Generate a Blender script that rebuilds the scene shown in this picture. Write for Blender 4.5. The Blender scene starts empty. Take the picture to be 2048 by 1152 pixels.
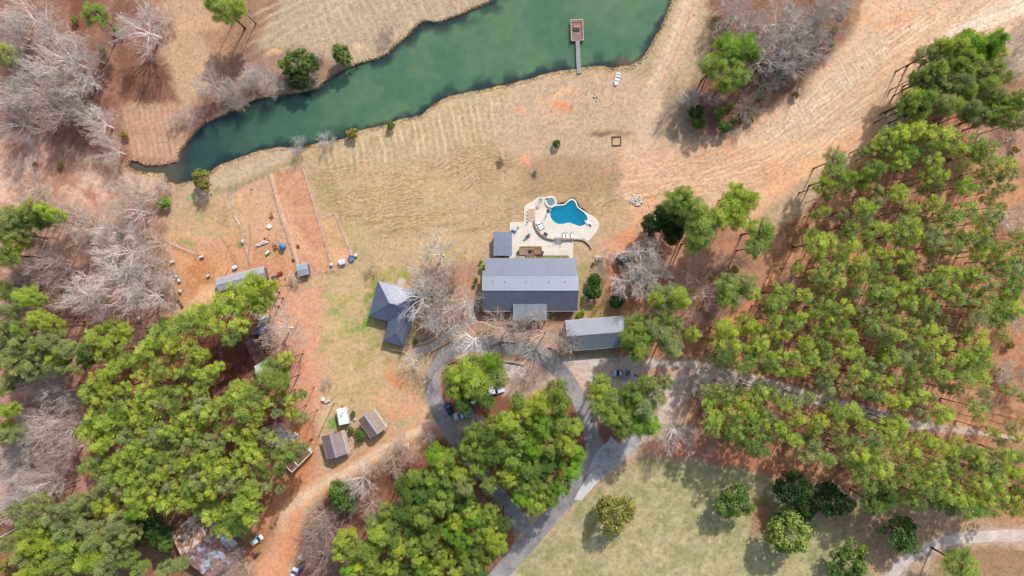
import bpy, math, random
import numpy as np
from mathutils import Vector, Matrix
from mathutils.geometry import tessellate_polygon

# ------------------------------------------------------------------ camera, sky, sun, exposure
scn = bpy.context.scene
COL = scn.collection
H = 205.0                     # height the picture was taken from, metres
S = 0.15                      # metres per photograph pixel on the ground
R = math.radians
cam = bpy.data.objects.new("camera", bpy.data.cameras.new("camera"))
COL.objects.link(cam)
cam.location = (0, 0, H)
cam.rotation_euler = (0, 0, 0)
cam.data.sensor_width = 36.0
cam.data.lens = 36.0 * H / (2048 * S)
cam.data.clip_end = 6000
cam.data.clip_start = 1
scn.camera = cam
SUN_EL, SUN_DX, SUN_DY = 41.5, 0.42, 0.907    # direction towards the sun on the ground
wd = bpy.data.worlds.new("World")
scn.world = wd
wd.use_nodes = True
wn = wd.node_tree
wn.nodes.clear()
sky = wn.nodes.new('ShaderNodeTexSky')
sky.sky_type = 'NISHITA'
sky.sun_disc = False
sky.sun_elevation = R(SUN_EL)
sky.sun_rotation = math.atan2(SUN_DX, SUN_DY)
sky.air_density = 1.3
sky.dust_density = 2.5
sky.ozone_density = 1.0
bg = wn.nodes.new('ShaderNodeBackground')
bg.inputs['Strength'].default_value = 0.15
wo = wn.nodes.new('ShaderNodeOutputWorld')
wn.links.new(sky.outputs[0], bg.inputs[0])
wn.links.new(bg.outputs[0], wo.inputs[0])
sl = bpy.data.lights.new("sun", 'SUN')
sl.energy = 3.5
sl.angle = R(0.6)
sl.color = (1.0, 0.965, 0.91)
so = bpy.data.objects.new("sun", sl)
COL.objects.link(so)
sv = Vector((SUN_DX * math.cos(R(SUN_EL)), SUN_DY * math.cos(R(SUN_EL)), math.sin(R(SUN_EL))))
so.rotation_euler = sv.to_track_quat('Z', 'Y').to_euler()
so.location = sv * 400
scn.view_settings.view_transform = 'Standard'
scn.view_settings.look = 'None'
scn.view_settings.gamma = 1.0
scn.view_settings.exposure = 0.84
scn.render.engine = 'CYCLES'
scn.cycles.max_bounces = 6
scn.cycles.diffuse_bounces = 3
scn.cycles.transparent_max_bounces = 12

K = 0.52                      # photographed sunlit value -> base colour

def s2l(c):
    c = c / 255.0
    return c / 12.92 if c <= 0.04045 else ((c + 0.055) / 1.055) ** 2.4

def C(r, g, b, k=None):
    k = K if k is None else k
    return (s2l(r) * k, s2l(g) * k, s2l(b) * k, 1.0)

def W(px, py, z=0.0):
    """photograph pixel -> world point at height z"""
    q = S * (H - z) / H
    return Vector(((px - 1024) * q, (576 - py) * q, z))

# ------------------------------------------------------------------ materials
def newmat(name):
    m = bpy.data.materials.new(name)
    m.use_nodes = True
    nt = m.node_tree
    b = nt.nodes['Principled BSDF']
    return m, nt, b

def texco(nt, scale=None, kind='Object'):
    t = nt.nodes.new('ShaderNodeTexCoord')
    return t.outputs[kind]

def noise(nt, co, scale, detail=4, rough=0.6, dist=0.0):
    n = nt.nodes.new('ShaderNodeTexNoise')
    n.inputs['Scale'].default_value = scale
    n.inputs['Detail'].default_value = detail
    n.inputs['Roughness'].default_value = rough
    n.inputs['Distortion'].default_value = dist
    nt.links.new(co, n.inputs['Vector'])
    return n.outputs['Fac']

def ramp(nt, fac, stops):
    r = nt.nodes.new('ShaderNodeValToRGB')
    nt.links.new(fac, r.inputs[0])
    el = r.color_ramp.elements
    while len(el) > 1:
        el.remove(el[-1])
    el[0].position = stops[0][0]
    el[0].color = stops[0][1]
    for p, c in stops[1:]:
        e = el.new(p)
        e.color = c
    return r.outputs[0]

def mixc(nt, a, b, fac, mode='MIX'):
    n = nt.nodes.new('ShaderNodeMix')
    n.data_type = 'RGBA'
    n.blend_type = mode
    n.clamp_factor = True
    for sock, val in ((0, fac), (6, a), (7, b)):
        if isinstance(val, (float, int)):
            n.inputs[sock].default_value = val
        elif isinstance(val, tuple):
            n.inputs[sock].default_value = val
        else:
            nt.links.new(val, n.inputs[sock])
    return n.outputs[2]

def bump(nt, b, h, strength=0.4, dist=0.05):
    n = nt.nodes.new('ShaderNodeBump')
    n.inputs['Strength'].default_value = strength
    n.inputs['Distance'].default_value = dist
    nt.links.new(h, n.inputs['Height'])
    nt.links.new(n.outputs[0], b.inputs['Normal'])

def g(v):
    return (v, v, v, 1.0)

MC = {}
def M(name, rgb, rough=0.7, metal=0.0, nz=1.5, amt=0.25, stretch=None, spec=0.4, dirt=None):
    """weathered plain surface: base colour modulated by two scales of noise"""
    if name in MC:
        return MC[name]
    m, nt, b = newmat(name)
    co = texco(nt)
    if stretch:
        mp = nt.nodes.new('ShaderNodeMapping')
        mp.inputs['Scale'].default_value = stretch
        nt.links.new(co, mp.inputs[0])
        co = mp.outputs[0]
    f1 = noise(nt, co, nz, 5, 0.65)
    f2 = noise(nt, co, nz * 7, 3, 0.6)
    c = mixc(nt, C(*rgb), ramp(nt, f1, [(0.3, g(1 - amt)), (0.7, g(1 + amt * 0.6))]), 1.0, 'MULTIPLY')
    c = mixc(nt, c, ramp(nt, f2, [(0.35, g(1 - amt * 0.6)), (0.65, g(1 + amt * 0.4))]), 1.0, 'MULTIPLY')
    if dirt:
        f3 = noise(nt, co, nz * 0.6, 6, 0.7)
        c = mixc(nt, c, C(*dirt), ramp(nt, f3, [(0.52, g(0)), (0.68, g(0.8))]))
    nt.links.new(c, b.inputs['Base Color'])
    b.inputs['Roughness'].default_value = rough
    b.inputs['Metallic'].default_value = metal
    b.inputs['Specular IOR Level'].default_value = spec
    bump(nt, b, f2, 0.25, 0.03)
    MC[name] = m
    return m

def ground_material():
    m, nt, b = newmat('ground_cover')
    at = nt.nodes.new('ShaderNodeAttribute')
    at.attribute_name = 'cover'
    co = texco(nt)
    f1 = noise(nt, co, 0.9, 6, 0.7)
    f2 = noise(nt, co, 4.6, 5, 0.8)
    f3 = noise(nt, co, 0.22, 5, 0.6, 0.4)
    c = mixc(nt, at.outputs['Color'], ramp(nt, f1, [(0.28, g(0.68)), (0.5, g(1.0)), (0.74, g(1.28))]), 1.0, 'MULTIPLY')
    c = mixc(nt, c, ramp(nt, f2, [(0.3, g(0.50)), (0.5, g(1.0)), (0.7, g(1.48))]), 1.0, 'MULTIPLY')
    c = mixc(nt, c, ramp(nt, f3, [(0.35, (0.90, 0.92, 0.93, 1)), (0.65, (1.08, 1.05, 1.03, 1))]), 1.0, 'MULTIPLY')
    # scattered darker stalks and litter flecks
    v = nt.nodes.new('ShaderNodeTexVoronoi')
    v.inputs['Scale'].default_value = 1.1
    nt.links.new(co, v.inputs['Vector'])
    c = mixc(nt, c, ramp(nt, v.outputs['Distance'], [(0.0, g(0.45)), (0.12, g(0.75)), (0.2, g(1.0))]), 0.55, 'MULTIPLY')
    nt.links.new(c, b.inputs['Base Color'])
    b.inputs['Roughness'].default_value = 0.95
    b.inputs['Specular IOR Level'].default_value = 0.1
    bump(nt, b, f2, 0.7, 0.12)
    return m

def leaf_material():
    m, nt, b = newmat('foliage')
    oi = nt.nodes.new('ShaderNodeObjectInfo')
    at = nt.nodes.new('ShaderNodeAttribute')
    at.attribute_name = 'tint'
    c = mixc(nt, oi.outputs['Color'], ramp(nt, at.outputs['Fac'], [(0.0, (0.50, 0.56, 0.58, 1)), (0.5, g(1.0)), (1.0, (1.7, 1.5, 1.15, 1))]), 1.0, 'MULTIPLY')
    nt.links.new(c, b.inputs['Base Color'])
    b.inputs['Roughness'].default_value = 0.6
    b.inputs['Specular IOR Level'].default_value = 0.25
    tr = nt.nodes.new('ShaderNodeBsdfTranslucent')
    nt.links.new(mixc(nt, c, (1.15, 1.1, 0.75, 1), 1.0, 'MULTIPLY'), tr.inputs[0])
    mx = nt.nodes.new('ShaderNodeMixShader')
    mx.inputs[0].default_value = 0.3
    nt.links.new(b.outputs[0], mx.inputs[1])
    nt.links.new(tr.outputs[0], mx.inputs[2])
    nt.links.new(mx.outputs[0], nt.nodes['Material Output'].inputs['Surface'])
    return m

def bark_material(name, tint_obj=True, base=(120, 100, 88)):
    m, nt, b = newmat(name)
    co = texco(nt)
    f = noise(nt, co, 2.0, 4, 0.7)
    if tint_obj:
        oi = nt.nodes.new('ShaderNodeObjectInfo')
        st = nt.nodes.new('ShaderNodeAttribute'); st.attribute_name = 'stout'
        src = mixc(nt, mixc(nt, oi.outputs['Color'], (0.78, 0.72, 0.70, 1), 1.0, 'MULTIPLY'), oi.outputs['Color'], st.outputs['Fac'])
    else:
        src = C(*base)
    c = mixc(nt, src, ramp(nt, f, [(0.3, g(0.7)), (0.7, g(1.2))]), 1.0, 'MULTIPLY')
    nt.links.new(c, b.inputs['Base Color'])
    b.inputs['Roughness'].default_value = 0.9
    b.inputs['Specular IOR Level'].default_value = 0.1
    return m

def metal_roof(name, rgb, rough=0.45, metal=0.25, amt=0.12):
    m, nt, b = newmat(name)
    co = texco(nt)
    f = noise(nt, co, 0.25, 6, 0.65)
    mp = nt.nodes.new('ShaderNodeMapping')
    mp.inputs['Scale'].default_value = (2.2, 0.15, 1)
    nt.links.new(co, mp.inputs[0])
    f2 = noise(nt, mp.outputs[0], 1.2, 4, 0.6)
    c = mixc(nt, C(*rgb), ramp(nt, f, [(0.3, g(1 - amt)), (0.7, g(1 + amt))]), 1.0, 'MULTIPLY')
    c = mixc(nt, c, ramp(nt, f2, [(0.35, g(1 - amt)), (0.65, g(1 + amt * 0.8))]), 1.0, 'MULTIPLY')
    nt.links.new(c, b.inputs['Base Color'])
    b.inputs['Roughness'].default_value = rough
    b.inputs['Metallic'].default_value = metal
    return m

def rust_roof(name, base, rust, bare, t1=0.5, t2=0.58, sc=0.35):
    m, nt, b = newmat(name)
    co = texco(nt)
    f1 = noise(nt, co, sc, 6, 0.7, 0.6)
    f2 = noise(nt, co, sc * 1.9, 6, 0.7, 0.3)
    f3 = noise(nt, co, sc * 9, 3, 0.7)
    c = mixc(nt, C(*base), C(*rust), ramp(nt, f1, [(t1 - 0.04, g(0)), (t1 + 0.04, g(1))]))
    c = mixc(nt, c, C(*bare), ramp(nt, f2, [(t2 - 0.02, g(0)), (t2 + 0.03, g(1))]))
    c = mixc(nt, c, ramp(nt, f3, [(0.3, g(0.72)), (0.7, g(1.2))]), 1.0, 'MULTIPLY')
    nt.links.new(c, b.inputs['Base Color'])
    b.inputs['Roughness'].default_value = 0.7
    b.inputs['Metallic'].default_value = 0.1
    return m

# ------------------------------------------------------------------ object helpers
class MB:
    """collects shapes into one mesh"""
    def __init__(s, T=None):
        s.v = []; s.f = []; s.T = T or Matrix.Identity(4)
    def add(s, vs, fs):
        n = len(s.v)
        s.v += [tuple(s.T @ Vector(p)) for p in vs]
        s.f += [tuple(i + n for i in f) for f in fs]
        return s
    def box(s, c, d, rz=0.0, rx=0.0, ry=0.0, taper=1.0):
        m = Matrix.Translation(Vector(c)) @ Matrix.Rotation(rz, 4, 'Z') @ Matrix.Rotation(ry, 4, 'Y') @ Matrix.Rotation(rx, 4, 'X')
        x, y, z = d[0] / 2, d[1] / 2, d[2] / 2
        vs = []
        for zz in (-z, z):
            k = 1.0 if zz < 0 else taper
            for a, b_ in ((-x, -y), (x, -y), (x, y), (-x, y)):
                vs.append(m @ Vector((a * k, b_ * k, zz)))
        return s.add(vs, [(3, 2, 1, 0), (4, 5, 6, 7), (0, 1, 5, 4), (1, 2, 6, 5), (2, 3, 7, 6), (3, 0, 4, 7)])
    def tube(s, p0, p1, r0, r1=None, n=8, cap=True):
        r1 = r0 if r1 is None else r1
        p0 = Vector(p0); p1 = Vector(p1)
        q = (p1 - p0).to_track_quat('Z', 'Y')
        vs = []
        for p, r in ((p0, r0), (p1, r1)):
            for i in range(n):
                a = 2 * math.pi * i / n
                vs.append(p + q @ Vector((math.cos(a) * r, math.sin(a) * r, 0)))
        fs = [(i, (i + 1) % n, n + (i + 1) % n, n + i) for i in range(n)]
        if cap:
            fs += [tuple(range(n - 1, -1, -1)), tuple(range(n, 2 * n))]
        return s.add(vs, fs)
    def path(s, pts, r, n=6):
        for a, b_ in zip(pts[:-1], pts[1:]):
            s.tube(a, b_, r, r, n)
        return s
    def prism(s, poly, z0, z1):
        n = len(poly)
        ar = sum(poly[i][0] * poly[(i + 1) % n][1] - poly[(i + 1) % n][0] * poly[i][1] for i in range(n))
        if ar < 0:
            poly = poly[::-1]
        vs = [(p[0], p[1], z0) for p in poly] + [(p[0], p[1], z1) for p in poly]
        fs = [(i, (i + 1) % n, n + (i + 1) % n, n + i) for i in range(n)]
        tr = tessellate_polygon([[Vector((p[0], p[1], 0)) for p in poly]])
        for t in tr:
            a, b_, c = [Vector((poly[i][0], poly[i][1], 0)) for i in t]
            if (b_ - a).cross(c - a).z < 0:
                t = (t[0], t[2], t[1])
            fs.append(tuple(i + n for i in t)); fs.append((t[2], t[1], t[0]))
        return s.add(vs, fs)
    def lathe(s, c, prof, n=20):
        vs = []; fs = []
        for (r, z) in prof:
            for i in range(n):
                a = 2 * math.pi * i / n
                vs.append((c[0] + r * math.cos(a), c[1] + r * math.sin(a), c[2] + z))
        for k in range(len(prof) - 1):
            for i in range(n):
                j = (i + 1) % n
                fs.append((k * n + i, k * n + j, (k + 1) * n + j, (k + 1) * n + i))
        fs.append(tuple(range(n - 1, -1, -1)))
        fs.append(tuple((len(prof) - 1) * n + i for i in range(n)))
        return s.add(vs, fs)
    def slab(s, q, t=0.08, rib=0.0, rw=0.1, rh=0.06):
        """sloping roof slab from four corners (low a, low b, high b, high a); ribs run up the slope"""
        a, b_, c, d = [Vector(p) for p in q]
        n = (b_ - a).cross(d - a).normalized()
        if n.z < 0:
            n = -n
        top = [a, b_, c, d]; bot = [p - n * t for p in top]
        s.add(bot + top, [(3, 2, 1, 0), (4, 5, 6, 7), (0, 1, 5, 4), (1, 2, 6, 5), (2, 3, 7, 6), (3, 0, 4, 7)])
        if rib > 0:
            L = (b_ - a).length
            k = max(1, int(round(L / rib)))
            w = rw / 2 / L
            for i in range(k + 1):
                f = i / k
                f0, f1 = max(0, f - w), min(1, f + w)
                p = [a.lerp(b_, f0), a.lerp(b_, f1), d.lerp(c, f1), d.lerp(c, f0)]
                s.add([x + n * 0.001 for x in p] + [x + n * rh for x in p], [(4, 5, 6, 7), (0, 1, 5, 4), (1, 2, 6, 5), (2, 3, 7, 6), (3, 0, 4, 7)])
        return s

def thing(name, label, cat, loc=(0, 0, 0), rz=0.0, group=None):
    o = bpy.data.objects.new(name, None)
    o.empty_display_size = 0.5
    COL.objects.link(o)
    o.location = loc
    o.rotation_euler = (0, 0, rz)
    o['label'] = label; o['category'] = cat
    if group: o['group'] = group
    return o

def tag(o, label, cat, group=None):
    o['label'] = label; o['category'] = cat
    if group: o['group'] = group
    return o

def build(name, mb, mat, parent=None, smooth=False, world=False, origin=None):
    """one mesh object; world=True: vertices are world points and the parent (rotation 0) only has a location"""
    vs = mb.v
    off = Vector((0, 0, 0))
    if parent is not None and world:
        off = parent.location
    if parent is None:
        if origin is None:
            xs = [p[0] for p in vs]; ys = [p[1] for p in vs]; zs = [p[2] for p in vs]
            off = Vector(((min(xs) + max(xs)) / 2, (min(ys) + max(ys)) / 2, min(zs)))
        else:
            off = Vector(origin)
    me = bpy.data.meshes.new(name)
    me.from_pydata([(p[0] - off.x, p[1] - off.y, p[2] - off.z) for p in vs], [], mb.f)
    me.materials.append(mat)
    if smooth:
        me.polygons.foreach_set('use_smooth', [True] * len(me.polygons))
    me.update()
    o = bpy.data.objects.new(name, me)
    COL.objects.link(o)
    if parent is not None:
        o.parent = parent
    else:
        o.location = off
    return o

def copy_tree(o, parent=None):
    c = o.copy()
    COL.objects.link(c)
    if parent is not None:
        c.parent = parent
    for ch in list(o.children):
        copy_tree(ch, c)
    return c

def npmesh(name, V, F, mat, attrs=None, smooth=False):
    """mesh from numpy arrays; F is (n,3) or (n,4); attrs: name -> per-vertex float or rgba"""
    me = bpy.data.meshes.new(name)
    nv, nf, k = len(V), len(F), F.shape[1]
    me.vertices.add(nv)
    me.vertices.foreach_set('co', V.astype(np.float32).ravel())
    me.loops.add(nf * k)
    me.loops.foreach_set('vertex_index', F.astype(np.int32).ravel())
    me.polygons.add(nf)
    me.polygons.foreach_set('loop_start', np.arange(0, nf * k, k, dtype=np.int32))
    me.polygons.foreach_set('loop_total', np.full(nf, k, dtype=np.int32))
    if smooth:
        me.polygons.foreach_set('use_smooth', np.ones(nf, dtype=bool))
    for an, a in (attrs or {}).items():
        if a.ndim == 1:
            at = me.attributes.new(an, 'FLOAT', 'POINT')
            at.data.foreach_set('value', a.astype(np.float32))
        else:
            at = me.attributes.new(an, 'FLOAT_COLOR', 'POINT')
            at.data.foreach_set('color', a.astype(np.float32).ravel())
    me.materials.append(mat)
    me.update(calc_edges=True)
    me.validate()
    return me

def struct(name, me_or_mb, mat=None):
    if isinstance(me_or_mb, MB):
        o = build(name, me_or_mb, mat, origin=(0, 0, 0))
    else:
        o = bpy.data.objects.new(name, me_or_mb)
        COL.objects.link(o)
    o['kind'] = 'structure'
    return o

# ------------------------------------------------------------------ noise and masks on the ground grid
def _hash(ix, iy, seed):
    h = (ix.astype(np.int64) * 374761393 + iy.astype(np.int64) * 668265263 + seed * 974634777) & 0x7fffffff
    h = ((h ^ (h >> 13)) * 1274126177) & 0x7fffffff
    return ((h ^ (h >> 16)) & 0xffff) / 65535.0

def vn(x, y, sc, seed=0):
    x = x / sc; y = y / sc
    ix = np.floor(x); iy = np.floor(y)
    fx = x - ix; fy = y - iy
    fx = fx * fx * (3 - 2 * fx); fy = fy * fy * (3 - 2 * fy)
    a = _hash(ix, iy, seed); b = _hash(ix + 1, iy, seed)
    c = _hash(ix, iy + 1, seed); d = _hash(ix + 1, iy + 1, seed)
    return (a * (1 - fx) + b * fx) * (1 - fy) + (c * (1 - fx) + d * fx) * fy

def fbm(x, y, sc, seed=0, o=4):
    r = 0; w = 1; t = 0
    for i in range(o):
        r = r + w * vn(x, y, sc / 2 ** i, seed + i * 7); t += w; w *= 0.55
    return r / t

def sstep(a, b, x):
    t = np.clip((x - a) / (b - a), 0, 1)
    return t * t * (3 - 2 * t)

def seg_dist(x, y, pts, closed):
    d = np.full(x.shape, 1e9)
    n = len(pts)
    for i in range(n if closed else n - 1):
        ax, ay = pts[i][:2]; bx, by = pts[(i + 1) % n][:2]
        dx, dy = bx - ax, by - ay
        L = dx * dx + dy * dy + 1e-9
        t = np.clip(((x - ax) * dx + (y - ay) * dy) / L, 0, 1)
        d = np.minimum(d, (x - ax - t * dx) ** 2 + (y - ay - t * dy) ** 2)
    return np.sqrt(d)

def inside(x, y, pts):
    r = np.zeros(x.shape, bool)
    n = len(pts)
    for i in range(n):
        ax, ay = pts[i]; bx, by = pts[(i + 1) % n]
        if ay == by: continue
        c = ((ay > y) != (by > y)) & (x < (bx - ax) * (y - ay) / (by - ay) + ax)
        r ^= c
    return r

def sdist(x, y, pts):
    d = seg_dist(x, y, pts, True)
    return np.where(inside(x, y, pts), d, -d)

def smooth_line(pts, step=6.0, closed=False):
    """Catmull-Rom through the points; extra components (width) are carried along"""
    P = [np.array(p, float) for p in pts]
    n = len(P); out = []
    rng = range(n) if closed else range(n - 1)
    for i in rng:
        p1, p2 = P[i], P[(i + 1) % n]
        p0 = P[(i - 1) % n] if (closed or i > 0) else 2 * p1 - p2
        p3 = P[(i + 2) % n] if (closed or i < n - 2) else 2 * p2 - p1
        k = max(2, int(np.hypot(*(p2 - p1)[:2]) / step))
        for j in range(k):
            t = j / k
            out.append(0.5 * ((2 * p1) + (-p0 + p2) * t + (2 * p0 - 5 * p1 + 4 * p2 - p3) * t * t + (-p0 + 3 * p1 - 3 * p2 + p3) * t ** 3))
    if not closed:
        out.append(P[-1])
    return [tuple(p) for p in out]
# ================================================================== THE SETTING: ground, pond, drives
POND = [(255,334),(262,320),(275,322),(290,330),(330,328),(353,322),(362,298),(385,270),(410,245),(450,228),(490,207),(515,196),
        (560,188),(600,184),(640,172),(650,160),(668,148),(690,135),(720,125),(745,118),(775,107),(790,90),(815,70),(845,42),(880,42),
        (920,28),(950,14),(985,0),(1020,-60),(1370,-60),(1345,0),(1330,40),(1310,78),(1290,112),(1265,131),(1225,136),(1190,132),
        (1150,139),(1100,146),(1060,158),(1024,168),(990,175),(950,183),(900,193),(870,208),(845,230),(800,240),(760,253),(720,262),
        (690,278),(640,285),(600,297),(560,295),(520,301),(480,315),(440,330),(425,340),(413,350),(398,358),(380,362),(355,370),
        (335,364),(325,347),(300,346),(270,341)]
POOL = [(970+x/7.68, 380+y/7.68) for x, y in [(1080,250),(1150,240),(1230,226),(1285,175),(1340,155),(1385,190),(1420,270),(1500,330),
        (1560,395),(1575,450),(1545,505),(1500,548),(1440,555),(1370,530),(1290,505),(1210,520),(1130,525),(1060,490),(1012,430),(998,370),(1012,300)]]
POOL = [p for p in smooth_line(POOL, 2.0, True)]
POOLW = [tuple(W(px, py)[:2]) for px, py in POOL]

def axis(half, fine, step, far):
    a = list(np.arange(-fine, fine + 1e-6, step))
    d = step; x = fine; ext = []
    while x < far:
        d *= 1.16; x += d; ext.append(x)
    return np.array([-e for e in ext[::-1]] + a + ext)
ax = axis(0, 168.0, 0.42, 2500.0)
ay = axis(0, 99.96, 0.42, 2500.0)
gx, gy = np.meshgrid(ax, ay)
NX, NY = len(ax), len(ay)
X = gx.ravel(); Y = gy.ravel()
PX = X / S + 1024; PY = 576 - Y / S
wa = (fbm(PX, PY, 60, 3) - 0.5) * 2
wb = (fbm(PX, PY, 60, 11) - 0.5) * 2
wc = (fbm(PX, PY, 14, 23, 3) - 0.5) * 2
wd_ = (fbm(PX, PY, 14, 31, 3) - 0.5) * 2
n1 = fbm(PX + wc * 10, PY + wd_ * 10, 90, 41, 6); n3 = fbm(PX, PY, 10, 53, 3); n2 = 0.62 * fbm(PX + wc * 12, PY + wd_ * 12, 30, 47, 5) + 0.38 * n3; n4 = fbm(PX, PY, 200, 59)
col = np.tile(np.array(C(200,172,138)[:3]), (len(X), 1))
Z = np.zeros(len(X))

def cc(rgb):
    return np.array(C(*rgb)[:3])
def gc(rgb):
    c = cc(rgb); m = c.mean()
    return (m + (c - m) * 0.92) * np.array((1.0, 0.99, 0.97))
def paint(idx, m, rgb, k=1.0):
    m = (m * k)[:, None]
    col[idx] = col[idx] * (1 - m) + gc(rgb) * m
def bbox(pts, pad):
    xs = [p[0] for p in pts]; ys = [p[1] for p in pts]
    return np.nonzero((PX > min(xs) - pad) & (PX < max(xs) + pad) & (PY > min(ys) - pad) & (PY < max(ys) + pad))[0]
def poly(pts, rgb, f=10, warp=14, k=1.0, mod=None):
    i = bbox(pts, f + warp + 6)
    sd = sdist(PX[i] + wa[i] * warp + wc[i] * warp * 0.5, PY[i] + wb[i] * warp + wd_[i] * warp * 0.5, pts)
    m = sstep(-f, f, sd)
    if mod is not None:
        m = m * mod[i]
    paint(i, m, rgb, k)
    return i, m
def line(pts, w, rgb, f=3, warp=2, k=1.0, mod=None):
    i = bbox(pts, w + f + warp + 4)
    d = seg_dist(PX[i] + wc[i] * warp, PY[i] + wd_[i] * warp, pts, False)
    m = 1 - sstep(w / 2 - f / 2, w / 2 + f / 2, d)
    if mod is not None:
        m = m * mod[i]
    paint(i, m, rgb, k)
def blob(x, y, rx, ry, rgb, k=1.0, ang=0, soft=0.6, warp=6, mod=None):
    r = max(rx, ry) * 1.5 + warp
    i = np.nonzero((abs(PX - x) < r) & (abs(PY - y) < r))[0]
    c, s = math.cos(R(ang)), math.sin(R(ang))
    dx = PX[i] - x + wc[i] * warp; dy = PY[i] - y + wd_[i] * warp
    u = (dx * c + dy * s) / rx; v = (-dx * s + dy * c) / ry
    m = 1 - sstep(1 - soft, 1 + soft * 0.5, np.sqrt(u * u + v * v))
    if mod is not None: m = m * mod[i]
    paint(i, m, rgb, k)
def rows(pts, ang, period, rgb, k=0.6, f=14, duty=0.5, wob=2.5, length=None, seed=5):
    """mown straw rows: thin lines along direction ang (photo degrees, x right, y down)"""
    i = bbox(pts, f + 10)
    sd = sdist(PX[i] + wa[i] * 10, PY[i] + wb[i] * 10, pts)
    m = sstep(-f, f, sd)
    c, s = math.cos(R(ang)), math.sin(R(ang))
    v = -PX[i] * s + PY[i] * c + wa[i] * wob * 2.4 + wc[i] * wob * 0.5
    u = PX[i] * c + PY[i] * s
    w = 0.5 + 0.5 * np.cos(2 * np.pi * v / period)
    br = sstep(0.35, 0.6, fbm(u, v * 4, length or 40, seed, 2))
    m = m * sstep(duty, duty + 0.35, w) * (0.3 + 0.7 * br)
    paint(i, m, rgb, k)
t_lo = sstep(0.36, 0.62, n2); t_hi = sstep(0.44, 0.68, n2); t_f = sstep(0.42, 0.66, n3); t_b = sstep(0.38, 0.64, n1)

allp = [(-900,-900),(2900,-900),(2900,2000),(-900,2000)]
# general variation of the dry field
paint(np.arange(len(X)), t_b * 0.5, (186,156,118)); paint(np.arange(len(X)), t_hi * 0.35, (216,190,158))
# upper left wood floor
poly([(-900,-900),(530,-900),(520,60),(470,190),(400,260),(345,322),(250,330),(150,290),(-900,230)], (150,104,84), 14)
poly([(-900,-900),(480,-900),(470,60),(300,180),(280,320),(150,290),(-900,230)], (186,136,112), 14, mod=t_lo)
poly([(-900,-900),(260,-900),(260,120),(235,260),(130,280),(-900,230)], (126,92,78), 18, mod=t_hi, k=0.9)
poly([(225,10),(300,0),(345,60),(300,210),(250,220)], (140,92,72), 16, k=0.7)
poly([(325,-10),(410,-10),(460,80),(440,170),(370,230),(330,130)], (206,166,130), 14)
poly([(120,-20),(190,-20),(190,60),(150,60)], (140,78,62), 10, k=0.8)
poly([(400,60),(540,40),(520,150),(440,190)], (176,128,98), 14, k=0.7)
poly([(240,210),(300,200),(380,215),(400,255),(350,322),(260,318)], (196,150,120), 8)
# pale washed ground on the left
poly([(-900,250),(60,275),(140,310),(250,335),(330,370),(330,410),(120,425),(-900,420)], (226,186,162), 16)
poly([(-900,250),(60,275),(140,310),(250,335),(330,370),(330,410),(120,425),(-900,420)], (196,140,116), 16, mod=t_hi)
poly([(100,290),(160,300),(170,340),(110,350)], (130,92,78), 14, k=0.7)
# left wood floor and lower left
poly([(-900,415),(110,420),(330,395),(335,480),(300,560),(350,600),(360,640),(250,700),(-900,640)], (176,132,108), 12)
poly([(-900,415),(110,420),(330,395),(335,480),(300,560),(350,600),(360,640),(250,700),(-900,640)], (206,158,134), 12, mod=t_lo)
poly([(80,560),(150,570),(180,640),(60,640)], (128,80,62), 14, k=0.8)
poly([(-900,640),(250,680),(210,880),(200,1000),(120,1020),(-900,1100)], (176,126,102), 12)
poly([(-900,640),(250,680),(210,880),(200,1000),(120,1020),(-900,1100)], (204,150,134), 12, mod=t_lo, k=0.9)
poly([(-900,1080),(100,1000),(400,1010),(420,1200),(-900,2000)], (150,108,78), 14)
# left plantation floor
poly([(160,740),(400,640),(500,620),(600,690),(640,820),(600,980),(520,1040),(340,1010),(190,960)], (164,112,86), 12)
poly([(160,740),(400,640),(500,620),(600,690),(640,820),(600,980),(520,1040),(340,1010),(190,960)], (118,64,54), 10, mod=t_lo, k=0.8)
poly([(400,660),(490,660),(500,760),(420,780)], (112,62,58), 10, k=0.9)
# north field
poly([(500,-900),(1000,-900),(985,0),(880,40),(790,90),(690,130),(560,120),(470,90)], (190,166,138), 10)
poly([(470,-200),(545,-200),(550,30),(500,110),(470,100)], (160,112,84), 10, k=0.8)
rows([(540,-60),(800,-60),(660,40),(560,130),(480,150),(500,60)], -27, 17, (214,192,158), 0.75)
rows([(640,-80),(1000,-80),(960,0),(880,40),(780,95),(690,125),(600,90)], 66, 17, (210,186,152), 0.75)
poly([(470,90),(580,95),(660,110),(690,130),(640,170),(500,195),(420,215),(380,250)], (152,116,98), 8, k=0.7)
blob(548,103,20,8,(226,180,134),0.9,-10); blob(717,92,14,7,(228,190,150),0.9,20)
rows([(245,215),(300,205),(385,225),(400,262),(352,318),(262,316)], 78, 11, (222,182,152), 0.6, f=18)
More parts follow.
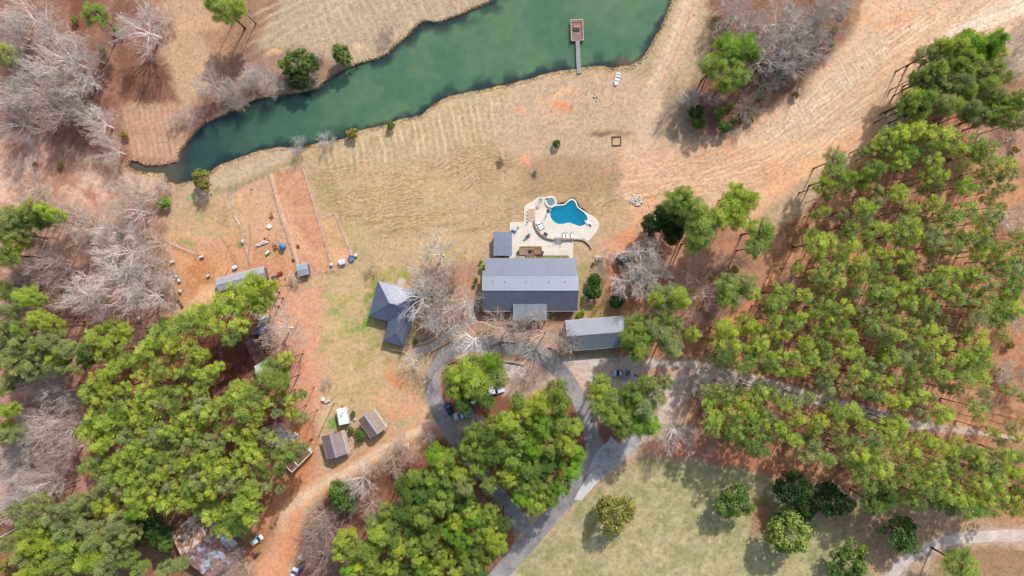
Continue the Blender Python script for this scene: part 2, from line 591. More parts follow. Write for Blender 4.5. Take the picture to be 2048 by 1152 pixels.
# main lawn below the pond
lawn = [(600,300),(700,285),(860,225),(1000,180),(1150,145),(1240,140),(1260,260),(1200,330),(1230,480),(1150,640),(960,640),(960,480),(900,560),(830,560),(700,520),(620,340)]
poly(lawn, (202,172,132), 12)
poly(lawn, (186,160,112), 12, mod=t_hi, k=0.7)
poly([(600,335),(950,330),(990,470),(880,520),(700,500),(640,420)], (206,176,130), 18, k=0.8)
poly([(610,345),(660,345),(720,480),(760,560),(700,540)], (180,160,106), 14, k=0.55)
rows([(600,330),(1250,250),(1240,430),(1000,470),(700,480)], -9, 6.5, (168,134,90), 0.8, wob=7, length=90)
rows([(700,420),(980,420),(980,470),(740,470)], -8, 21, (150,128,84), 0.45, wob=3, length=90, seed=9)
rows([(625,300),(720,268),(850,232),(880,205),(1040,170),(1060,250),(840,320),(640,345)], 80, 13.5, (226,200,162), 0.85, duty=0.45)
rows([(625,300),(720,268),(850,232),(880,205),(1040,170),(1060,250),(840,320),(640,345)], 80, 40, (160,148,100), 0.25, duty=0.4)
line([(640,290),(700,282),(760,260),(850,238),(880,210),(1000,182),(1150,146),(1240,143)], 16, (206,182,132), 12, 6, 0.7)
poly([(1030,160),(1270,140),(1330,260),(1250,330),(1050,330),(960,260)], (208,176,146), 20, k=0.8)
poly([(1030,330),(1100,300),(1240,320),(1230,390),(1140,385),(1040,390)], (180,146,108), 16, k=0.8)
for b in [(1105,195,40,10,(240,184,128),-25),(1125,215,26,12,(240,150,90),10),(1052,320,16,14,(246,158,110),0),(1140,180,26,12,(232,180,140),0),
          (1280,300,50,9,(248,196,150),-22),(1270,315,30,6,(250,205,165),-15),(1345,318,30,9,(250,208,170),-38),(1210,340,20,10,(240,170,110),0),
          (1290,335,16,10,(246,188,140),20),(1100,228,40,10,(224,180,150),0),(1036,222,14,6,(230,150,110),0),(1300,360,12,26,(240,170,110),10),
          (1275,375,12,20,(234,160,110),0),(1312,365,22,16,(250,200,140),0),(1440,378,46,8,(252,196,140),-12),(1400,362,60,8,(248,184,120),-14),(1350,400,50,10,(242,168,112),-8),(1620,300,50,12,(248,186,132),-40),(1500,372,60,12,(246,180,124),-14),
          (1300,215,40,16,(216,176,150),-30),(1238,270,60,6,(198,170,112),12)]:
    blob(b[0], b[1], b[2], b[3], b[4], 0.95, b[5], 0.8, 11, mod=0.35 + 0.65 * t_f)
blob(1200,268,26,7,(128,98,84),0.8,0); blob(1245,267,30,6,(150,120,104),0.6,6)
# tractor track up the right side of the pond
line([(1395,-60),(1375,30),(1345,110),(1315,170),(1290,250),(1300,290)], 40, (222,190,158), 16, 6, 0.8)
line([(1385,-60),(1363,30),(1333,110),(1300,170)], 4, (234,206,176), 3, 2, 0.8)
line([(1402,-60),(1380,30),(1350,110),(1322,170)], 4, (218,160,112), 3, 2, 0.7)
line([(1373,-60),(1340,30),(1312,90),(1290,140),(1200,142),(1150,150)], 14, (190,164,120), 10, 5, 0.5)
# thicket floor top right
poly([(1420,-200),(1720,-200),(1700,60),(1640,130),(1570,200),(1480,260),(1400,270),(1370,200),(1420,130)], (150,108,84), 12)
poly([(1500,100),(1620,60),(1590,180),(1480,250),(1440,200)], (112,80,64), 12, mod=t_lo, k=0.8)
poly([(1690,-200),(1760,-200),(1740,20),(1700,50)], (170,120,86), 10, k=0.8)
poly([(1320,180),(1400,190),(1400,280),(1340,280)], (168,140,118), 14, k=0.7)
# sloping clay field on the right
clay = [(1240,300),(1420,290),(1560,210),(1720,60),(1760,-200),(2900,-500),(2900,-40),(2048,60),(1900,100),(1800,230),(1740,310),(1640,330),(1560,380),(1500,440),(1330,470),(1260,430)]
poly(clay, (228,188,152), 10)
poly(clay, (236,172,124), 10, mod=t_hi, k=0.7)
poly([(1240,290),(1420,280),(1560,340),(1620,350),(1500,450),(1290,480),(1240,420)], (222,172,134), 14, mod=t_lo, k=0.8)
poly([(1560,225),(1680,120),(1760,70),(1800,180),(1640,280),(1540,300),(1500,280)], (214,180,146), 16, k=0.8)
rows([(1500,290),(1660,150),(1780,60),(2100,-60),(2100,30),(1850,110),(1720,270),(1560,340)], -36, 9, (244,218,188), 0.7, wob=3.5, length=110, duty=0.45)
rows([(1500,290),(1660,150),(1780,60),(2100,-60),(2100,30),(1850,110),(1720,270),(1560,340)], -38, 23, (206,150,112), 0.4, wob=4, length=160, seed=21)
rows([(1560,225),(1680,120),(1760,70),(1780,110),(1640,230),(1560,300),(1500,290)], 62, 8, (240,218,188), 0.85, wob=2, length=30)
rows([(1260,330),(1560,280),(1640,320),(1500,380),(1290,420)], -14, 10, (246,206,160), 0.6, wob=5)
rows([(1260,330),(1560,280),(1640,320),(1500,380),(1290,420)], -20, 7, (190,130,90), 0.4, wob=6, seed=15)
line([(1900,75),(1960,45),(2048,10),(2200,-60)], 34, (246,226,204), 20, 6, 0.85)
line([(1480,285),(1560,300),(1640,285)], 26, (250,200,150), 18, 8, 0.5)
for q in ([(1500,430),(1560,370),(1640,325),(1720,260)],):
    line(q, 30, (244,186,138), 18, 8, 0.7)
base_ = [(1250,395),(1340,372),(1440,350),(1540,322),(1630,262),(1720,180),(1810,110),(1920,55),(2048,12),(2200,-40)]
bs_ = smooth_line(base_, 25)
for off_, wdt_, rgb_, kk_ in ((-62,2.6,(252,222,190),.75),(-54,2.2,(186,136,100),.55),(-40,2.6,(250,220,186),.8),(-33,2.0,(190,138,100),.6),(-18,2.8,(252,212,170),.8),(-10,2.2,(196,140,98),.6),(4,3.2,(252,206,158),.85),(11,2.2,(190,130,88),.6),(24,3,(250,204,156),.8),(32,2.2,(188,128,86),.6)):
    q_ = []
    for k_ in range(len(bs_)):
        a_ = bs_[max(0,k_-1)]; b_ = bs_[min(len(bs_)-1,k_+1)]; l_ = math.hypot(b_[0]-a_[0], b_[1]-a_[1])
        o_ = off_ * (0.55 + 0.45 * math.sin(0.25 * k_ + off_ * 0.05))
        q_.append((bs_[k_][0] - (b_[1]-a_[1])/l_*o_, bs_[k_][1] + (b_[0]-a_[0])/l_*o_))
    line(q_, wdt_, rgb_, 2.4, 2.5, kk_, mod=0.35 + 0.65 * t_hi)
# woods east: rusty needle floor
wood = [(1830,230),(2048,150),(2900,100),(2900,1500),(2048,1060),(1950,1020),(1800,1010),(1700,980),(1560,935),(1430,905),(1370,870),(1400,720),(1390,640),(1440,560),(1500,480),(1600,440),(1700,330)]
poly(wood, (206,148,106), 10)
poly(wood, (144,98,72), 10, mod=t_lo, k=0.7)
poly(wood, (222,160,118), 10, mod=sstep(0.52, 0.66, n3) * sstep(0.45, 0.6, n1), k=0.7)
poly([(1960,190),(2200,150),(2200,330),(1990,330),(1930,280)], (196,150,126), 16, k=0.75)
poly([(1990,560),(2200,560),(2200,800),(2010,800),(1980,680)], (176,124,88), 16, mod=0.4 + 0.6 * t_hi, k=0.8)
poly([(1880,460),(1960,455),(1960,510),(1880,520)], (216,160,120), 10, k=0.5)
poly([(1400,440),(1560,470),(1540,560),(1440,640),(1380,650),(1300,620),(1220,640),(1180,560),(1240,470)], (196,140,108), 12)
poly([(1400,440),(1560,470),(1540,560),(1440,640),(1380,650)], (166,120,92), 12, mod=t_lo, k=0.6)
line([(1810,205),(1780,235),(1740,290),(1712,325)], 16, (250,204,160), 8, 3, 0.9)
line([(1790,215),(1760,255),(1722,310)], 2.5, (176,110,76), 2, 1.5, 0.8)
line([(1712,325),(1690,370),(1640,440),(1590,500),(1540,560)], 12, (226,162,112), 6, 4, 0.85)
line([(1540,560),(1500,610),(1450,650),(1400,690)], 18, (230,150,102), 12, 6, 0.7)
# clay between the house and the wood
for b in [(1255,478,16,34,(250,160,100),20),(1215,500,26,16,(236,176,140),0),(1222,560,9,40,(240,140,80),15),(1215,600,10,20,(246,190,150),20),(1235,500,40,40,(222,160,120),0),
          (1280,640,60,20,(206,130,90),0),(1262,600,26,20,(214,140,98),0),(1290,430,40,30,(232,176,136),0),(1230,440,20,40,(206,168,120),20),
          (1390,520,40,30,(206,160,128),10),(1345,640,60,20,(196,126,90),0)]:
    blob(b[0], b[1], b[2], b[3], b[4], 0.75, b[5], 0.8, 8)
poly([(1150,530),(1200,520),(1215,600),(1200,650),(1140,640)], (176,160,98), 10, k=0.7)
poly([(1170,600),(1240,600),(1250,635),(1180,640)], (190,152,92), 10, k=0.7)
# yard west of the main house
poly([(640,540),(760,520),(830,560),(900,500),(960,500),(965,640),(900,700),(860,760),(860,850),(700,840),(640,760),(600,600)], (208,176,130), 14)
poly([(640,540),(760,520),(830,560),(900,500),(960,500),(965,640),(900,700),(860,760),(860,850),(700,840),(640,760),(600,600)], (176,160,92), 14, mod=t_hi, k=0.7)
poly([(830,540),(960,520),(960,650),(900,680),(850,700),(820,640)], (180,138,116), 12, k=0.85)
poly([(900,560),(960,540),(960,620),(920,640)], (204,142,108), 12, k=0.6, mod=t_lo)
poly([(540,575),(650,570),(650,760),(640,850),(600,840),(560,720),(530,640)], (226,164,132), 12, k=0.85)
poly([(640,630),(700,640),(700,830),(640,830)], (214,180,132), 14, k=0.6)
for b in [(740,600,16,46,(128,150,44),15),(770,555,30,14,(140,160,60),0),(810,545,30,12,(136,160,50),0),(706,661,10,6,(96,170,30),0),(700,655,30,24,(160,170,90),20),
          (655,590,30,12,(170,170,100),0),(680,625,20,10,(150,170,80),10),(750,690,16,10,(150,160,80),0),(663,840,9,14,(110,170,50),0),(672,850,30,14,(110,170,60),0),
          (690,600,30,18,(180,170,100),0),(740,660,22,24,(150,166,80),0),(650,690,12,30,(160,170,90),20),(760,580,12,30,(136,160,60),20),(735,640,10,20,(110,160,40),10)]:
    blob(b[0], b[1], b[2], b[3], b[4], 0.95, b[5], 0.9, 9, mod=0.35 + 0.65 * t_f)
for b in [(795,760,46,12,(240,150,106),40),(815,800,40,22,(244,172,134),20),(770,800,46,22,(236,170,130),30),(620,760,20,60,(236,160,124),-8),(640,830,16,36,(240,190,160),0),
          (835,815,26,16,(246,184,150),0),(790,752,6,26,(244,130,80),-14),(600,600,46,20,(226,170,140),0),(790,830,50,14,(232,160,116),-24)]:
    blob(b[0], b[1], b[2], b[3], b[4], 0.7, b[5], 0.8, 10, mod=0.4 + 0.6 * t_f)
# around huts
poly([(640,860),(700,850),(780,850),(800,870),(700,930),(600,970),(600,900)], (214,170,128), 12, k=0.7)
poly([(575,860),(620,850),(640,900),(620,960),(560,1020),(560,1080),(500,1140),(470,1160),(500,1070),(560,940)], (216,142,94), 14, k=0.9)
# paddocks
PAD = [(330,470),(395,420),(480,378),(540,343),(607,333),(637,437),(672,424),(708,515),(668,541),(600,560),(540,580),(430,590),(370,620),(335,560)]
poly(PAD, (216,166,128), 7, 5)
poly([(345,420),(400,390),(470,390),(498,450),(500,500),(420,480),(360,470),(335,450)], (206,172,126), 12, k=0.7)
poly([(470,372),(540,345),(570,440),(560,470),(490,450)], (216,170,130), 8, 4, k=0.8)
poly([(543,345),(607,336),(640,440),(668,536),(630,545),(604,552),(590,500),(560,420)], (216,160,122), 4, 4)
poly([(543,345),(607,336),(640,440),(668,536),(604,552)], (200,142,100), 8, mod=sstep(0.44,0.62,n2), k=0.5)
poly([(560,390),(575,400),(612,490),(660,520),(640,540),(600,520)], (244,190,152), 8, mod=t_lo, k=0.55)
poly([(640,437),(670,427),(703,512),(670,535)], (214,172,122), 4, 3, k=0.9)
poly([(660,500),(700,495),(705,515),(670,540)], (238,178,136), 6, 3, k=0.8)
poly([(335,480),(420,500),(460,460),(510,500),(600,520),(600,555),(430,590),(370,620),(330,560)], (220,162,116), 14, k=0.85)
poly([(360,520),(420,510),(425,560),(380,590)], (196,130,72), 12, mod=t_lo, k=0.7)
poly([(395,570),(432,560),(425,590),(380,605)], (238,196,150), 8, k=0.7)
poly([(500,480),(545,470),(600,540),(560,560),(510,530)], (206,148,108), 10, k=0.7)
for b in [(403,528-60,60,5,(200,180,130),0),(372,487,26,7,(150,170,84),18),(386,395,14,5,(120,180,70),0),(400,435,14,12,(160,170,110),40),(480,490,10,10,(120,130,70),0),
          (457,408,8,10,(240,200,160),0),(480,395,8,8,(238,190,130),0),(374,466,5,5,(236,196,150),0),(434,437,4,4,(240,210,150),0),(490,455,4,8,(236,180,110),0),
          (519,398,16,12,(216,178,130),0),(447,430,12,30,(190,150,116),10),(538,510,12,20,(206,170,110),0)]:
    blob(b[0], b[1], b[2], b[3], b[4], 0.7, b[5], 0.8, 4)
line([(430,385),(470,372),(540,340),(600,318)], 10, (160,158,104), 8, 3, 0.6)
line([(400,375),(520,330),(590,300)], 20, (208,184,156), 16, 5, 0.7)
for q in ([(498,450),(500,480),(497,520),(503,540)],[(457,490),(470,515),(478,540)],[(330,482),(360,500),(400,512)],[(466,480),(455,500),(452,520)],[(440,470),(455,495),(470,530)]):
    line(q, 2.5, (150,124,100), 2, 2, 0.7)
line([(543,350),(566,430),(582,470),(600,545)], 4, (250,206,170), 3, 1.5, 0.7)
line([(537,352),(560,432),(575,472),(592,545)], 2, (150,100,66), 2, 1.5, 0.5)
# island inside the drive, gravel patches
poly([(885,720),(960,705),(1060,715),(1110,745),(1150,800),(1170,880),(1140,960),(1040,1030),(1000,960),(900,850),(880,790)], (150,96,76), 8)
poly([(1010,715),(1060,720),(1120,730),(1140,760),(1100,770),(1060,790),(1010,790),(1000,750)], (206,176,156), 10)
poly([(1015,725),(1045,728),(1050,755),(1018,755)], (232,222,214), 6, k=0.7)
poly([(1035,705),(1070,712),(1070,725),(1035,718)], (170,116,60), 6, k=0.7)
poly([(905,830),(960,830),(960,860),(920,870)], (212,196,180), 8, k=0.8)
poly([(1140,740),(1160,760),(1175,800),(1160,800)], (226,146,96), 6, k=0.8)
poly([(1105,640),(1130,650),(1133,702),(1125,715),(1040,690),(1050,650)], (200,156,132), 8, k=0.8)
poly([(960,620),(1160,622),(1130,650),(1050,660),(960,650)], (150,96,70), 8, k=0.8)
poly([(860,700),(960,640),(1060,655),(1050,700),(900,700),(870,740)], (190,146,124), 8, k=0.8)
poly([(1190,640),(1250,640),(1400,650),(1400,720),(1240,715)], (190,120,84), 10, k=0.8)
# gravel around the carport and turnoff
GR = [(1118,716),(1240,712),(1300,716),(1390,722),(1450,735),(1520,755),(1600,778),(1700,806),(1800,832),(1900,852),(1950,860),(1950,872),(1890,866),(1790,848),(1690,826),(1590,800),(1500,778),(1430,766),(1380,790),(1330,840),(1290,885),(1235,890),(1230,860),(1200,860),(1180,800),(1150,760)]
poly(GR, (222,204,190), 5, 5)
poly(GR, (206,158,130), 6, mod=t_hi, k=0.7)
poly([(1270,718),(1360,730),(1350,770),(1280,765)], (220,150,106), 8, mod=t_lo, k=0.6)
poly([(1150,765),(1180,760),(1220,790),(1190,840)], (230,170,140), 8, k=0.5)
poly([(1275,900),(1340,870),(1390,880),(1560,930),(1620,960),(1540,960),(1400,925),(1290,925)], (206,130,92), 8, k=0.85)
poly([(1190,840),(1240,850),(1250,890),(1225,905),(1195,880)], (140,92,78), 6, k=0.9)
# lawn bottom right
GL = [(1000,1160),(1040,1120),(1110,1065),(1180,985),(1235,940),(1290,915),(1400,925),(1560,955),(1680,980),(1760,1030),(1820,1080),(1770,1160),(1700,1500),(900,1500)]
poly(GL, (184,172,122), 8, 8)
poly(GL, (192,174,128), 8, mod=t_b, k=0.5)
poly(GL, (146,152,84), 8, mod=t_hi, k=0.6)
poly(GL, (214,196,156), 8, mod=sstep(0.55, 0.7, n3), k=0.5)
poly(GL, (132,140,76), 8, mod=sstep(0.45, 0.3, n3), k=0.5)
line([(1180,985),(1235,940),(1300,915),(1400,925)], 14, (196,160,128), 10, 4, 0.6)
poly([(1540,960),(1680,985),(1760,1030),(1800,1090),(1700,1080),(1600,1010)], (170,130,96), 16, k=0.55)
poly([(1500,980),(1540,1000),(1560,1080),(1500,1070)], (160,100,70), 10, k=0.6)
poly([(1740,1010),(1950,1030),(2900,1040),(2900,1100),(1900,1075),(1820,1110),(1780,1152),(1700,1140)], (188,146,112), 12, k=0.8)
poly([(1870,1110),(1900,1090),(2900,1080),(2900,1500),(1800,1500)], (168,130,92), 10, k=0.9)
# south wood floor
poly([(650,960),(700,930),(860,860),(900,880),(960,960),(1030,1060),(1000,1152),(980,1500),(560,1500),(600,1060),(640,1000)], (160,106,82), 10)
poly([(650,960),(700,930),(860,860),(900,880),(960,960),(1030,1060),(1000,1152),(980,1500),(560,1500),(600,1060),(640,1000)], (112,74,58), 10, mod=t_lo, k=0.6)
poly([(800,870),(870,855),(890,880),(740,950),(660,985)], (206,160,120), 8, k=0.7)
poly([(1005,900),(1030,1000),(1060,1070),(1040,1050),(980,960)], (150,96,70), 8, k=0.7)
# dirt track to the lower left
TRK = [(880,838,24),(840,858,22),(790,886,23),(740,916,24),(690,944,25),(640,972,27),(600,1004,30),(572,1040,34),(552,1090,44),(535,1140,54),(510,1200,60)]
ts = smooth_line(TRK, 10)
for a, b, k_ in ((1.35, (226,164,118), 0.8), (0.85, (232,190,154), 0.9), (0.5, (240,208,178), 0.6)):
    i = bbox([(p[0], p[1]) for p in ts], 60)
    best = np.full(len(i), 1e9); ww = np.full(len(i), 30.0)
    for p, q in zip(ts[:-1], ts[1:]):
        d = seg_dist(PX[i] + wc[i] * 4, PY[i] + wd_[i] * 4, [p, q], False)
        mm = d < best
        best[mm] = d[mm]; ww[mm] = p[2] * a
    paint(i, 1 - sstep(ww / 2 - 4, ww / 2 + 5, best), b, k_)
poly([(590,1010),(560,1060),(520,1110),(470,1200),(560,1200),(600,1090),(615,1040)], (226,152,100), 12, k=0.75)
for dx in (-7, 0, 7):
    line([(p[0] + dx * 0.45, p[1] + dx) for p in TRK], 1.8, (206,158,118), 2, 1.5, 0.35)
poly([(500,1060),(560,1040),(560,1070),(520,1120),(490,1130)], (160,112,66), 12, k=0.7)
# drive surroundings and lower right track (painted under the track meshes)
line([(1760,1190),(1800,1132),(1840,1104),(1900,1082),(1970,1072),(2048,1070),(2300,1070)], 34, (196,170,150), 14, 5, 0.8)
# disturbed mown rings around the pool
for r_, c_ in ((14, (150,116,80)), (20, (198,160,118)), (27, (156,124,88)), (36, (196,158,116))):
    q = [(1048,400),(1070,392),(1095,386),(1125,392),(1140,398),(1160,408),(1180,425),(1200,440)]
    line([(x + r_ * 0.2, y - r_ * 0.55) for x, y in q], 2.5, c_, 3, 2, 0.45)

# pond basin
i = bbox(POND, 30)
sd = sdist(PX[i] + wc[i] * 3.0, PY[i] + wd_[i] * 3.0, POND)
Z[i] = -2.2 * sstep(-1.5, 9.0, sd)
paint(i, sstep(-7, 1, sd) * (0.35 + 0.4 * t_f[i]), (168,134,98))
paint(i, sstep(-1.5, 1.5, sd), (104,86,62), 0.75)
# pool excavation
i = bbox(POOL, 8)
m = sdist(PX[i], PY[i], POOL) > -3
Z[i[m]] = -2.6
i = np.nonzero((PX - 1101.5) ** 2 + (PY - 404.5) ** 2 < 8.5 ** 2)[0]
Z[i] = -1.6

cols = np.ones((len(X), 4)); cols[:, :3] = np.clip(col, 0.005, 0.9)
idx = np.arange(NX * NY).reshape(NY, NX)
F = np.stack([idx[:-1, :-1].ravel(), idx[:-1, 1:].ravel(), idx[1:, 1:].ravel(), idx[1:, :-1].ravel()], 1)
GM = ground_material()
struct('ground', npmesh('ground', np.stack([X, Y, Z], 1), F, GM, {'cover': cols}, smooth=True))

# ---- pond water
wx = np.arange(-130, 62, 0.6); wy = np.arange(20, 100, 0.6)
qx, qy = np.meshgrid(wx, wy)
fx, fy = qx.ravel(), qy.ravel()
ppx = fx / S + 1024; ppy = 576 - fy / S
wsd = sdist(ppx, ppy, POND)
wn2 = fbm(ppx, ppy, 60, 77); wn3 = fbm(ppx, ppy, 25, 79)
def mixn(a, b, m):
    return a * (1 - m[:, None]) + b * m[:, None]
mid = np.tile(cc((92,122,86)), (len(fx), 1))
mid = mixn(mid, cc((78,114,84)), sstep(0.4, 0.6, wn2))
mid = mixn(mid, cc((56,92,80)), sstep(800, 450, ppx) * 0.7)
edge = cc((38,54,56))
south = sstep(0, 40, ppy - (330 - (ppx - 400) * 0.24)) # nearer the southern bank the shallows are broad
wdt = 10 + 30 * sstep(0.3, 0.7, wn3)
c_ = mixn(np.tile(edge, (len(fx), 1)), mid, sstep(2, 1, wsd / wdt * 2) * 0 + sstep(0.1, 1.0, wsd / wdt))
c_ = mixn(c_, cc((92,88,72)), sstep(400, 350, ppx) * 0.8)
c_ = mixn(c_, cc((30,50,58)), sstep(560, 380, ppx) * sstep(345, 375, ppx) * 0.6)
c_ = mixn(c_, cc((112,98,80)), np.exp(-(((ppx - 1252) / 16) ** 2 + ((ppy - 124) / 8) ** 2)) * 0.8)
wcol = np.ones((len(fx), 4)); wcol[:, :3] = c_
nxw, nyw = len(wx), len(wy)
wi = np.arange(nxw * nyw).reshape(nyw, nxw)
WF = np.stack([wi[:-1, :-1].ravel(), wi[:-1, 1:].ravel(), wi[1:, 1:].ravel(), wi[1:, :-1].ravel()], 1)
keep = wsd[WF].max(1) > -8
WF = WF[keep]
used = np.unique(WF); rm = np.full(len(fx), -1); rm[used] = np.arange(len(used))
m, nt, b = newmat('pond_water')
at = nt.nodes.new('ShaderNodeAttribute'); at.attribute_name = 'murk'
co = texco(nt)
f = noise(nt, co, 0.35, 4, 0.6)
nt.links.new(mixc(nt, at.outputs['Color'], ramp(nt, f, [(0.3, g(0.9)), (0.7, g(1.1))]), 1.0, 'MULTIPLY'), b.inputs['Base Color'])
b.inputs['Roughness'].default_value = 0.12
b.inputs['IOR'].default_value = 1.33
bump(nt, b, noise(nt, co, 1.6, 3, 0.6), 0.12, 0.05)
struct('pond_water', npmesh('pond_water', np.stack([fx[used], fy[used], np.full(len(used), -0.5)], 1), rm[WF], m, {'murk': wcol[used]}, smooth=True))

# ---- drives
def ribbon(mb, pts, z, jitter=0.0, seed=1, step=3.0):
    rnd = random.Random(seed)
    P = smooth_line(pts, step)
    L, Rr = [], []
    for k, p in enumerate(P):
        a = P[max(0, k - 1)]; b_ = P[min(len(P) - 1, k + 1)]
        dx, dy = b_[0] - a[0], b_[1] - a[1]; l = math.hypot(dx, dy)
        nx, ny = -dy / l, dx / l
        w = p[2] / 2
        L.append(W(p[0] + nx * (w + rnd.uniform(-jitter, jitter)), p[1] + ny * (w + rnd.uniform(-jitter, jitter))))
        Rr.append(W(p[0] - nx * (w + rnd.uniform(-jitter, jitter)), p[1] - ny * (w + rnd.uniform(-jitter, jitter))))
    vs = [(p.x, p.y, z) for p in L] + [(p.x, p.y, z) for p in Rr]
    n = len(P)
    mb.add(vs, [(k, k + 1, n + k + 1, n + k) for k in range(n - 1)])

m, nt, b = newmat('asphalt')
co = texco(nt)
f1 = noise(nt, co, 0.12, 5, 0.65, 0.5); f2 = noise(nt, co, 0.9, 5, 0.7); f3 = noise(nt, co, 6, 3, 0.7)
c = mixc(nt, C(138,132,132), C(176,168,164), ramp(nt, f1, [(0.4, g(0)), (0.62, g(1))]))
c = mixc(nt, c, ramp(nt, f2, [(0.3, g(0.8)), (0.7, g(1.12))]), 1.0, 'MULTIPLY')
c = mixc(nt, c, ramp(nt, f3, [(0.3, g(0.85)), (0.7, g(1.12))]), 1.0, 'MULTIPLY')
v = nt.nodes.new('ShaderNodeTexVoronoi'); v.feature = 'DISTANCE_TO_EDGE'; v.inputs['Scale'].default_value = 0.22
nt.links.new(co, v.inputs['Vector'])
c = mixc(nt, c, g(0.06), ramp(nt, v.outputs['Distance'], [(0.0, g(0.65)), (0.018, g(0.0))]))
nt.links.new(c, b.inputs['Base Color']); b.inputs['Roughness'].default_value = 0.9
ASPH = m
mb = MB()
ribbon(mb, [(1186,905,30),(1184,870,26),(1172,830,27),(1153,790,30),(1132,757,32),(1108,730,34),(1075,706,36),(1030,695,32),(985,690,30),(940,690,29),(905,699,28),(880,722,28),(866,752,27),(867,788,29),(880,826,32),(897,858,27),(925,896,24),(960,940,24),(1000,990,25),(1028,1025,30),(1048,1062,36)], 0.010, 0.5, 3)
ribbon(mb, [(1190,880,24),(1184,912,32),(1168,950,34),(1140,990,34),(1110,1025,33),(1080,1058,34),(1050,1092,36),(1018,1128,34),(985,1165,32),(950,1210,32)], 0.014, 0.5, 4)
struct('driveway', mb, ASPH)
mb = MB()
mb.prism([W(*p)[:2] for p in [(1196,900),(1214,884),(1222,872),(1236,886),(1250,884),(1262,868),(1272,866),(1284,880),(1270,900),(1240,928),(1216,950),(1200,962),(1186,958),(1180,930)]], 0.0, 0.02)
struct('rough_asphalt_apron', mb, M('worn_asphalt', (186,182,184), 0.9, nz=0.5, amt=0.45))
mb = MB()
mb.prism([W(*p)[:2] for p in [(1148,1001),(1155,985),(1170,962),(1181,946),(1199,953),(1200,960),(1186,975),(1172,990),(1163,1001),(1152,999)]], 0.0, 0.026)
struct('concrete_patch', mb, M('pale_concrete', (214,210,206), 0.85, nz=0.6, amt=0.1))
mb = MB()
ribbon(mb, [(1760,1190,26),(1795,1138,22),(1835,1105,20),(1895,1082,20),(1970,1073,22),(2048,1071,24),(2300,1072,26)], 0.008, 0.8, 8)
struct('gravel_track', mb, M('track_gravel', (218,198,184), 0.95, nz=0.35, amt=0.3))
mb = MB()
ribbon(mb, [(1395,735,20),(1450,745,17),(1520,765,14),(1600,788,12),(1700,815,11),(1800,840,10),(1900,858,10),(1960,866,9),(2060,880,8)], 0.009, 0.9, 12)
struct('woodland_gravel_road', mb, M('road_gravel', (214,190,168), 0.95, nz=0.35, amt=0.35))
mb = MB()
ribbon(mb, [(1310,1250,8)], 0, 0) if False else None
# flagstone path winding up to the front door
mb = MB()
ribbon(mb, [(828,700,12),(850,699,13),(872,690,13),(890,675,14),(912,658,14),(932,649,14),(942,640,14),(944,620,13),(940,600,11)], 0.012, 0.6, 22)
struct('front_path', mb, M('path_stone', (190,176,166), 0.9, nz=0.8, amt=0.3))
mb = MB()
mb.prism([W(*p)[:2] for p in [(994,654),(1049,657),(1048,682),(993,679)]], 0.0, 0.03)
struct('parking_pad', mb, M('pad_gravel', (206,176,156), 0.95, nz=0.8, amt=0.3))
# ================================================================== TREES AND PLANTS
LEAF = leaf_material()
BARK = bark_material('bark')
np.random.seed(7)

def leaf_mesh(name, clumps, nleaf, size, rs, flat=0.75, up=0.35, aspect=0.55, tintr=0.3, dens_shell=0.5, radial=False):
    """clumps: (x,y,z,r). Leaf-sized quads spread through each clump's volume."""
    Vs, Ts = [], []
    for (cx, cy, cz, cr) in clumps:
        n = max(8, int(nleaf * (cr / rs) ** 2))
        d = np.random.normal(size=(n, 3)); d /= np.linalg.norm(d, axis=1)[:, None]
        rad = cr * np.random.uniform(dens_shell, 1.0, n) ** 0.6
        rad *= 1 + 0.15 * np.random.normal(size=n)
        p = d * rad[:, None]; p[:, 2] *= flat
        p += np.array([cx, cy, cz])
        nr = d * 0.8 + np.random.normal(size=(n, 3)) * 0.55 + np.array([0, 0, up])
        nr /= np.linalg.norm(nr, axis=1)[:, None]
        a = np.cross(nr, np.random.normal(size=(n, 3))); a /= np.linalg.norm(a, axis=1)[:, None]
        if radial:
            a = d + np.random.normal(size=(n, 3)) * 0.45; a /= np.linalg.norm(a, axis=1)[:, None]
            nr = np.cross(a, np.random.normal(size=(n, 3))); nr[:, 2] += np.sign(nr[:, 2]) * 0.4; nr /= np.linalg.norm(nr, axis=1)[:, None]
            a = a - nr * (a * nr).sum(1)[:, None]
        b = np.cross(nr, a)
        s = size * np.random.uniform(0.6, 1.35, n)[:, None]
        q = np.stack([p - a * s, p - b * s * aspect, p + a * s, p + b * s * aspect], 1)
        Vs.append(q.reshape(-1, 3))
        t = 0.5 + np.random.normal() * 0.20 + np.random.normal(size=n) * tintr * 0.5
        Ts.append(np.repeat(t, 4))
    V = np.concatenate(Vs); T = np.clip(np.concatenate(Ts), 0, 1)
    F = np.arange(len(V)).reshape(-1, 4)
    return npmesh(name, V, F, LEAF, {'tint': T})

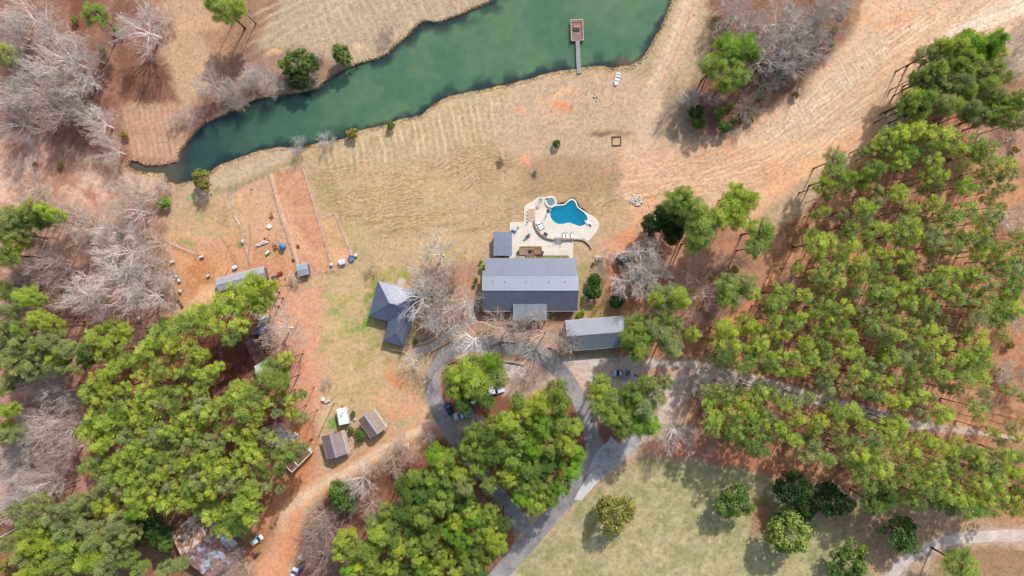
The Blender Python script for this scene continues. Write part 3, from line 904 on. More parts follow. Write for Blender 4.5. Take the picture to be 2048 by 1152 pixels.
def limb_mesh(name, segs, n=5):
    """segs: (p0, p1, r0, r1)"""
    P0 = np.array([s[0] for s in segs], float); P1 = np.array([s[1] for s in segs], float)
    r0 = np.array([s[2] for s in segs]); r1 = np.array([s[3] for s in segs])
    d = P1 - P0; d /= np.linalg.norm(d, axis=1)[:, None] + 1e-9
    ref = np.where(np.abs(d[:, 2:3]) > 0.9, np.array([[1.0, 0, 0]]), np.array([[0, 0, 1.0]]))
    a = np.cross(d, ref); a /= np.linalg.norm(a, axis=1)[:, None]
    b = np.cross(d, a)
    V = []
    for P, r in ((P0, r0), (P1, r1)):
        for i in range(n):
            t = 2 * math.pi * i / n
            V.append(P + (a * math.cos(t) + b * math.sin(t)) * r[:, None])
    V = np.stack(V, 1).reshape(-1, 3)
    base = np.arange(len(segs))[:, None] * 2 * n
    F = []
    for i in range(n):
        j = (i + 1) % n
        F.append(np.concatenate([base + i, base + j, base + n + j, base + n + i], 1))
    F = np.concatenate(F)
    T = np.repeat(np.clip((np.array([s[2] for s in segs]) - 0.016) / 0.022, 0, 1), 2 * n)
    return npmesh(name, V, F, BARK, {'stout': T}, smooth=n > 4)

def rv(rnd, s=1.0):
    return Vector((rnd.gauss(0, s), rnd.gauss(0, s), rnd.gauss(0, s)))

# ---- slender plantation pine: bare pole, small lumpy crown (nominal radius 2.5 m, centre height 16.5 m)
def pine_kind(seed, n_cl=20, R0=2.5, zc=16.5, hh=3.2, thick=0.15, leaf=0.23, nl=150, cr=(0.45, 1.08)):
    rnd = random.Random(seed); np.random.seed(seed)
    segs = []
    p = Vector((0, 0, 0)); top = zc + hh * 0.8
    lean = Vector((rnd.gauss(0, 0.015), rnd.gauss(0, 0.015), 0))
    k = 9
    pts = [Vector((0, 0, 0))]
    for i in range(1, k + 1):
        z = top * i / k
        q = lean * z; q.z = z
        q.x += rnd.gauss(0, 0.05); q.y += rnd.gauss(0, 0.05)
        pts.append(q)
    for i in range(k):
        segs.append((pts[i], pts[i + 1], thick * (1 - 0.75 * i / k) * (1.5 if i == 0 else 1), thick * (1 - 0.75 * (i + 1) / k)))
    cl = []
    for i in range(n_cl):
        f = (i + 0.5) / n_cl
        z = zc - hh * 0.75 + hh * 1.75 * f
        rr = R0 * 0.82 * math.sqrt(max(0.0, 1 - (2 * f - 0.95) ** 2 * 0.9)) * rnd.uniform(0.55, 1.1)
        if f > 0.9: rr *= 0.3
        a = i * 2.4 + rnd.uniform(-0.5, 0.5)
        c = Vector((lean.x * z + rr * math.cos(a), lean.y * z + rr * math.sin(a), z))
        r = rnd.uniform(*cr) * (R0 / 2.5) ** 0.3
        cl.append((c.x, c.y, c.z, r))
        s0 = Vector((lean.x * z, lean.y * z, z - rr * 0.35))
        segs.append((s0, c, thick * 0.3, 0.025))
        if rnd.random() < 0.5:
            segs.append((s0.lerp(c, 0.5), c + rv(rnd, 0.4), thick * 0.18, 0.02))
    for i in range(rnd.randint(2, 6)):     # dead stubs lower down
        z = rnd.uniform(zc * 0.4, zc * 0.8); a = rnd.uniform(0, 6.28); l = rnd.uniform(0.5, 1.6)
        segs.append((Vector((0, 0, z)), Vector((l * math.cos(a), l * math.sin(a), z + 0.1)), 0.04, 0.012))
    return limb_mesh('trunk', segs, 5), leaf_mesh('crown', cl, nl, leaf, 0.95, flat=0.62, dens_shell=0.1, aspect=0.2, radial=True)

# ---- broad crown (nominal radius 5 m)
def broad_kind(seed, R0=5.0, zc=9.0, vz=3.6, n_cl=60, cr=(0.8, 1.5), leaf=0.26, nl=130, shell=0.62, thick=0.35, flat=0.7, lobes=0.25):
    rnd = random.Random(seed); np.random.seed(seed)
    cl = []; segs = []
    ph = [rnd.uniform(0, 6.28) for _ in range(3)]
    fork = Vector((0, 0, zc - vz * 0.75))
    segs.append((Vector((0, 0, 0)), fork * 0.5, thick * 1.25, thick * 0.9))
    segs.append((fork * 0.5, fork, thick * 0.9, thick * 0.75))
    hubs = []
    for i in range(7):
        a = i * 0.9 + rnd.uniform(-0.2, 0.2); q = rnd.uniform(0.3, 0.55)
        h = Vector((R0 * q * math.cos(a), R0 * q * math.sin(a), zc + rnd.uniform(-0.3, 0.4) * vz))
        segs.append((fork, fork.lerp(h, 0.5) + rv(rnd, 0.15), thick * 0.5, thick * 0.35))
        segs.append((fork.lerp(h, 0.5), h, thick * 0.35, thick * 0.2))
        hubs.append(h)
    for i in range(n_cl):
        d = rv(rnd); d.normalize()
        if d.z < -0.35: d.z = -d.z
        a = math.atan2(d.y, d.x)
        ko = 1 + lobes * (0.5 * math.sin(2 * a + ph[0]) + 0.35 * math.sin(3 * a + ph[1]) + 0.3 * math.sin(5 * a + ph[2]))
        q = rnd.uniform(shell, 1.0) * ko
        c = Vector((d.x * R0 * 0.85 * q, d.y * R0 * 0.85 * q, zc + d.z * vz * q + rnd.uniform(-0.3, 0.3)))
        cl.append((c.x, c.y, c.z, rnd.uniform(*cr)))
        h = min(hubs, key=lambda t: (t - c).length)
        segs.append((h, c, thick * 0.16, 0.03))
    return limb_mesh('trunk', segs, 5), leaf_mesh('crown', cl, nl, leaf, 1.1, flat=flat)

# ---- leafless hardwood (nominal radius 6 m, height about 13 m)
def bare_kind(seed, R0=6.0, ht=13.0, trunk=0.26, fork_h=0.22, n1=8, twig=0.016, up=0.8, deep=5, skip=0.55):
    rnd = random.Random(seed)
    segs = []; tw = []
    fork = Vector((rnd.gauss(0, 0.2), rnd.gauss(0, 0.2), ht * fork_h))
    segs.append((Vector((0, 0, 0)), fork, trunk * 1.15, trunk * 0.85))
    def grow(p, d, L, r, lv):
        k = 3
        q = p; dd = d.copy()
        nodes = []
        for i in range(k):
            dd = (dd + rv(rnd, 0.10 + 0.02 * lv) + Vector((0, 0, 0.06))).normalized()
            e = q + dd * (L / k)
            ra = r * (1 - 0.4 * i / k); rb = r * (1 - 0.4 * (i + 1) / k)
            segs.append((q, e, max(ra, twig), max(rb, twig)))
            q = e; nodes.append((q, dd.copy(), rb))
        if lv >= deep:
            return
        for ni, (q_, d_, r_) in enumerate(nodes):
            last = ni == k - 1
            m = 2 if last else 1
            if lv >= 4 and not last and rnd.random() < skip:
                continue
            for j in range(m):
                sp = 0.30 if last else 0.48
                nd = (d_ + rv(rnd, sp) + Vector((0, 0, 0.10))).normalized()
                grow(q_, nd, L * rnd.uniform(0.6, 0.84), r_ * (0.72 if last else 0.5), lv + 1)
    for i in range(n1):
        a = i * 2 * math.pi / n1 + rnd.uniform(-0.35, 0.35)
        el = rnd.uniform(0.35, 1.0) * up
        d = Vector((math.cos(a), math.sin(a), el)).normalized()
        grow(fork, d, R0 * 0.40, trunk * 0.5, 1)
    grow(fork, Vector((0.1, 0, 1)).normalized(), R0 * 0.42, trunk * 0.55, 1)
    # normalise the canopy radius
    rr = sorted(math.hypot(s[1].x, s[1].y) for s in segs)
    k = R0 / rr[int(len(rr) * 0.97)]
    zz = sorted(s[1].z for s in segs)[int(len(segs) * 0.98)]
    kz = ht / zz
    out = [(Vector((a.x * k, a.y * k, a.z * kz)), Vector((b.x * k, b.y * k, b.z * kz)), r0, r1) for a, b, r0, r1 in segs]
    return limb_mesh('trunk', out[:1], 7), limb_mesh('branches', out[1:], 3)

PINES = [pine_kind(100 + i) for i in range(8)]
PINEB = [pine_kind(140 + i, n_cl=44, R0=4.6, zc=15.0, hh=4.2, thick=0.26, leaf=0.25, nl=130, cr=(0.5, 1.3)) for i in range(5)]
BROAD = [broad_kind(200 + i) for i in range(4)]
LOOSE = [broad_kind(220 + i, zc=12, vz=3.4, n_cl=46, cr=(0.7, 1.3), nl=70, shell=0.35, leaf=0.24) for i in range(3)]
ROUND = [broad_kind(240 + i, R0=4.0, zc=4.2, vz=3.8, n_cl=70, cr=(0.6, 0.95), leaf=0.24, nl=110, shell=0.9, thick=0.25, lobes=0.06) for i in range(2)]
CEDAR = [broad_kind(260 + i, R0=5.0, zc=5.0, vz=4.2, n_cl=80, cr=(0.5, 1.1), leaf=0.24, nl=120, shell=0.6, thick=0.3, lobes=0.22) for i in range(3)]
BARE = [bare_kind(300 + i) for i in range(6)]
BARED = [bare_kind(320 + i, n1=9, ht=10, trunk=0.18, fork_h=0.12, twig=0.014, skip=0.7) for i in range(3)]

BARES = [bare_kind(340 + i, n1=9, trunk=0.26, twig=0.018, deep=4) for i in range(3)]
TREES = []       # (kind, px, py, root, radius, tone)
rt = random.Random(42)
TONE = {'b': (156,174,64), 'm': (128,150,64), 'd': (92,120,52), 'k': (54,82,32), 'g': (138,150,92), 'y': (172,162,70), 'o': (142,136,60), 'e': (112,154,42), 'v': (44,92,34),
        'w': (228,222,214), 'p': (212,200,190), 'n': (190,176,162), 's': (214,210,200), 't': (214,196,180)}
LK = 0.80
def lcol(t, j=0.12):
    r, g_, b_ = TONE[t]
    c = C(r, g_, b_, LK)
    k = 1 + rt.uniform(-j, j); h = rt.uniform(-j, j) * 0.6
    return (c[0] * k * (1 + h), c[1] * k, c[2] * k * (1 - h), 1)
def bcol(t, j=0.10):
    r, g_, b_ = TONE[t]
    c = C(r, g_, b_, 0.88)
    k = 1 + rt.uniform(-j, j)
    return (c[0] * k, c[1] * k, c[2] * k, 1)

SETS = {'pine': (PINES, 2.5, 16.5, 'pine_tree', 'crown'), 'bigpine': (PINEB, 4.6, 15.0, 'evergreen_tree', 'crown'), 'broad': (BROAD, 5.0, 9.0, 'evergreen_tree', 'crown'),
        'loose': (LOOSE, 5.0, 12.0, 'evergreen_tree', 'crown'), 'round': (ROUND, 4.0, 4.2, 'round_tree', 'crown'), 'cedar': (CEDAR, 5.0, 5.0, 'cedar_tree', 'crown'),
        'bare': (BARE, 6.0, 8.5, 'bare_tree', 'branches'), 'bared': (BARED, 6.0, 6.0, 'bare_tree', 'branches'), 'bares': (BARES, 6.0, 8.5, 'bare_tree', 'branches')}
SHR = {'pine': 1.0, 'bigpine': 0.88, 'broad': 0.9, 'bare': 1.06, 'bared': 1.06, 'bares': 1.08}
def tree(kind, px, py, r, tone='m', hs=None, bark=None, name=None):
    """crown centre at pixel, r = crown radius in pixels as seen"""
    sets, R0, zc, nm, pn = SETS[kind]
    if name: nm = name
    if kind in ('pine', 'bigpine', 'broad', 'loose'):
        k = hs if hs else rt.uniform(0.90, 1.12)
        sz = k
    else:
        sz = hs if hs else None
    rm = r * S * 0.93
    if sz is None:
        sz = (rm / R0) ** (0.75 if kind in ('bare', 'bares') else 1.0)
    z = zc * sz
    rm = r * S * (H - z) / H * SHR.get(kind, 1.0)
    sxy = rm / R0
    i = rt.randrange(len(sets))
    c = W(px, py, z)
    root = bpy.data.objects.new(nm, None)
    root.empty_display_size = 0.5
    COL.objects.link(root)
    root.location = (c.x, c.y, 0)
    root.rotation_euler = (0, 0, rt.uniform(0, 6.28))
    root.scale = (sxy, sxy, sz)
    tm, cm = sets[i]
    t = bpy.data.objects.new('trunk', tm); COL.objects.link(t); t.parent = root
    q = bpy.data.objects.new(pn, cm); COL.objects.link(q); q.parent = root
    if kind in ('bare', 'bared', 'bares'):
        t.color = q.color = bcol(tone)
    else:
        q.color = lcol(tone)
        t.color = C(*(bark or (112, 84, 72)), 0.5)
    q['kind_of'] = 0
    del q['kind_of']
    TREES.append([kind, px, py, root, r, tone])
    return root

def tile(ox, oy, kind, data, tones='bbmmmg', k=1 / 3, rs=1.0, **kw):
    for tok in data.split():
        t = None
        if tok[-1].isalpha():
            t = tok[-1]; tok = tok[:-1]
        v = [float(x) for x in tok.split(',')]
        r = v[2] if len(v) > 2 else 50
        tree(kind, ox + v[0] * k, oy + v[1] * k, r * k * rs, t or rt.choice(tones), **kw)

# right plantation, upper part
A = """560,90,60b 605,110,48 500,200,52m 470,252,50d 770,18,60b 862,102,50b 990,62,55b 1190,95,78 1100,165,78 652,212,50 692,218,46 592,252,42 842,190,72 872,252,70
782,262,70 1000,232,45 982,292,52 1130,262,45 1112,322,60m 1200,272,50 1300,182,60 1330,124,50 1280,232,50 1292,302,50 1400,342,55 1252,362,60b 1342,382,50 1422,412,55 1470,462,70
290,310,78b 380,312,60b 450,382,50 500,322,55b 620,350,52b 710,372,45 800,402,66b 842,392,50b 402,452,60m 552,422,50 622,442,40 702,452,42 540,502,55b 300,512,58 422,542,50 360,540,40 642,512,45 680,602,88 640,622,50 722,622,45 520,592,42g
842,582,45b 882,542,50 942,522,50 1002,522,45 1012,562,40 1050,472,50 1120,492,50 1192,502,50b 1252,512,45 1222,472,40 1102,582,50b 1152,582,45 1330,542,58g 1460,592,70e 1400,480,50 1030,612,45 850,662,55 812,682,40 1122,642,65 980,702,58 1320,632,55 1402,692,85m 1442,652,60b 1262,692,60 1252,762,58g 1382,762,68
82,602,75m 60,652,60 212,622,50 20,692,60 332,662,50 452,682,50b 372,702,45 192,742,50b 42,772,50b 282,732,50 362,762,50 442,782,40 580,722,52g 672,732,50 752,772,50 152,802,50 372,832,50 282,832,35 102,862,35b 42,862,35b 222,902,55 472,862,55b 500,872,50b 350,922,40 462,962,50b 532,952,45b 620,802,50 642,842,40 722,832,50 782,852,50b 842,802,55 972,822,60b 872,892,45 712,912,55 732,1002,68b 792,992,50 862,962,50 972,922,45b 1062,912,60b 942,992,50 992,1002,50b 842,1042,50 1172,962,45 1252,882,78 1282,982,68e 1202,1002,58 1132,1012,50 1242,1062,68 1152,1072,58 1052,1092,58 962,1082,50 15,972,42 82,982,42b 152,992,42b 272,1022,50b 372,1062,58 192,1062,45b 122,1082,45 60,1062,42 542,1092,55 622,1112,50 342,1122,50 762,1122,50 702,1132,45 882,1132,50 1182,1132,55 1282,1122,58 1510,380,50 1520,300,50 1500,520,60 1480,700,55"""
tile(1536, 384, 'pine', A)
Bt = """30,60,50 20,190,42 92,132,45b 60,252,42b 152,112,50 172,212,50b 112,302,68b 172,332,50b 242,92,45g 312,212,55b 272,262,50b 402,172,58 422,232,50 380,130,45 512,172,58b 282,362,50 230,432,58 362,442,58 442,332,50 450,422,42g 522,332,42 542,422,55 582,252,50 642,322,58 622,372,45 692,242,58b 722,292,58b 792,242,58b 762,202,50 652,62,45 732,92,50b 802,112,50 912,62,58b 622,52,42 550,32,50 482,22,45 352,22,50 932,182,45 1052,182,68b 1250,140,60
930,332,58 962,352,50b 1022,372,50 1082,412,50 1132,362,50b 1172,412,50 1252,432,50 1232,402,50 742,392,50b 842,392,58b 882,432,50 682,452,50 702,502,58b 792,482,50 652,522,50 902,532,50b 932,572,50b 882,602,42 932,632,58 782,572,42 562,482,58 502,452,50 722,582,58m 1012,472,50 1042,562,58b 1102,602,45b 1192,542,58o 1092,462,50 1322,542,58 1382,562,50 1442,522,55b 1502,542,45b 1402,482,50 1340,482,50 1262,592,50b 1352,622,50 1392,662,58b 1300,662,50 1182,682,68b 1132,682,58b 1042,662,58 1062,702,50 1242,742,76e 1172,762,58 1292,702,50 1502,682,58 1442,742,58m 1522,762,58 1342,752,58 990,640,50 1480,642,42o 560,560,50m 600,600,50 850,680,50 900,720,50d 1000,720,50d 1100,760,45d 1260,480,45 1500,440,50 1430,420,50 1540,620,50 980,520,45 830,530,45 610,430,45"""
tile(1536, 768, 'pine', Bt)
Ct = """1170,130,45b 1230,212,58b 1190,242,50 1282,82,45 1302,162,45b 1372,112,50 1412,172,68b 1452,62,58b 1502,52,50 1342,272,58m 1432,242,58 1462,292,50 1502,162,45 1512,232,45b 1382,322,58d 1482,382,58d 1522,312,50 1432,362,50d 1482,22,58 1200,100,42 1345,205,45"""
tile(1024, 768, 'pine', Ct)
Dt = """1330,622,80 1432,602,60 1262,642,50 1302,522,50 1232,902,58 1332,932,58 1262,982,68d 1462,942,58b 1442,1002,50 1500,892,50b 1382,1042,50 1502,1062,42 1290,562,68 1540,1000,50"""
tile(1024, 384, 'pine', Dt)
tile(1024, 384, 'bigpine', "1400,542,84g 1480,232,112m 1462,332,84m 1282,832,90b 1400,802,90b 1448,824,60b")
# broad evergreens at the edge of the clearing and beside the carport
tile(1024, 384, 'bigpine', "980,50,96m 1010,125,100d 1130,190,130m 1100,292,100m 1090,110,96m 1330,80,120b 1350,155,100b 1232,162,90b 1410,60,84b 1340,12,90b 1030,20,70m")
tile(1024, 384, 'broad', "850,192,90k 962,192,104k 920,130,80d 960,262,70k", hs=0.9)
tile(1024, 384, 'bigpine', "930,650,130g 1000,642,90b 862,642,66b 740,802,96m 700,872,82m 760,932,108m 900,852,108g 952,922,98g 1082,852,58b 742,972,56m 850,790,90g 800,870,80m 980,800,70g 920,760,60m")
# upper right edge
tile(1536, 0, 'bigpine', "400,962,90g 400,1062,100m 330,1110,70 622,1022,78m 562,1092,68 482,1062,60 862,602,90b 902,662,88m 1002,622,88g 822,652,74m 1202,262,115e 1322,302,92e 1122,282,90b 1352,242,80e 1022,292,60b 1152,352,70b 1002,442,100m 902,452,62m 1152,432,80b 1302,522,92m 1182,542,70b 1372,622,92m 1402,702,80m 1272,702,80g 1502,592,70e 1482,662,60b 1202,642,70g 1400,470,60m 1090,520,60m 950,540,56m 1340,420,60m", tones='bm')
tile(1536, 0, 'pine', "882,742,58b 722,822,60b 802,812,76b 882,772,60b 782,962,58b 852,932,50e 792,982,50b 992,962,55b 962,1052,58b 1042,1062,50b 1022,822,80b 1232,852,60 1332,882,58 1202,932,66b 1132,892,58 1302,972,50m 1412,992,58b 1332,1062,58 1182,1112,66e 1172,1012,42o 772,1142,42b 1262,912,50b 660,850,50 700,900,45 960,800,50 1100,830,50 940,900,40 1440,1060,50")
# left plantation
Ft = """560,62,68 622,92,50 542,32,58 652,42,50 742,22,50 872,32,58 862,92,50 922,132,50 982,102,45 1042,132,58 952,42,50 1102,32,50b 1192,32,50 1212,122,58 1252,182,58b 562,192,58 642,222,66b 692,202,50 782,132,50 832,192,58b 762,232,50 702,152,50 932,202,55b 862,272,50b 532,302,58 512,282,50 592,372,58b 642,352,50 762,322,58 822,372,50b 792,402,50 962,302,58 1002,282,50 1092,272,58 1152,262,50b 1062,322,50 1132,182,50 712,442,58b 852,452,58b 922,382,50 530,492,66m 582,522,50m 732,542,58 642,602,58g 682,572,50 722,622,45 832,562,58b 982,542,50b 1002,432,50 1062,492,50 1122,472,50b 1132,382,58 1202,442,50 1242,462,50b 1252,352,50 1072,592,58b 1022,602,45 902,612,45 792,672,58b 842,742,76b 832,762,58e 1002,712,68b 1062,672,50 1132,642,50 1112,722,58b 1152,702,50 1142,602,50 1182,572,50 1232,662,58 1282,642,50 1262,552,50b 1332,492,58 1432,442,58b 1402,292,58b 1472,342,50b 1512,272,45 1432,52,76b 1492,142,76 1402,92,58b 1332,112,50 1502,62,58 1442,172,50 1502,392,50b 1522,442,50 1342,602,55g 1412,582,58 1522,612,50b 1462,522,42 1432,712,58 1502,702,58 1262,802,50b 1512,802,50b 900,470,50 880,550,45 1170,330,45 1300,400,45m 1380,520,45m 1450,620,45 1060,210,45 700,300,50 670,480,50b 940,680,50 1200,620,45"""
tile(0, 768, 'pine', Ft, tones='bbbmg')
tile(0, 768, 'pine', '1262,795,46 1402,802,84m 1442,850,70m 1320,872,46b 1482,792,58b 1380,885,50 1272,732,58b 1332,742,66b 1192,762,50b 1382,702,50m', hs=0.6)
Gt = """930,882,68 862,952,58 1002,872,58 1072,822,78 1132,782,68 1202,742,78b 1262,722,78b 1302,802,58b 1222,832,58 1342,682,78b 1422,622,78b 1482,562,68b 1532,542,68b 1402,712,78b 1442,782,68 1382,882,58m 1502,642,76b 1132,922,50 1162,982,55b 762,1012,58 702,1062,58 842,1002,50 962,1032,55 642,1092,58 582,1122,58 852,1092,50 942,1092,50b 1132,1072,50 1252,1082,58b 1310,1052,40b 980,830,60m 900,970,50 1210,980,45b 1030,930,50 1190,1090,50"""
tile(0, 384, 'pine', Gt, tones='bbbm')
# tall greens on the left edge
tile(0, 384, 'bigpine', "202,112,88m 252,162,78d 142,182,68d 60,172,80g 42,252,88b 102,302,80b 52,382,78b 342,142,58b 282,112,58b 162,622,88b 222,642,58b 60,712,58g 242,762,78b 312,792,68b 60,800,70g 152,892,80g 312,882,88g 242,952,88g 112,1042,78g 202,1082,78g 402,942,78g 352,1052,78g 40,930,70g 602,862,88b 702,902,88b 642,962,88b 742,832,58b 542,942,68d 522,1012,58d 680,802,58m 1,560,50 480,1050,60g")
tile(512, 384, 'bigpine', "20,602,68b 60,642,66b 100,562,50b 30,692,60b 20,542,50b 100,1082,118m 182,1002,58b 150,1140,80m")
tile(0, 768, 'bigpine', "400,862,88m 202,942,78b 332,952,88b 452,952,98b 622,902,108g 702,1002,96g 552,1052,108b 252,1082,98b 372,1062,88m 652,1092,78g 552,672,78g 160,1010,60b 480,830,60m 300,860,60b 520,760,60g 760,930,50m 560,950,70g 1000,1102,58g 1082,1082,50g 850,1100,50m 30,30,50 60,160,60b 40,250,60b 10,340,50g 160,1140,60b 450,1120,70")
tile(0, 768, 'broad', "900,832,104k 962,902,78k 840,890,60d 1000,960,50d", hs=0.8)
tile(0, 768, 'cedar', "60,1082,58o", hs=0.7)
tile(0, 0, 'bigpine', "590,903,24m 573,918,20m 606,896,14g", k=1)
tile(0, 0, 'bigpine', "40,1020,26g 75,1005,26g 110,1030,30g 60,1055,30m 150,1010,26g 135,1060,32g 180,1040,30g 215,1010,28b 240,1040,28g 195,1080,32m 230,1085,28g 90,1090,30b 50,1110,28g 130,1110,30g 170,1125,28b 215,1130,28g 255,1115,26m 20,1085,22g 262,1065,24g", k=1)
tile(0, 0, 'bigpine', "15,665,26g 50,655,24m 15,720,26g 45,700,26g 85,690,26m 75,730,28g 115,715,26b 30,755,24g 20,430,24m 25,470,26g 12,510,26m 50,470,22g 15,820,20m 25,870,20g 110,655,22m 150,700,24g 10,590,16m", k=1)
tile(0, 0, 'bigpine', "1850,110,26g 1880,95,28b 1925,85,28b 1965,95,30e 1990,110,24b 1870,140,28m 1905,130,28m 1840,165,26g 1940,125,28b 1960,150,26g 1880,180,26g 1915,170,28g 1850,200,26m 1820,200,22m 1950,185,26g 1990,195,24g 1900,215,26m 1980,225,26m 2020,210,24m 1935,225,26g 2030,245,22g", k=1)
tile(0, 0, 'bigpine', "860,950,28d 890,930,28d 900,970,28d 930,960,26m 820,990,26d 850,1010,28d 885,1010,28m 915,1005,26d 940,1000,24d 790,1040,26d 830,1055,26d 870,1060,26d 905,1050,26d 960,1040,26d 1060,850,26d 1100,860,24d 1040,900,26d 1075,910,26d 1110,920,24d 1040,950,24d 1000,900,22d 935,765,26m 965,780,24m 920,790,20d", k=1, hs=0.86)
# island inside the drive loop
tile(0, 0, 'bigpine', "932,748,38b 975,742,38m 948,782,24m 915,772,30b 932,805,24d 955,762,34b 905,748,22m 1000,758,22g 985,722,20e 948,725,22m 975,805,20d", k=1, rs=1.12)
tile(0, 0, 'bigpine', "1112,778,24m 1085,803,28b 1120,808,27m 1052,820,28b 1020,842,28b 985,850,23m 1082,848,28e 1116,848,28m 1146,852,21b 1002,880,28m 1036,872,28m 1062,892,28e 1100,890,28m 1134,890,24b 1155,907,20e 990,910,27d 1026,915,26m 1062,932,27m 1096,930,26d 1140,936,26e 1018,952,25b 1052,966,27m 1086,966,27m 1122,970,24e 1042,990,24e 1076,1002,26b 1102,994,22e 962,893,24m 946,862,19m 1066,1014,18b 975,870,20d 1035,800,18m 940,890,22m 965,925,18d", k=1, rs=1.14)
tile(0, 0, 'bigpine', "1200,772,25b 1216,800,29m 1246,830,29m 1202,812,27m 1270,790,29m 1290,820,29g 1272,850,28e 1300,850,24e 1312,790,24g 1330,764,19g 1222,830,27m 1247,858,22m 1195,790,20b 1292,765,20m 1255,800,26d", k=1, rs=1.12)
# south wood
tile(512, 768, 'bigpine', "1072,412,68e 1112,472,78b 1152,562,88m 1172,432,58 1052,562,78m 1022,642,88d 922,642,78d 1122,702,88m 1242,602,78g 1222,542,60b 952,562,60m 882,602,56d 1182,642,60m 822,832,88m 752,872,88b 702,832,58g 542,932,78b 522,1002,68b 600,982,60m 682,1012,88m 822,912,60m 1002,782,88m 902,762,78d 862,972,78b 942,962,58 982,1032,58b 1052,932,68m 1102,892,60o 1182,882,68e 1202,822,60b 1292,802,68e 1302,762,60b 1252,932,66e 1382,852,78m 1432,902,78b 1442,962,78b 1392,1022,68m 1302,1082,68m 1202,1102,58b 1152,1042,58b 1082,1092,58b 1002,1102,60e 902,1112,58 822,1092,58b 762,1122,50 702,1122,58 602,1112,58b 562,1122,58e 1320,982,60 1242,1002,60b 1482,830,58d 1402,772,60m 1352,1102,60 780,750,50m 1340,900,60m 1100,1000,50m 1260,420,58m 1330,502,58m 1400,602,60m 1340,420,70m", tones='mmd', rs=1.14)
tile(512, 768, 'cedar', "520,660,112d", hs=1.0)
# single evergreens
for a in [("bigpine",190,30,32,'m'),("bigpine",455,22,40,'m'),("bigpine",478,12,24,'b'),("bigpine",12,110,30,'g'),("bigpine",430,10,22,'m'),
          ("cedar",592,128,34,'d'),("cedar",625,128,22,'d'),("cedar",600,160,26,'k'),("cedar",685,112,26,'d'),
          ("cedar",705,267,13,'o'),("cedar",782,252,10,'d'),("cedar",330,405,14,'e'),("cedar",405,360,24,'o'),
          ("bigpine",1452,100,40,'e'),("bigpine",1490,92,34,'e'),("bigpine",1428,134,34,'m'),("bigpine",1470,152,38,'m'),("bigpine",1448,172,24,'m'),("bigpine",1508,110,20,'m'),
          ("cedar",1392,225,19,'k'),("cedar",1396,246,18,'d'),("cedar",1449,255,17,'d'),("cedar",1440,225,14,'m'),("cedar",1492,222,12,'d'),("cedar",1462,212,8,'m'),("cedar",1565,130,14,'k'),
          ("round",1113,288,8.5,'v'),("round",1188,560,14.5,'v'),("round",1187,583,17,'v'),("round",1233,602,15.5,'v'),
          ("cedar",1228,1026,45,'o'),("cedar",1467,1004,40,'d'),("round",1585,975,37,'k'),("cedar",1660,1000,42,'k'),("round",1575,1064,45,'m'),("cedar",1695,1125,46,'d'),
          ("cedar",1800,1066,42,'d'),("bigpine",1920,1130,46,'m'),("cedar",1560,1036,20,'m'),("cedar",1608,1018,26,'k'),("bigpine",1770,985,34,'d'),("bigpine",1745,1005,30,'d'),
          ("cedar",717,865,9,'d'),("cedar",722,872,13,'d'),("cedar",706,828,7,'d'),("cedar",702,860,8,'d'),("bared",743,538,14,'n'),
          ("cedar",962,524,5,'m'),("cedar",964,534,7,'b'),("cedar",952,560,6,'d'),("cedar",948,570,5,'m'),("cedar",893,588,6,'d'),("cedar",832,682,7,'d'),("cedar",952,617,7,'k'),
          ("cedar",1158,630,7,'e'),("cedar",1166,624,6,'b'),("cedar",1003,318,9,'n'),("cedar",1186,528,4,'d')]:
    tree(a[0], a[1], a[2], a[3], a[4], hs=(0.85 if a[0] == 'bigpine' else None) , name='shrub' if (a[0] == 'cedar' and a[3] < 12) else ('bare_shrub' if a[0] == 'bared' else None))

for tok in "250,270,9 235,60,12 150,40,9 205,100,8 120,330,7 240,460,12 262,440,9 215,480,10 275,500,8 300,470,7 180,470,9 90,430,10 70,330,7 1430,40,9 1560,150,10 1480,120,9 1620,120,10 1590,190,9 1660,90,8 1280,545,11 1300,520,10 1262,505,9 1310,580,9 860,590,8 905,575,7 870,640,9 845,655,7 330,640,9 300,660,8 1690,20,10 1670,60,9 1520,190,10 1500,240,9 1470,240,8 1455,560,12 1470,540,10 1420,560,9 1990,640,9 2020,690,10 2000,200,9 2030,300,9".split():
    v = [float(x) for x in tok.split(',')]
    tree('cedar', v[0], v[1], v[2], rt.choice('gmmoo'), name='shrub')
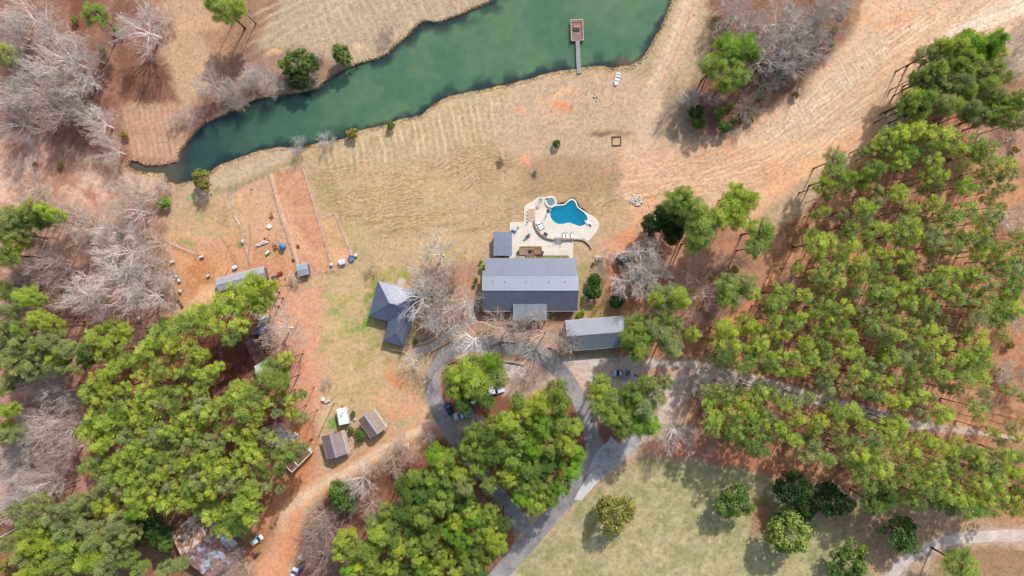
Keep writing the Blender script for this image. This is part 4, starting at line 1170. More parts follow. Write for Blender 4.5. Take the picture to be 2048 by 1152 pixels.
# leafless hardwoods: px py r tone
BR = """125,112,62w 155,152,52w 282,48,60w 62,165,55w 102,210,58p 192,243,42w 225,300,30w 50,28,52s 100,60,45p 30,245,42p 420,168,34p 445,190,26p 525,150,30s 610,143,27w 548,175,24s 20,95,45p 462,182,26s 380,232,24p
597,290,19s 652,282,20s 325,372,18p 405,388,20p 100,520,62t 245,500,58w 232,568,66w 172,450,50p 262,420,55p 292,592,50w 160,590,45w 312,490,40t 130,440,42p 190,612,34s 335,560,34t 35,580,34n 30,560,40n
112,788,42w 62,880,50p 122,868,46p 132,905,38p 30,920,45w 92,940,48t 22,962,42w 38,700,40s 80,840,44t 150,820,34n 10,880,36p
480,1138,42n 650,1070,56n 640,1118,50n 640,1030,36n 722,960,40w 780,920,40t 812,895,34t 740,1010,28t 560,870,30s 700,1010,24w 855,870,20p
880,508,46s 892,592,50n 845,598,52w 860,640,38w 932,602,34s 895,560,30n 948,682,46w 1012,662,38t 1092,668,50t 1125,680,30t 1058,742,24t 562,660,52p 588,556,14s 652,764,13s 832,722,26s 868,742,24n
1290,498,46s 1302,556,48w 1262,562,44w 1212,510,22s 1204,545,20s 1352,868,44w 1412,588,34t 1390,640,24p 1412,782,28n 1462,520,34n 1480,590,22n 1480,18,48s 1562,38,50w 1602,62,54s 1540,105,52w 1612,28,44n 1652,40,48n 1632,92,38s 1382,192,24s 1426,196,18s 1335,225,22n
1430,60,26n 1500,60,38n 1500,215,34n 1530,165,34n 2032,128,42p 2015,175,34t 2028,436,30w 1996,445,20s 2040,70,40p 2015,738,22w 2042,238,30t 2040,640,30p 2030,560,26t 2040,760,40n 1600,128,34s 1450,20,30n 1395,560,26n 1370,580,20t 1310,905,18t
770,62,20n 560,140,18t 640,110,14p 500,165,26s 480,200,24n 1140,690,24t 1035,650,26t 990,640,26s 1070,640,22t 260,380,34p 60,370,40t 300,380,28t 120,600,34t 20,640,30n 1735,430,22n 1420,900,18n 1570,560,20n 2045,900,30n 1380,545,30t 1430,620,24n 1338,705,20p 400,1100,22n
20,60,40w 130,190,40w 20,190,44w 180,110,34p 150,225,30p 330,30,26p 1580,80,40s 1510,60,40s 1660,10,40s 1560,150,28s
210,460,40w 280,530,40w 60,480,36p 90,850,40w 40,850,40w 90,970,40w 20,1010,40w 70,760,36p 850,560,36s 900,620,40s 870,640,30s 1290,540,44w 1240,580,24p 470,190,28p 500,150,22s 350,240,18p"""
for tok in BR.split():
    t = tok[-1]; v = [float(x) for x in tok[:-1].split(',')]
    kind = 'bare' if (v[2] >= 30 and t in 'wsp') else 'bared'
    if 820 < v[0] < 1145 and 560 < v[1] < 760 and v[2] > 20:
        kind = 'bares'
        if v[1] > 635 and v[0] > 980: t = 'n'
    tree(kind, v[0], v[1], v[2], t, name='bare_shrub' if v[2] < 21 else None)


# younger pines standing between the rows
def fill(polyg, n, seed, dmin, prob, rr=(10, 15), avoid=()):
    rnd = random.Random(seed)
    xs = [p[0] for p in polyg]; ys = [p[1] for p in polyg]
    P = [(t[1], t[2], t[4]) for t in TREES if t[0] in ('pine', 'bigpine', 'broad')]
    for _ in range(n):
        x = rnd.uniform(min(xs), max(xs)); y = rnd.uniform(min(ys), max(ys))
        if not inside(np.array([x]), np.array([y]), polyg)[0]: continue
        if any(math.hypot(x - q[0], y - q[1]) < max(dmin, q[2] * 0.95) for q in P): continue
        if any(seg_dist(np.array([x]), np.array([y]), a, False)[0] < w for a, w in avoid): continue
        P.append((x, y, 10))
        if rnd.random() < prob:
            tree('pine', x, y, rnd.uniform(*rr), rnd.choice('bmmgg'), hs=rnd.uniform(0.75, 0.95))
road = [(1395,735),(1450,745),(1520,765),(1600,785),(1700,812),(1800,836),(1900,856),(1945,864)]
fill([(1640,350),(1760,260),(1900,290),(2000,330),(2060,420),(2060,560),(2010,640),(1990,760),(2060,800),(2060,1030),(1960,1030),(1800,960),(1700,940),(1560,900),(1420,870),(1400,770),(1560,740),(1500,640),(1560,560),(1620,480)],
     6000, 3, 20, 0.6, avoid=[(road, 22), ([(1905,480),(1950,485)], 24), ([(1990,700),(1960,640)], 16), ([(1850,590),(1870,610)], 12)])
fill([(180,770),(400,660),(440,620),(480,760),(600,780),(620,840),(600,960),(520,1030),(340,1000),(200,950)], 4000, 4, 20, 0.7, avoid=[([(440,680),(460,740)], 34), ([(510,650),(512,690),(530,740)], 30), ([(560,870),(600,880)], 16), ([(350,1060),(440,1010),(480,1060)], 30)])

# dry grass and litter tufts over the open ground, thicker along the pond bank
rg = np.random.default_rng(5)
roads = [([(1186,905),(1184,870),(1172,830),(1153,790),(1132,757),(1108,730),(1075,706),(1030,695),(985,690),(940,690),(905,699),(880,722),(866,752),(867,788),(880,826),(897,858),(925,896),(960,940),(1000,990),(1028,1025),(1048,1062)], 20),
         ([(1190,880),(1184,912),(1168,950),(1140,990),(1110,1025),(1080,1058),(1050,1092),(1018,1128),(985,1165)], 22), ([(1760,1190),(1795,1138),(1835,1105),(1895,1082),(1970,1073),(2048,1071)], 13),
         (road, 11), ([(1200,900),(1240,895),(1270,875)], 30), ([(850,699),(872,690),(890,675),(912,658),(932,649),(942,640),(944,620),(940,600)], 10), ([(1060,460),(1060,640)], 104), ([(1120,425),(1170,450)], 50)]
def tufts(n, bank=False):
    if bank:
        P = np.array(smooth_line(POND, 3.0, True)); k = rg.integers(0, len(P), n)
        x = P[k, 0] + rg.normal(0, 2.2, n); y = P[k, 1] + rg.normal(0, 2.2, n)
    else:
        x = rg.uniform(-30, 2078, n); y = rg.uniform(-30, 1182, n)
    sd_ = sdist(x, y, POND)
    ok = (sd_ < 1.0) if bank else (sd_ < -4)
    for p_, w_ in roads:
        ok &= seg_dist(x, y, p_, False) > w_
    if not bank:
        ok &= fbm(x, y, 40, 91, 4) + rg.uniform(-.25, .25, n) > 0.45
    return x[ok], y[ok], sd_[ok]
def tuft_mesh(x, y, sd_, hmin, hmax, dark, seed):
    n = len(x); q = S
    wx_ = (x - 1024) * q; wy_ = (576 - y) * q
    ix = np.clip(np.searchsorted(ax, wx_), 0, NX - 1); iy = np.clip(np.searchsorted(ay, wy_), 0, NY - 1)
    base = col.reshape(NY, NX, 3)[iy, ix]
    z0 = np.where(sd_ > -1.5, -2.2 * np.clip((sd_ + 1.5) / 10.5, 0, 1), 0.0) - 0.03
    V = []; A = []
    kf = rg.uniform(*dark, n)
    tint = np.stack([kf * rg.uniform(0.95, 1.05, n), kf, kf * rg.uniform(0.85, 1.05, n)], 1)
    colr = np.ones((n, 4)); colr[:, :3] = np.clip(base * tint, 0.01, 0.9)
    for j in range(3):
        a = rg.uniform(0, 6.28, n); t = rg.uniform(0.3, 1.2, n); L = rg.uniform(hmin, hmax, n); w = L * 0.22
        dx = np.cos(a) * np.sin(t) * L; dy = np.sin(a) * np.sin(t) * L; dz = np.cos(t) * L
        sx = -np.sin(a) * w; sy = np.cos(a) * w
        o = np.stack([wx_, wy_, z0], 1)
        s1 = np.stack([sx, sy, sx * 0], 1); d1 = np.stack([dx, dy, dz], 1)
        V.append(np.stack([o - s1, o + s1, o + d1 + s1 * 0.5, o + d1 - s1 * 0.5], 1)); A.append(np.repeat(colr[:, None], 4, 1))
    V = np.concatenate(V).reshape(-1, 3); A = np.concatenate(A).reshape(-1, 4)
    return npmesh('dry_grass', V, np.arange(len(V)).reshape(-1, 4), TUFT, {'cover': A})
m, nt, b = newmat('tuft')
at = nt.nodes.new('ShaderNodeAttribute'); at.attribute_name = 'cover'
nt.links.new(at.outputs['Color'], b.inputs['Base Color']); b.inputs['Roughness'].default_value = 0.9; b.inputs['Specular IOR Level'].default_value = 0.1
TUFT = m
o = bpy.data.objects.new('dry_grass', tuft_mesh(*tufts(90000), 0.12, 0.34, (0.82, 1.22), 1)); COL.objects.link(o)
o['kind'] = 'stuff'; o['label'] = 'tufts of dry grass and litter scattered over the open ground'; o['category'] = 'grass'
o = bpy.data.objects.new('bank_grass', tuft_mesh(*tufts(12000, True), 0.15, 0.5, (1.5, 2.3), 2)); COL.objects.link(o)
o['kind'] = 'stuff'; o['label'] = 'ragged straw coloured grass hanging over the pond bank'; o['category'] = 'grass'
# ================================================================== BUILDINGS
ROOF_L = metal_roof('grey_roof_metal', (118,126,144), 0.5, 0.2, 0.06)
ROOF_P = metal_roof('porch_roof_metal', (160,166,176), 0.5, 0.2)
WALL_W = M('board_wall', (120,92,76), 0.8, nz=1.2, amt=0.3)
TRIM = M('white_trim', (232,228,222), 0.6, nz=1, amt=0.1)
GLASS = M('window_glass', (60,70,80), 0.1, 0.0, amt=0.1)
DOORM = M('door_paint', (92,60,44), 0.6)
CONC = M('pool_deck_concrete', (232,218,200), 0.85, nz=0.35, amt=0.12)
STONE = M('pale_stone', (232,222,206), 0.9, nz=2.5, amt=0.3)
WOODB = M('brown_wood', (150,112,90), 0.85, nz=1.8, amt=0.35)
WOODG = M('grey_weathered_wood', (170,158,156), 0.9, nz=1.8, amt=0.3)
TIMBER = M('retaining_timber', (222,190,160), 0.85, nz=1.5, amt=0.3)
DARKM = M('dark_metal', (70,70,76), 0.5, 0.3)
WHITEP = M('white_paint', (244,244,242), 0.5, nz=1.2, amt=0.08)
GREYM = M('galvanised_sheet', (178,186,198), 0.5, 0.3, amt=0.2)
BLUEP = M('blue_plastic', (30,110,180), 0.45, amt=0.2)
BLUET = M('blue_tarpaulin', (28,84,170), 0.6, nz=0.8, amt=0.35)
BROWNP = M('brown_paint', (112,70,58), 0.7, amt=0.3)
REDP = M('red_paint', (150,50,50), 0.5, amt=0.2)
BLACKR = M('black_rubber', (40,40,42), 0.8, amt=0.2)

def frame_of(q):
    """four photo corners (back left, back right, front right, front left) at the eaves -> centre, angle, length, width"""
    A, B, Cc, D = q
    u = ((B - A) + (Cc - D)) / 2; v = ((A - D) + (B - Cc)) / 2
    c = (A + B + Cc + D) / 4
    return c, math.atan2(u.y, u.x), Vector((u.x, u.y)).length, abs(Vector((v.x, v.y)).dot(Vector((-math.sin(math.atan2(u.y, u.x)), math.cos(math.atan2(u.y, u.x))))))

def openings(root, L, Wd, eave, ins, doors, wins, trim=None):
    """doors and windows on walls: side 0 front(-y) 1 back(+y) 2 left(-x) 3 right(+x); position along the wall"""
    trim = trim or TRIM
    def place(side, t, w, h, z, d):
        if side == 0: return (t, -Wd / 2 + ins - d, z), (w, 2 * abs(d) + 0.04, h)
        if side == 1: return (t, Wd / 2 - ins + d, z), (w, 2 * abs(d) + 0.04, h)
        if side == 2: return (-L / 2 + ins - d, t, z), (2 * abs(d) + 0.04, w, h)
        return (L / 2 - ins + d, t, z), (2 * abs(d) + 0.04, w, h)
    for side, t, w, h in doors:
        c, s = place(side, t, w, h, h / 2 + 0.1, 0.03)
        d = build('door', MB().box(c, s), DOORM, root)
        c2, s2 = place(side, t + w * 0.35, 0.08, 0.08, 1.1, 0.09)
        build('handle', MB().box(c2, s2), DARKM, d)
    for side, t, w, h in wins:
        c, s = place(side, t, w, h, min(eave - 0.5 - h / 2, 1.6), 0.02)
        wv = build('window', MB().box(c, s), GLASS, root)
        f = MB()
        for k in (-1, 1):
            if side < 2:
                f.box((c[0] + k * (w / 2 + 0.05), c[1], c[2]), (0.1, s[1] + 0.06, h + 0.2))
                f.box((c[0], c[1], c[2] + k * (h / 2 + 0.05)), (w - 0.01, s[1] + 0.05, 0.1))
            else:
                f.box((c[0], c[1] + k * (w / 2 + 0.05), c[2]), (s[0] + 0.06, 0.1, h + 0.2))
                f.box((c[0], c[1], c[2] + k * (h / 2 + 0.05)), (s[0] + 0.05, w - 0.01, 0.1))
        build('frame', f, trim, wv)

def gable(name, label, cat, px, eave, rise, roofm, wallm, over=0.5, rib=0.6, ridge=0.5, doors=(), wins=(), walls=True, cap=None, rw=0.1, group=None, roofm2=None, posts=False):
    q = [W(x, y, eave) for x, y in px]
    c, ang, L, Wd = frame_of(q)
    root = thing(name, label, cat, (c.x, c.y, 0), ang, group)
    yr = Wd / 2 - Wd * ridge
    ze, zr = eave, eave + rise
    mb = MB().slab([(-L/2, Wd/2, ze), (L/2, Wd/2, ze), (L/2, yr, zr), (-L/2, yr, zr)], 0.1, rib, rw)
    mb2 = MB().slab([(-L/2, -Wd/2, ze), (L/2, -Wd/2, ze), (L/2, yr, zr), (-L/2, yr, zr)], 0.1, rib, rw)
    r = build('roof', mb, roofm, root)
    r2 = build('roof', mb2, roofm2 or roofm, root)
    build('ridge_cap', MB().box((0, yr + 0.12, zr - 0.01), (L - 0.02, 0.3, 0.05), rx=-0.3).box((0, yr - 0.12, zr - 0.01), (L - 0.02, 0.3, 0.05), rx=0.3), cap or roofm, r)
    tr = MB()
    for y_, k in ((Wd / 2, 1), (-Wd / 2, -1)):
        tr.box((0, y_ + k * 0.06, ze - 0.12), (L, 0.1, 0.16))
    build('gutter', tr, TRIM, root)
    if walls:
        x, y = L / 2 - over, Wd / 2 - over
        zt = ze + rise * over / (Wd * min(ridge, 1 - ridge)) * 0 + 0.02
        w = MB()
        vs = [(-x, -y, 0), (x, -y, 0), (x, y, 0), (-x, y, 0), (-x, -y, zt), (x, -y, zt), (x, y, zt), (-x, y, zt), (-x, yr, zr - 0.25), (x, yr, zr - 0.25)]
        w.add(vs, [(0, 1, 5, 4), (2, 3, 7, 6), (1, 2, 6, 9, 5), (3, 0, 4, 8, 7), (4, 5, 9, 8), (6, 7, 8, 9)])
        build('wall', w, wallm, root)
        openings(root, L, Wd, eave, over, doors, wins)
    if posts:
        for ix in (-1, -0.33, 0.33, 1):
            for iy in (-1, 1):
                build('post', MB().box((ix * (L / 2 - over), iy * (Wd / 2 - over), ze / 2), (0.15, 0.15, ze)), WOODB, root)
    return root, L, Wd, yr

# ---- main house (metal roof, break of pitch on the pool side, porch roof at the front)
c = W(1060.5, 581)
root = thing('house', 'long main house with big grey metal roof behind the pool deck', 'house', (c.x, c.y, 0), 0)
def hx(px, z): return W(px, 576, z).x - c.x
def hy(py, z): return W(1024, py, z).y - c.y
ZE, ZR, ZB = 3.0, 6.6, 4.2
x0, x1 = hx(965, ZE), hx(1156.5, ZE)
r = build('roof', MB().slab([(hx(964, ZB), hy(552, ZB), ZB), (hx(1157, ZB), hy(552, ZB), ZB), (hx(1157, ZR), hy(581, ZR), ZR), (hx(964, ZR), hy(581, ZR), ZR)], 0.12, 0.6, 0.1), ROOF_L, root)
xl, xr_ = hx(964, ZR), hx(1157, ZR)
build('ridge_cap', MB().box((0, hy(581, ZR) + 0.13, ZR), (xr_ - xl, 0.3, 0.05), rx=-0.35).box((0, hy(581, ZR) - 0.13, ZR), (xr_ - xl, 0.3, 0.05), rx=0.45), ROOF_L, r)
build('roof', MB().slab([(xl, hy(622, ZE), ZE), (xr_, hy(622, ZE), ZE), (xr_, hy(581, ZR), ZR), (xl, hy(581, ZR), ZR)], 0.12, 0.6, 0.1), metal_roof('shaded_slope_metal', (130,136,152), 0.5, 0.25), root)  # copy of the roof metal; colour set for the slope in shade
build('roof', MB().slab([(hx(971, 3.0), hy(516, 3.0), 3.0), (hx(1152, 3.0), hy(516, 3.0), 3.0), (hx(1152, ZB), hy(552, ZB) + 0.04, ZB - 0.04), (hx(971, ZB), hy(552, ZB) + 0.04, ZB - 0.04)], 0.12, 0.6, 0.1), ROOF_L, root)
build('roof', MB().slab([(xl, hy(541, 3.9), 3.78), (xl + 1.0, hy(541, 3.9), 3.78), (xl + 1.0, hy(552, ZB), ZB - 0.05), (xl, hy(552, ZB), ZB - 0.05)], 0.1).slab([(xr_ - 0.7, hy(541, 3.9), 3.78), (xr_, hy(541, 3.9), 3.78), (xr_, hy(552, ZB), ZB - 0.05), (xr_ - 0.7, hy(552, ZB), ZB - 0.05)], 0.1), ROOF_L, root)
x_, yb, yf = (xr_ - xl) / 2 - 0.6, hy(553, 0), hy(619, 0)
w = MB().add([(-x_, yf, 0), (x_, yf, 0), (x_, yb, 0), (-x_, yb, 0), (-x_, yf, ZE + 0.1), (x_, yf, ZE + 0.1), (x_, yb, ZB - 0.2), (-x_, yb, ZB - 0.2), (-x_, 0, ZR - 0.3), (x_, 0, ZR - 0.3)],
             [(0, 1, 5, 4), (2, 3, 7, 6), (1, 2, 6, 9, 5), (3, 0, 4, 8, 7), (4, 5, 9, 8), (6, 7, 8, 9)])
build('wall', w, WALL_W, root)
for px in (975, 1010, 1045, 1080, 1115, 1148):
    build('porch_post', MB().box((hx(px, 0), hy(518.5, 0), 1.45), (0.2, 0.2, 2.9)), WOODB, root)
build('gutter', MB().box((0, hy(622, ZE) - 0.07, ZE - 0.12), (xr_ - xl - 0.1, 0.12, 0.14)), TRIM, root)
build('door', MB().box((hx(1060, 0), yb + 0.03, 1.2), (1.8, 0.1, 2.2)), DOORM, root)
for px in (985, 1010, 1100, 1130):
    wv = build('window', MB().box((hx(px, 0), yb + 0.03, 1.7), (1.3, 0.1, 1.3)), GLASS, root)
    build('frame', MB().box((hx(px, 0), yb + 0.05, 2.4), (1.5, 0.14, 0.1)).box((hx(px, 0), yb + 0.05, 1.0), (1.5, 0.14, 0.1)), TRIM, wv)
    wv = build('window', MB().box((hx(px, 0), yf - 0.03, 1.7), (1.3, 0.1, 1.3)), GLASS, root)
    build('frame', MB().box((hx(px, 0), yf - 0.05, 2.4), (1.5, 0.14, 0.1)).box((hx(px, 0), yf - 0.05, 1.0), (1.5, 0.14, 0.1)), TRIM, wv)
for px in (985, 1010, 1052, 1098, 1130):
    build('roof_vent', MB().tube((hx(px, 5.4), hy(563, 5.4), 5.1), (hx(px, 5.4), hy(563, 5.4), 5.75), 0.09, 0.09, 8), DARKM, r)
pr = build('porch_roof', MB().slab([(hx(1026, 3.6), hy(641, 3.6), 3.75), (hx(1094, 3.6), hy(641, 3.6), 3.75), (hx(1094, 4.6), hy(608, 4.6), 4.72), (hx(1026, 4.6), hy(608, 4.6), 4.72)], 0.14, 0.6, 0.08), ROOF_P, root)
for px in (1029, 1060, 1091):
    build('porch_post', MB().box((hx(px, 0), hy(640, 0), 1.85), (0.22, 0.22, 3.7)), WOODB, root)

# ---- hip roofed cottage with a wing
def hiproof(L, Wd, ze, zr, T, mats_name):
    h = Wd / 2
    a = (-L/2, Wd/2, ze); b = (L/2, Wd/2, ze); c_ = (L/2, -Wd/2, ze); d = (-L/2, -Wd/2, ze)
    e = (-L/2 + h, 0, zr); f = (L/2 - h, 0, zr)
    out = MB(T)
    out.add([a, b, c_, d, e, f], [(1, 0, 4, 5), (3, 2, 5, 4), (0, 3, 4), (2, 1, 5)])
    # standing seams
    nz = (zr - ze) / h
    n = int(L / 0.6)
    for i in range(1, n):
        x = -L/2 + i * L / n
        run = min(h, min(x + L/2, L/2 - x))
        for sgn in (1, -1):
            p0 = Vector((x, sgn * Wd/2, ze)); p1 = Vector((x, sgn * (Wd/2 - run), ze + nz * run))
            out.add([p0 + Vector((-.04,0,.0)), p0 + Vector((.04,0,.0)), p1 + Vector((.04,0,.0)), p1 + Vector((-.04,0,.0)),
                     p0 + Vector((-.04,0,.07)), p0 + Vector((.04,0,.07)), p1 + Vector((.04,0,.07)), p1 + Vector((-.04,0,.07))],
                    [(4,5,6,7),(0,1,5,4),(1,2,6,5),(2,3,7,6),(3,0,4,7)])
    n = int(Wd / 0.6)
    for i in range(1, n):
        y = -Wd/2 + i * Wd / n
        run = min(y + Wd/2, Wd/2 - y)
        for sgn in (1, -1):
            p0 = Vector((sgn * L/2, y, ze)); p1 = Vector((sgn * (L/2 - run), y, ze + nz * run))
            out.add([p0 + Vector((0,-.04,.0)), p0 + Vector((0,.04,.0)), p1 + Vector((0,.04,.0)), p1 + Vector((0,-.04,.0)),
                     p0 + Vector((0,-.04,.07)), p0 + Vector((0,.04,.07)), p1 + Vector((0,.04,.07)), p1 + Vector((0,-.04,.07))],
                    [(4,5,6,7),(0,1,5,4),(1,2,6,5),(2,3,7,6),(3,0,4,7)])
    caps = MB(T)
    for p, q in ((a, e), (d, e), (b, f), (c_, f), (e, f)):
        p = Vector(p); q = Vector(q); dv = (q - p); m = (p + q) / 2 + Vector((0, 0, 0.05))
        caps.box(m, (dv.length, 0.22, 0.06), rz=math.atan2(dv.y, dv.x), ry=-math.atan2(dv.z, math.hypot(dv.x, dv.y)))
    return out, caps
Z6 = lambda x, y, z=3.0: W(730 + x / 6.4, 540 + y / 6.4, z)
ang = R(-14.9)
nw, ne, sw = Z6(165,138), Z6(715,285), Z6(45,590)
L1 = (ne - nw).length; W1 = (sw - nw).length
cm = (ne + sw) / 2
root = thing('cottage', 'cottage with dark blue grey hip roofs and a short wing below the mossy bare tree', 'house', (cm.x, cm.y, 0), ang)
HR = metal_roof('hip_roof_metal', (118,124,144), 0.40, 0.30)
mb, cp = hiproof(L1, W1, 3.0, 3.0 + 0.52 * W1 / 2, Matrix.Identity(4), '')
r = build('roof', mb, HR, root); build('ridge_cap', cp, HR, r)
iv = Matrix.Rotation(-ang, 4, 'Z')
bl, br_ = Z6(232,905), Z6(505,980)
top = Z6(520, 470)
w2 = (br_ - bl).length
bm = iv @ ((bl + br_) / 2 - cm); bm.z = 0
L2 = 11.5
T = Matrix.Translation(Vector((bm.x, bm.y + L2 / 2, 0))) @ Matrix.Rotation(R(90), 4, 'Z')
mb, cp = hiproof(L2, w2, 2.9, 2.9 + 0.52 * w2 / 2, T, '')
r = build('roof', mb, HR, root); build('ridge_cap', cp, HR, r)
build('wall', MB().box((0, 0, 1.45), (L1 - 1.2, W1 - 1.2, 2.9)).box((bm.x, bm.y + 3.6, 1.4), (w2 - 1.2, 6.0, 2.8)), M('cream_wall', (214,200,180), 0.8), root)
openings(root, L1, W1, 3.0, 0.6, [(2, 0.5, 1.0, 2.1)], [(2, 3.2, 1.2, 1.2), (2, -3.0, 1.2, 1.2), (1, -3, 1.4, 1.2), (1, 2, 1.4, 1.2)])
build('downpipe', MB().box((-w2/2 + bm.x + 0.6, bm.y + 0.4, 1.4), (0.1, 0.1, 2.8)), TRIM, root)
ptx = iv @ (Z6(470,160,0) - cm)
build('back_step', MB().box((ptx.x, ptx.y, 0.12), (2.2, 2.6, 0.24)), M('step_concrete', (206,190,178), 0.9), root)
# white rail and low fence off the wing corner
def rail(name, label, cat, pts, h, mat, r_=0.05, post=2.0, z0=0.0, rails=2, pmat=None, group=None):
    P = [W(*p) for p in pts]
    root = thing(name, label, cat, (P[0].x, P[0].y, z0), 0, group)
    mb = MB(); pm = MB()
    for a, b in zip(P[:-1], P[1:]):
        L = (b - a).length; n = max(1, int(round(L / post)))
        for k in range(rails):
            z = h * (1 - 0.45 * k) - 0.05
            mb.tube(a + Vector((0, 0, z)), b + Vector((0, 0, z)), r_, r_, 5)
        for k in range(n + 1):
            p = a.lerp(b, k / n)
            if k or a is P[0]: build('post', MB().tube(p, p + Vector((0, 0, h)), r_ * 1.4, r_ * 1.4, 6), pmat or mat, root, world=True)
    build('rail', mb, mat, root, world=True) if z0 == 0 else None
    return root
rail('handrail', 'white handrail at the foot of the cottage wing', 'railing', [(783.5,695),(785,699),(795,701),(809,704)], 1.0, TRIM, 0.05, 1.4)

# ---- metal barn by the drive
gable('barn', 'grey metal roofed barn beside the gravel, right end under pines', 'barn',
      [(1129.7,641.6),(1246,632.2),(1251,692.5),(1135.6,702)], 3.4, 1.9, metal_roof('barn_roof_metal', (128,134,148), 0.55, 0.15, 0.06), M('barn_siding', (150,152,158), 0.7),
      doors=[(0, -4, 3.0, 2.6), (0, 2, 3.0, 2.6)], wins=[(1, -4, 1.2, 1.0)], over=0.35, rib=0.45)
# ---- pool shed
q = [W(x, y, 2.7) for x, y in [(987,463.5),(1023.5,464.5),(1023,511.5),(987,511.5)]]
c_, a_, L, Wd = frame_of(q)
root = thing('pool_shed', 'small flat grey shed roof at the corner of the pool deck', 'shed', (c_.x, c_.y, 0), a_)
build('roof', MB().slab([(-L/2, -Wd/2, 2.6), (L/2, -Wd/2, 2.6), (L/2, Wd/2, 2.95), (-L/2, Wd/2, 2.95)], 0.12, 0.45, 0.08), metal_roof('shed_roof_metal', (150,160,182), 0.42, 0.3), root)
build('wall', MB().box((0, 0, 1.3), (L - 0.7, Wd - 0.7, 2.6)), WALL_W, root)
openings(root, L, Wd, 2.7, 0.35, [(3, 1.0, 1.0, 2.0)], [(2, 0, 1.0, 0.9)])

# ---- old huts by the dirt track
OLD1 = rust_roof('plum_old_roof', (148,126,130), (160,138,136), (180,170,184), 0.5, 0.64, 0.5)
OLD2 = rust_roof('tan_old_roof', (164,144,134), (150,126,112), (182,172,170), 0.5, 0.66, 0.5)
PLANK = M('old_planks', (130,104,86), 0.9, nz=1.4, amt=0.35)
def hut(name, label, px, mat, lean, cap):
    # ridge runs between the two short photo edges: rotate the corner order by one
    q = [px[1], px[2], px[3], px[0]]
    root, L, Wd, yr = gable(name, label, 'cabin', q, 3.0, 1.5, mat, PLANK, over=0.5, rib=0.5, cap=cap,
                            doors=[(2, 0.6, 1.0, 2.0)], wins=[(0, -1, 0.8, 0.8), (0, 1.4, 0.8, 0.8), (1, 0, 0.8, 0.8)])
    if lean:
        build('porch_roof', MB().slab([(-L/2, Wd/2 + lean, 2.35), (L/2, Wd/2 + lean, 2.35), (L/2, Wd/2 - 0.1, 2.85), (-L/2, Wd/2 - 0.1, 2.85)], 0.08, 0.5, 0.08), M('pale_lean_to_sheet', (190,172,160), 0.8, amt=0.35), root)
        for k in (-1, 0, 1):
            build('porch_post', MB().tube((k * (L/2 - 0.2), Wd/2 + lean - 0.15, 0), (k * (L/2 - 0.2), Wd/2 + lean - 0.15, 2.3), 0.07), PLANK, root)
    build('chimney', MB().box((-L/2 - 0.25, 0.3, 2.0), (0.6, 1.0, 4.0)), M('chimney_stone', (196,170,150), 0.9, nz=2, amt=0.35), root)
    return root
CAP = M('pale_ridge_metal', (176,176,192), 0.5, 0.2)
hut('cabin', 'old cabin with plum brown metal roof beside the dirt track', [(643.4,872.5),(681,862.3),(696,905.3),(653.6,920)], OLD1, 0.9, CAP)
hut('cabin', 'old cabin with tan grey roof tilted uphill from the plum roofed one', [(716.9,840.5),(746,818.5),(771.5,853),(742.7,879.5)], OLD2, 0.6, CAP)
# white boxy trailer with flat roof
q = [W(x, y, 2.6) for x, y in [(672.3,820),(692,815.5),(697.4,847.5),(678,850.6)]]
c_, a_, L, Wd = frame_of(q)
root = thing('camper', 'white flat roofed camper parked on green grass above the cabins', 'trailer', (c_.x, c_.y, 0), a_)
build('body', MB().box((0, 0, 1.45), (L, Wd, 2.1)), WHITEP, root)
build('roof', MB().box((0, 0, 2.54), (L - 0.1, Wd - 0.1, 0.08), taper=0.97), M('stained_white_roof', (244,246,250), 0.5, nz=0.5, amt=0.08, dirt=(170,180,186)), root)
build('roof_vent', MB().box((-0.3, 0.4, 2.66), (0.5, 0.5, 0.16)).box((0.2, 1.1, 2.64), (0.35, 0.35, 0.12)), GREYM, root)
for sx in (-1, 1):
    for yy in (-0.6, 0.5):
        w = build('wheel', MB().tube((sx * (L/2 - 0.25), yy, 0.35), (sx * (L/2 - 0.02), yy, 0.35), 0.35, 0.35, 14), BLACKR, root)
build('window', MB().box((L/2 + 0.005, 0.8, 1.7), (0.03, 1.0, 0.5)).box((-L/2 - 0.005, 0.8, 1.7), (0.03, 1.0, 0.5)), GLASS, root)
build('drawbar', MB().path([(-0.4, Wd/2, 0.5), (0, Wd/2 + 1.0, 0.5), (0.4, Wd/2, 0.5)], 0.05), DARKM, root)

# ---- big rusty barn, lower left
RU1 = rust_roof('rusty_roof_plain', (170,128,106), (150,100,78), (226,204,188), 0.5, 0.49, 0.22)
RU2 = rust_roof('rusty_roof_bare_metal', (168,128,110), (140,94,78), (186,196,208), 0.5, 0.53, 0.20)
A0 = W(341,1066,3.4); u = Vector((0.788, 0.615, 0)); v = Vector((0.615, -0.788, 0))
root = thing('rusty_barn', 'large barn with patchy rusty tin roof at the lower left under pines', 'barn', ((A0 + u * 7 + v * 9).x, (A0 + u * 7 + v * 9).y, 0), math.atan2(u.y, u.x))
Lb = 14.0; o0 = A0 + u * 7 + v * 9
def bp(a, b_, z): return (a - 7, 9 - b_, z)     # along the ridge, down the slope
Lb = 14.0
build('roof', MB().slab([bp(0, 0, 3.4), bp(Lb, 0, 3.4), bp(Lb, 7.5, 6.0), bp(0, 7.5, 6.0)], 0.1, 0.6, 0.1), RU1, root)
build('roof', MB().slab([bp(0, 12.9, 4.2), bp(Lb, 12.9, 4.2), bp(Lb, 7.5, 6.0), bp(0, 7.5, 6.0)], 0.1, 0.35, 0.12), RU2, root)
build('roof', MB().slab([bp(0, 18.0, 2.9), bp(Lb, 18.0, 2.9), bp(Lb, 12.9, 4.12), bp(0, 12.9, 4.12)], 0.1, 0.35, 0.12), RU2, root)
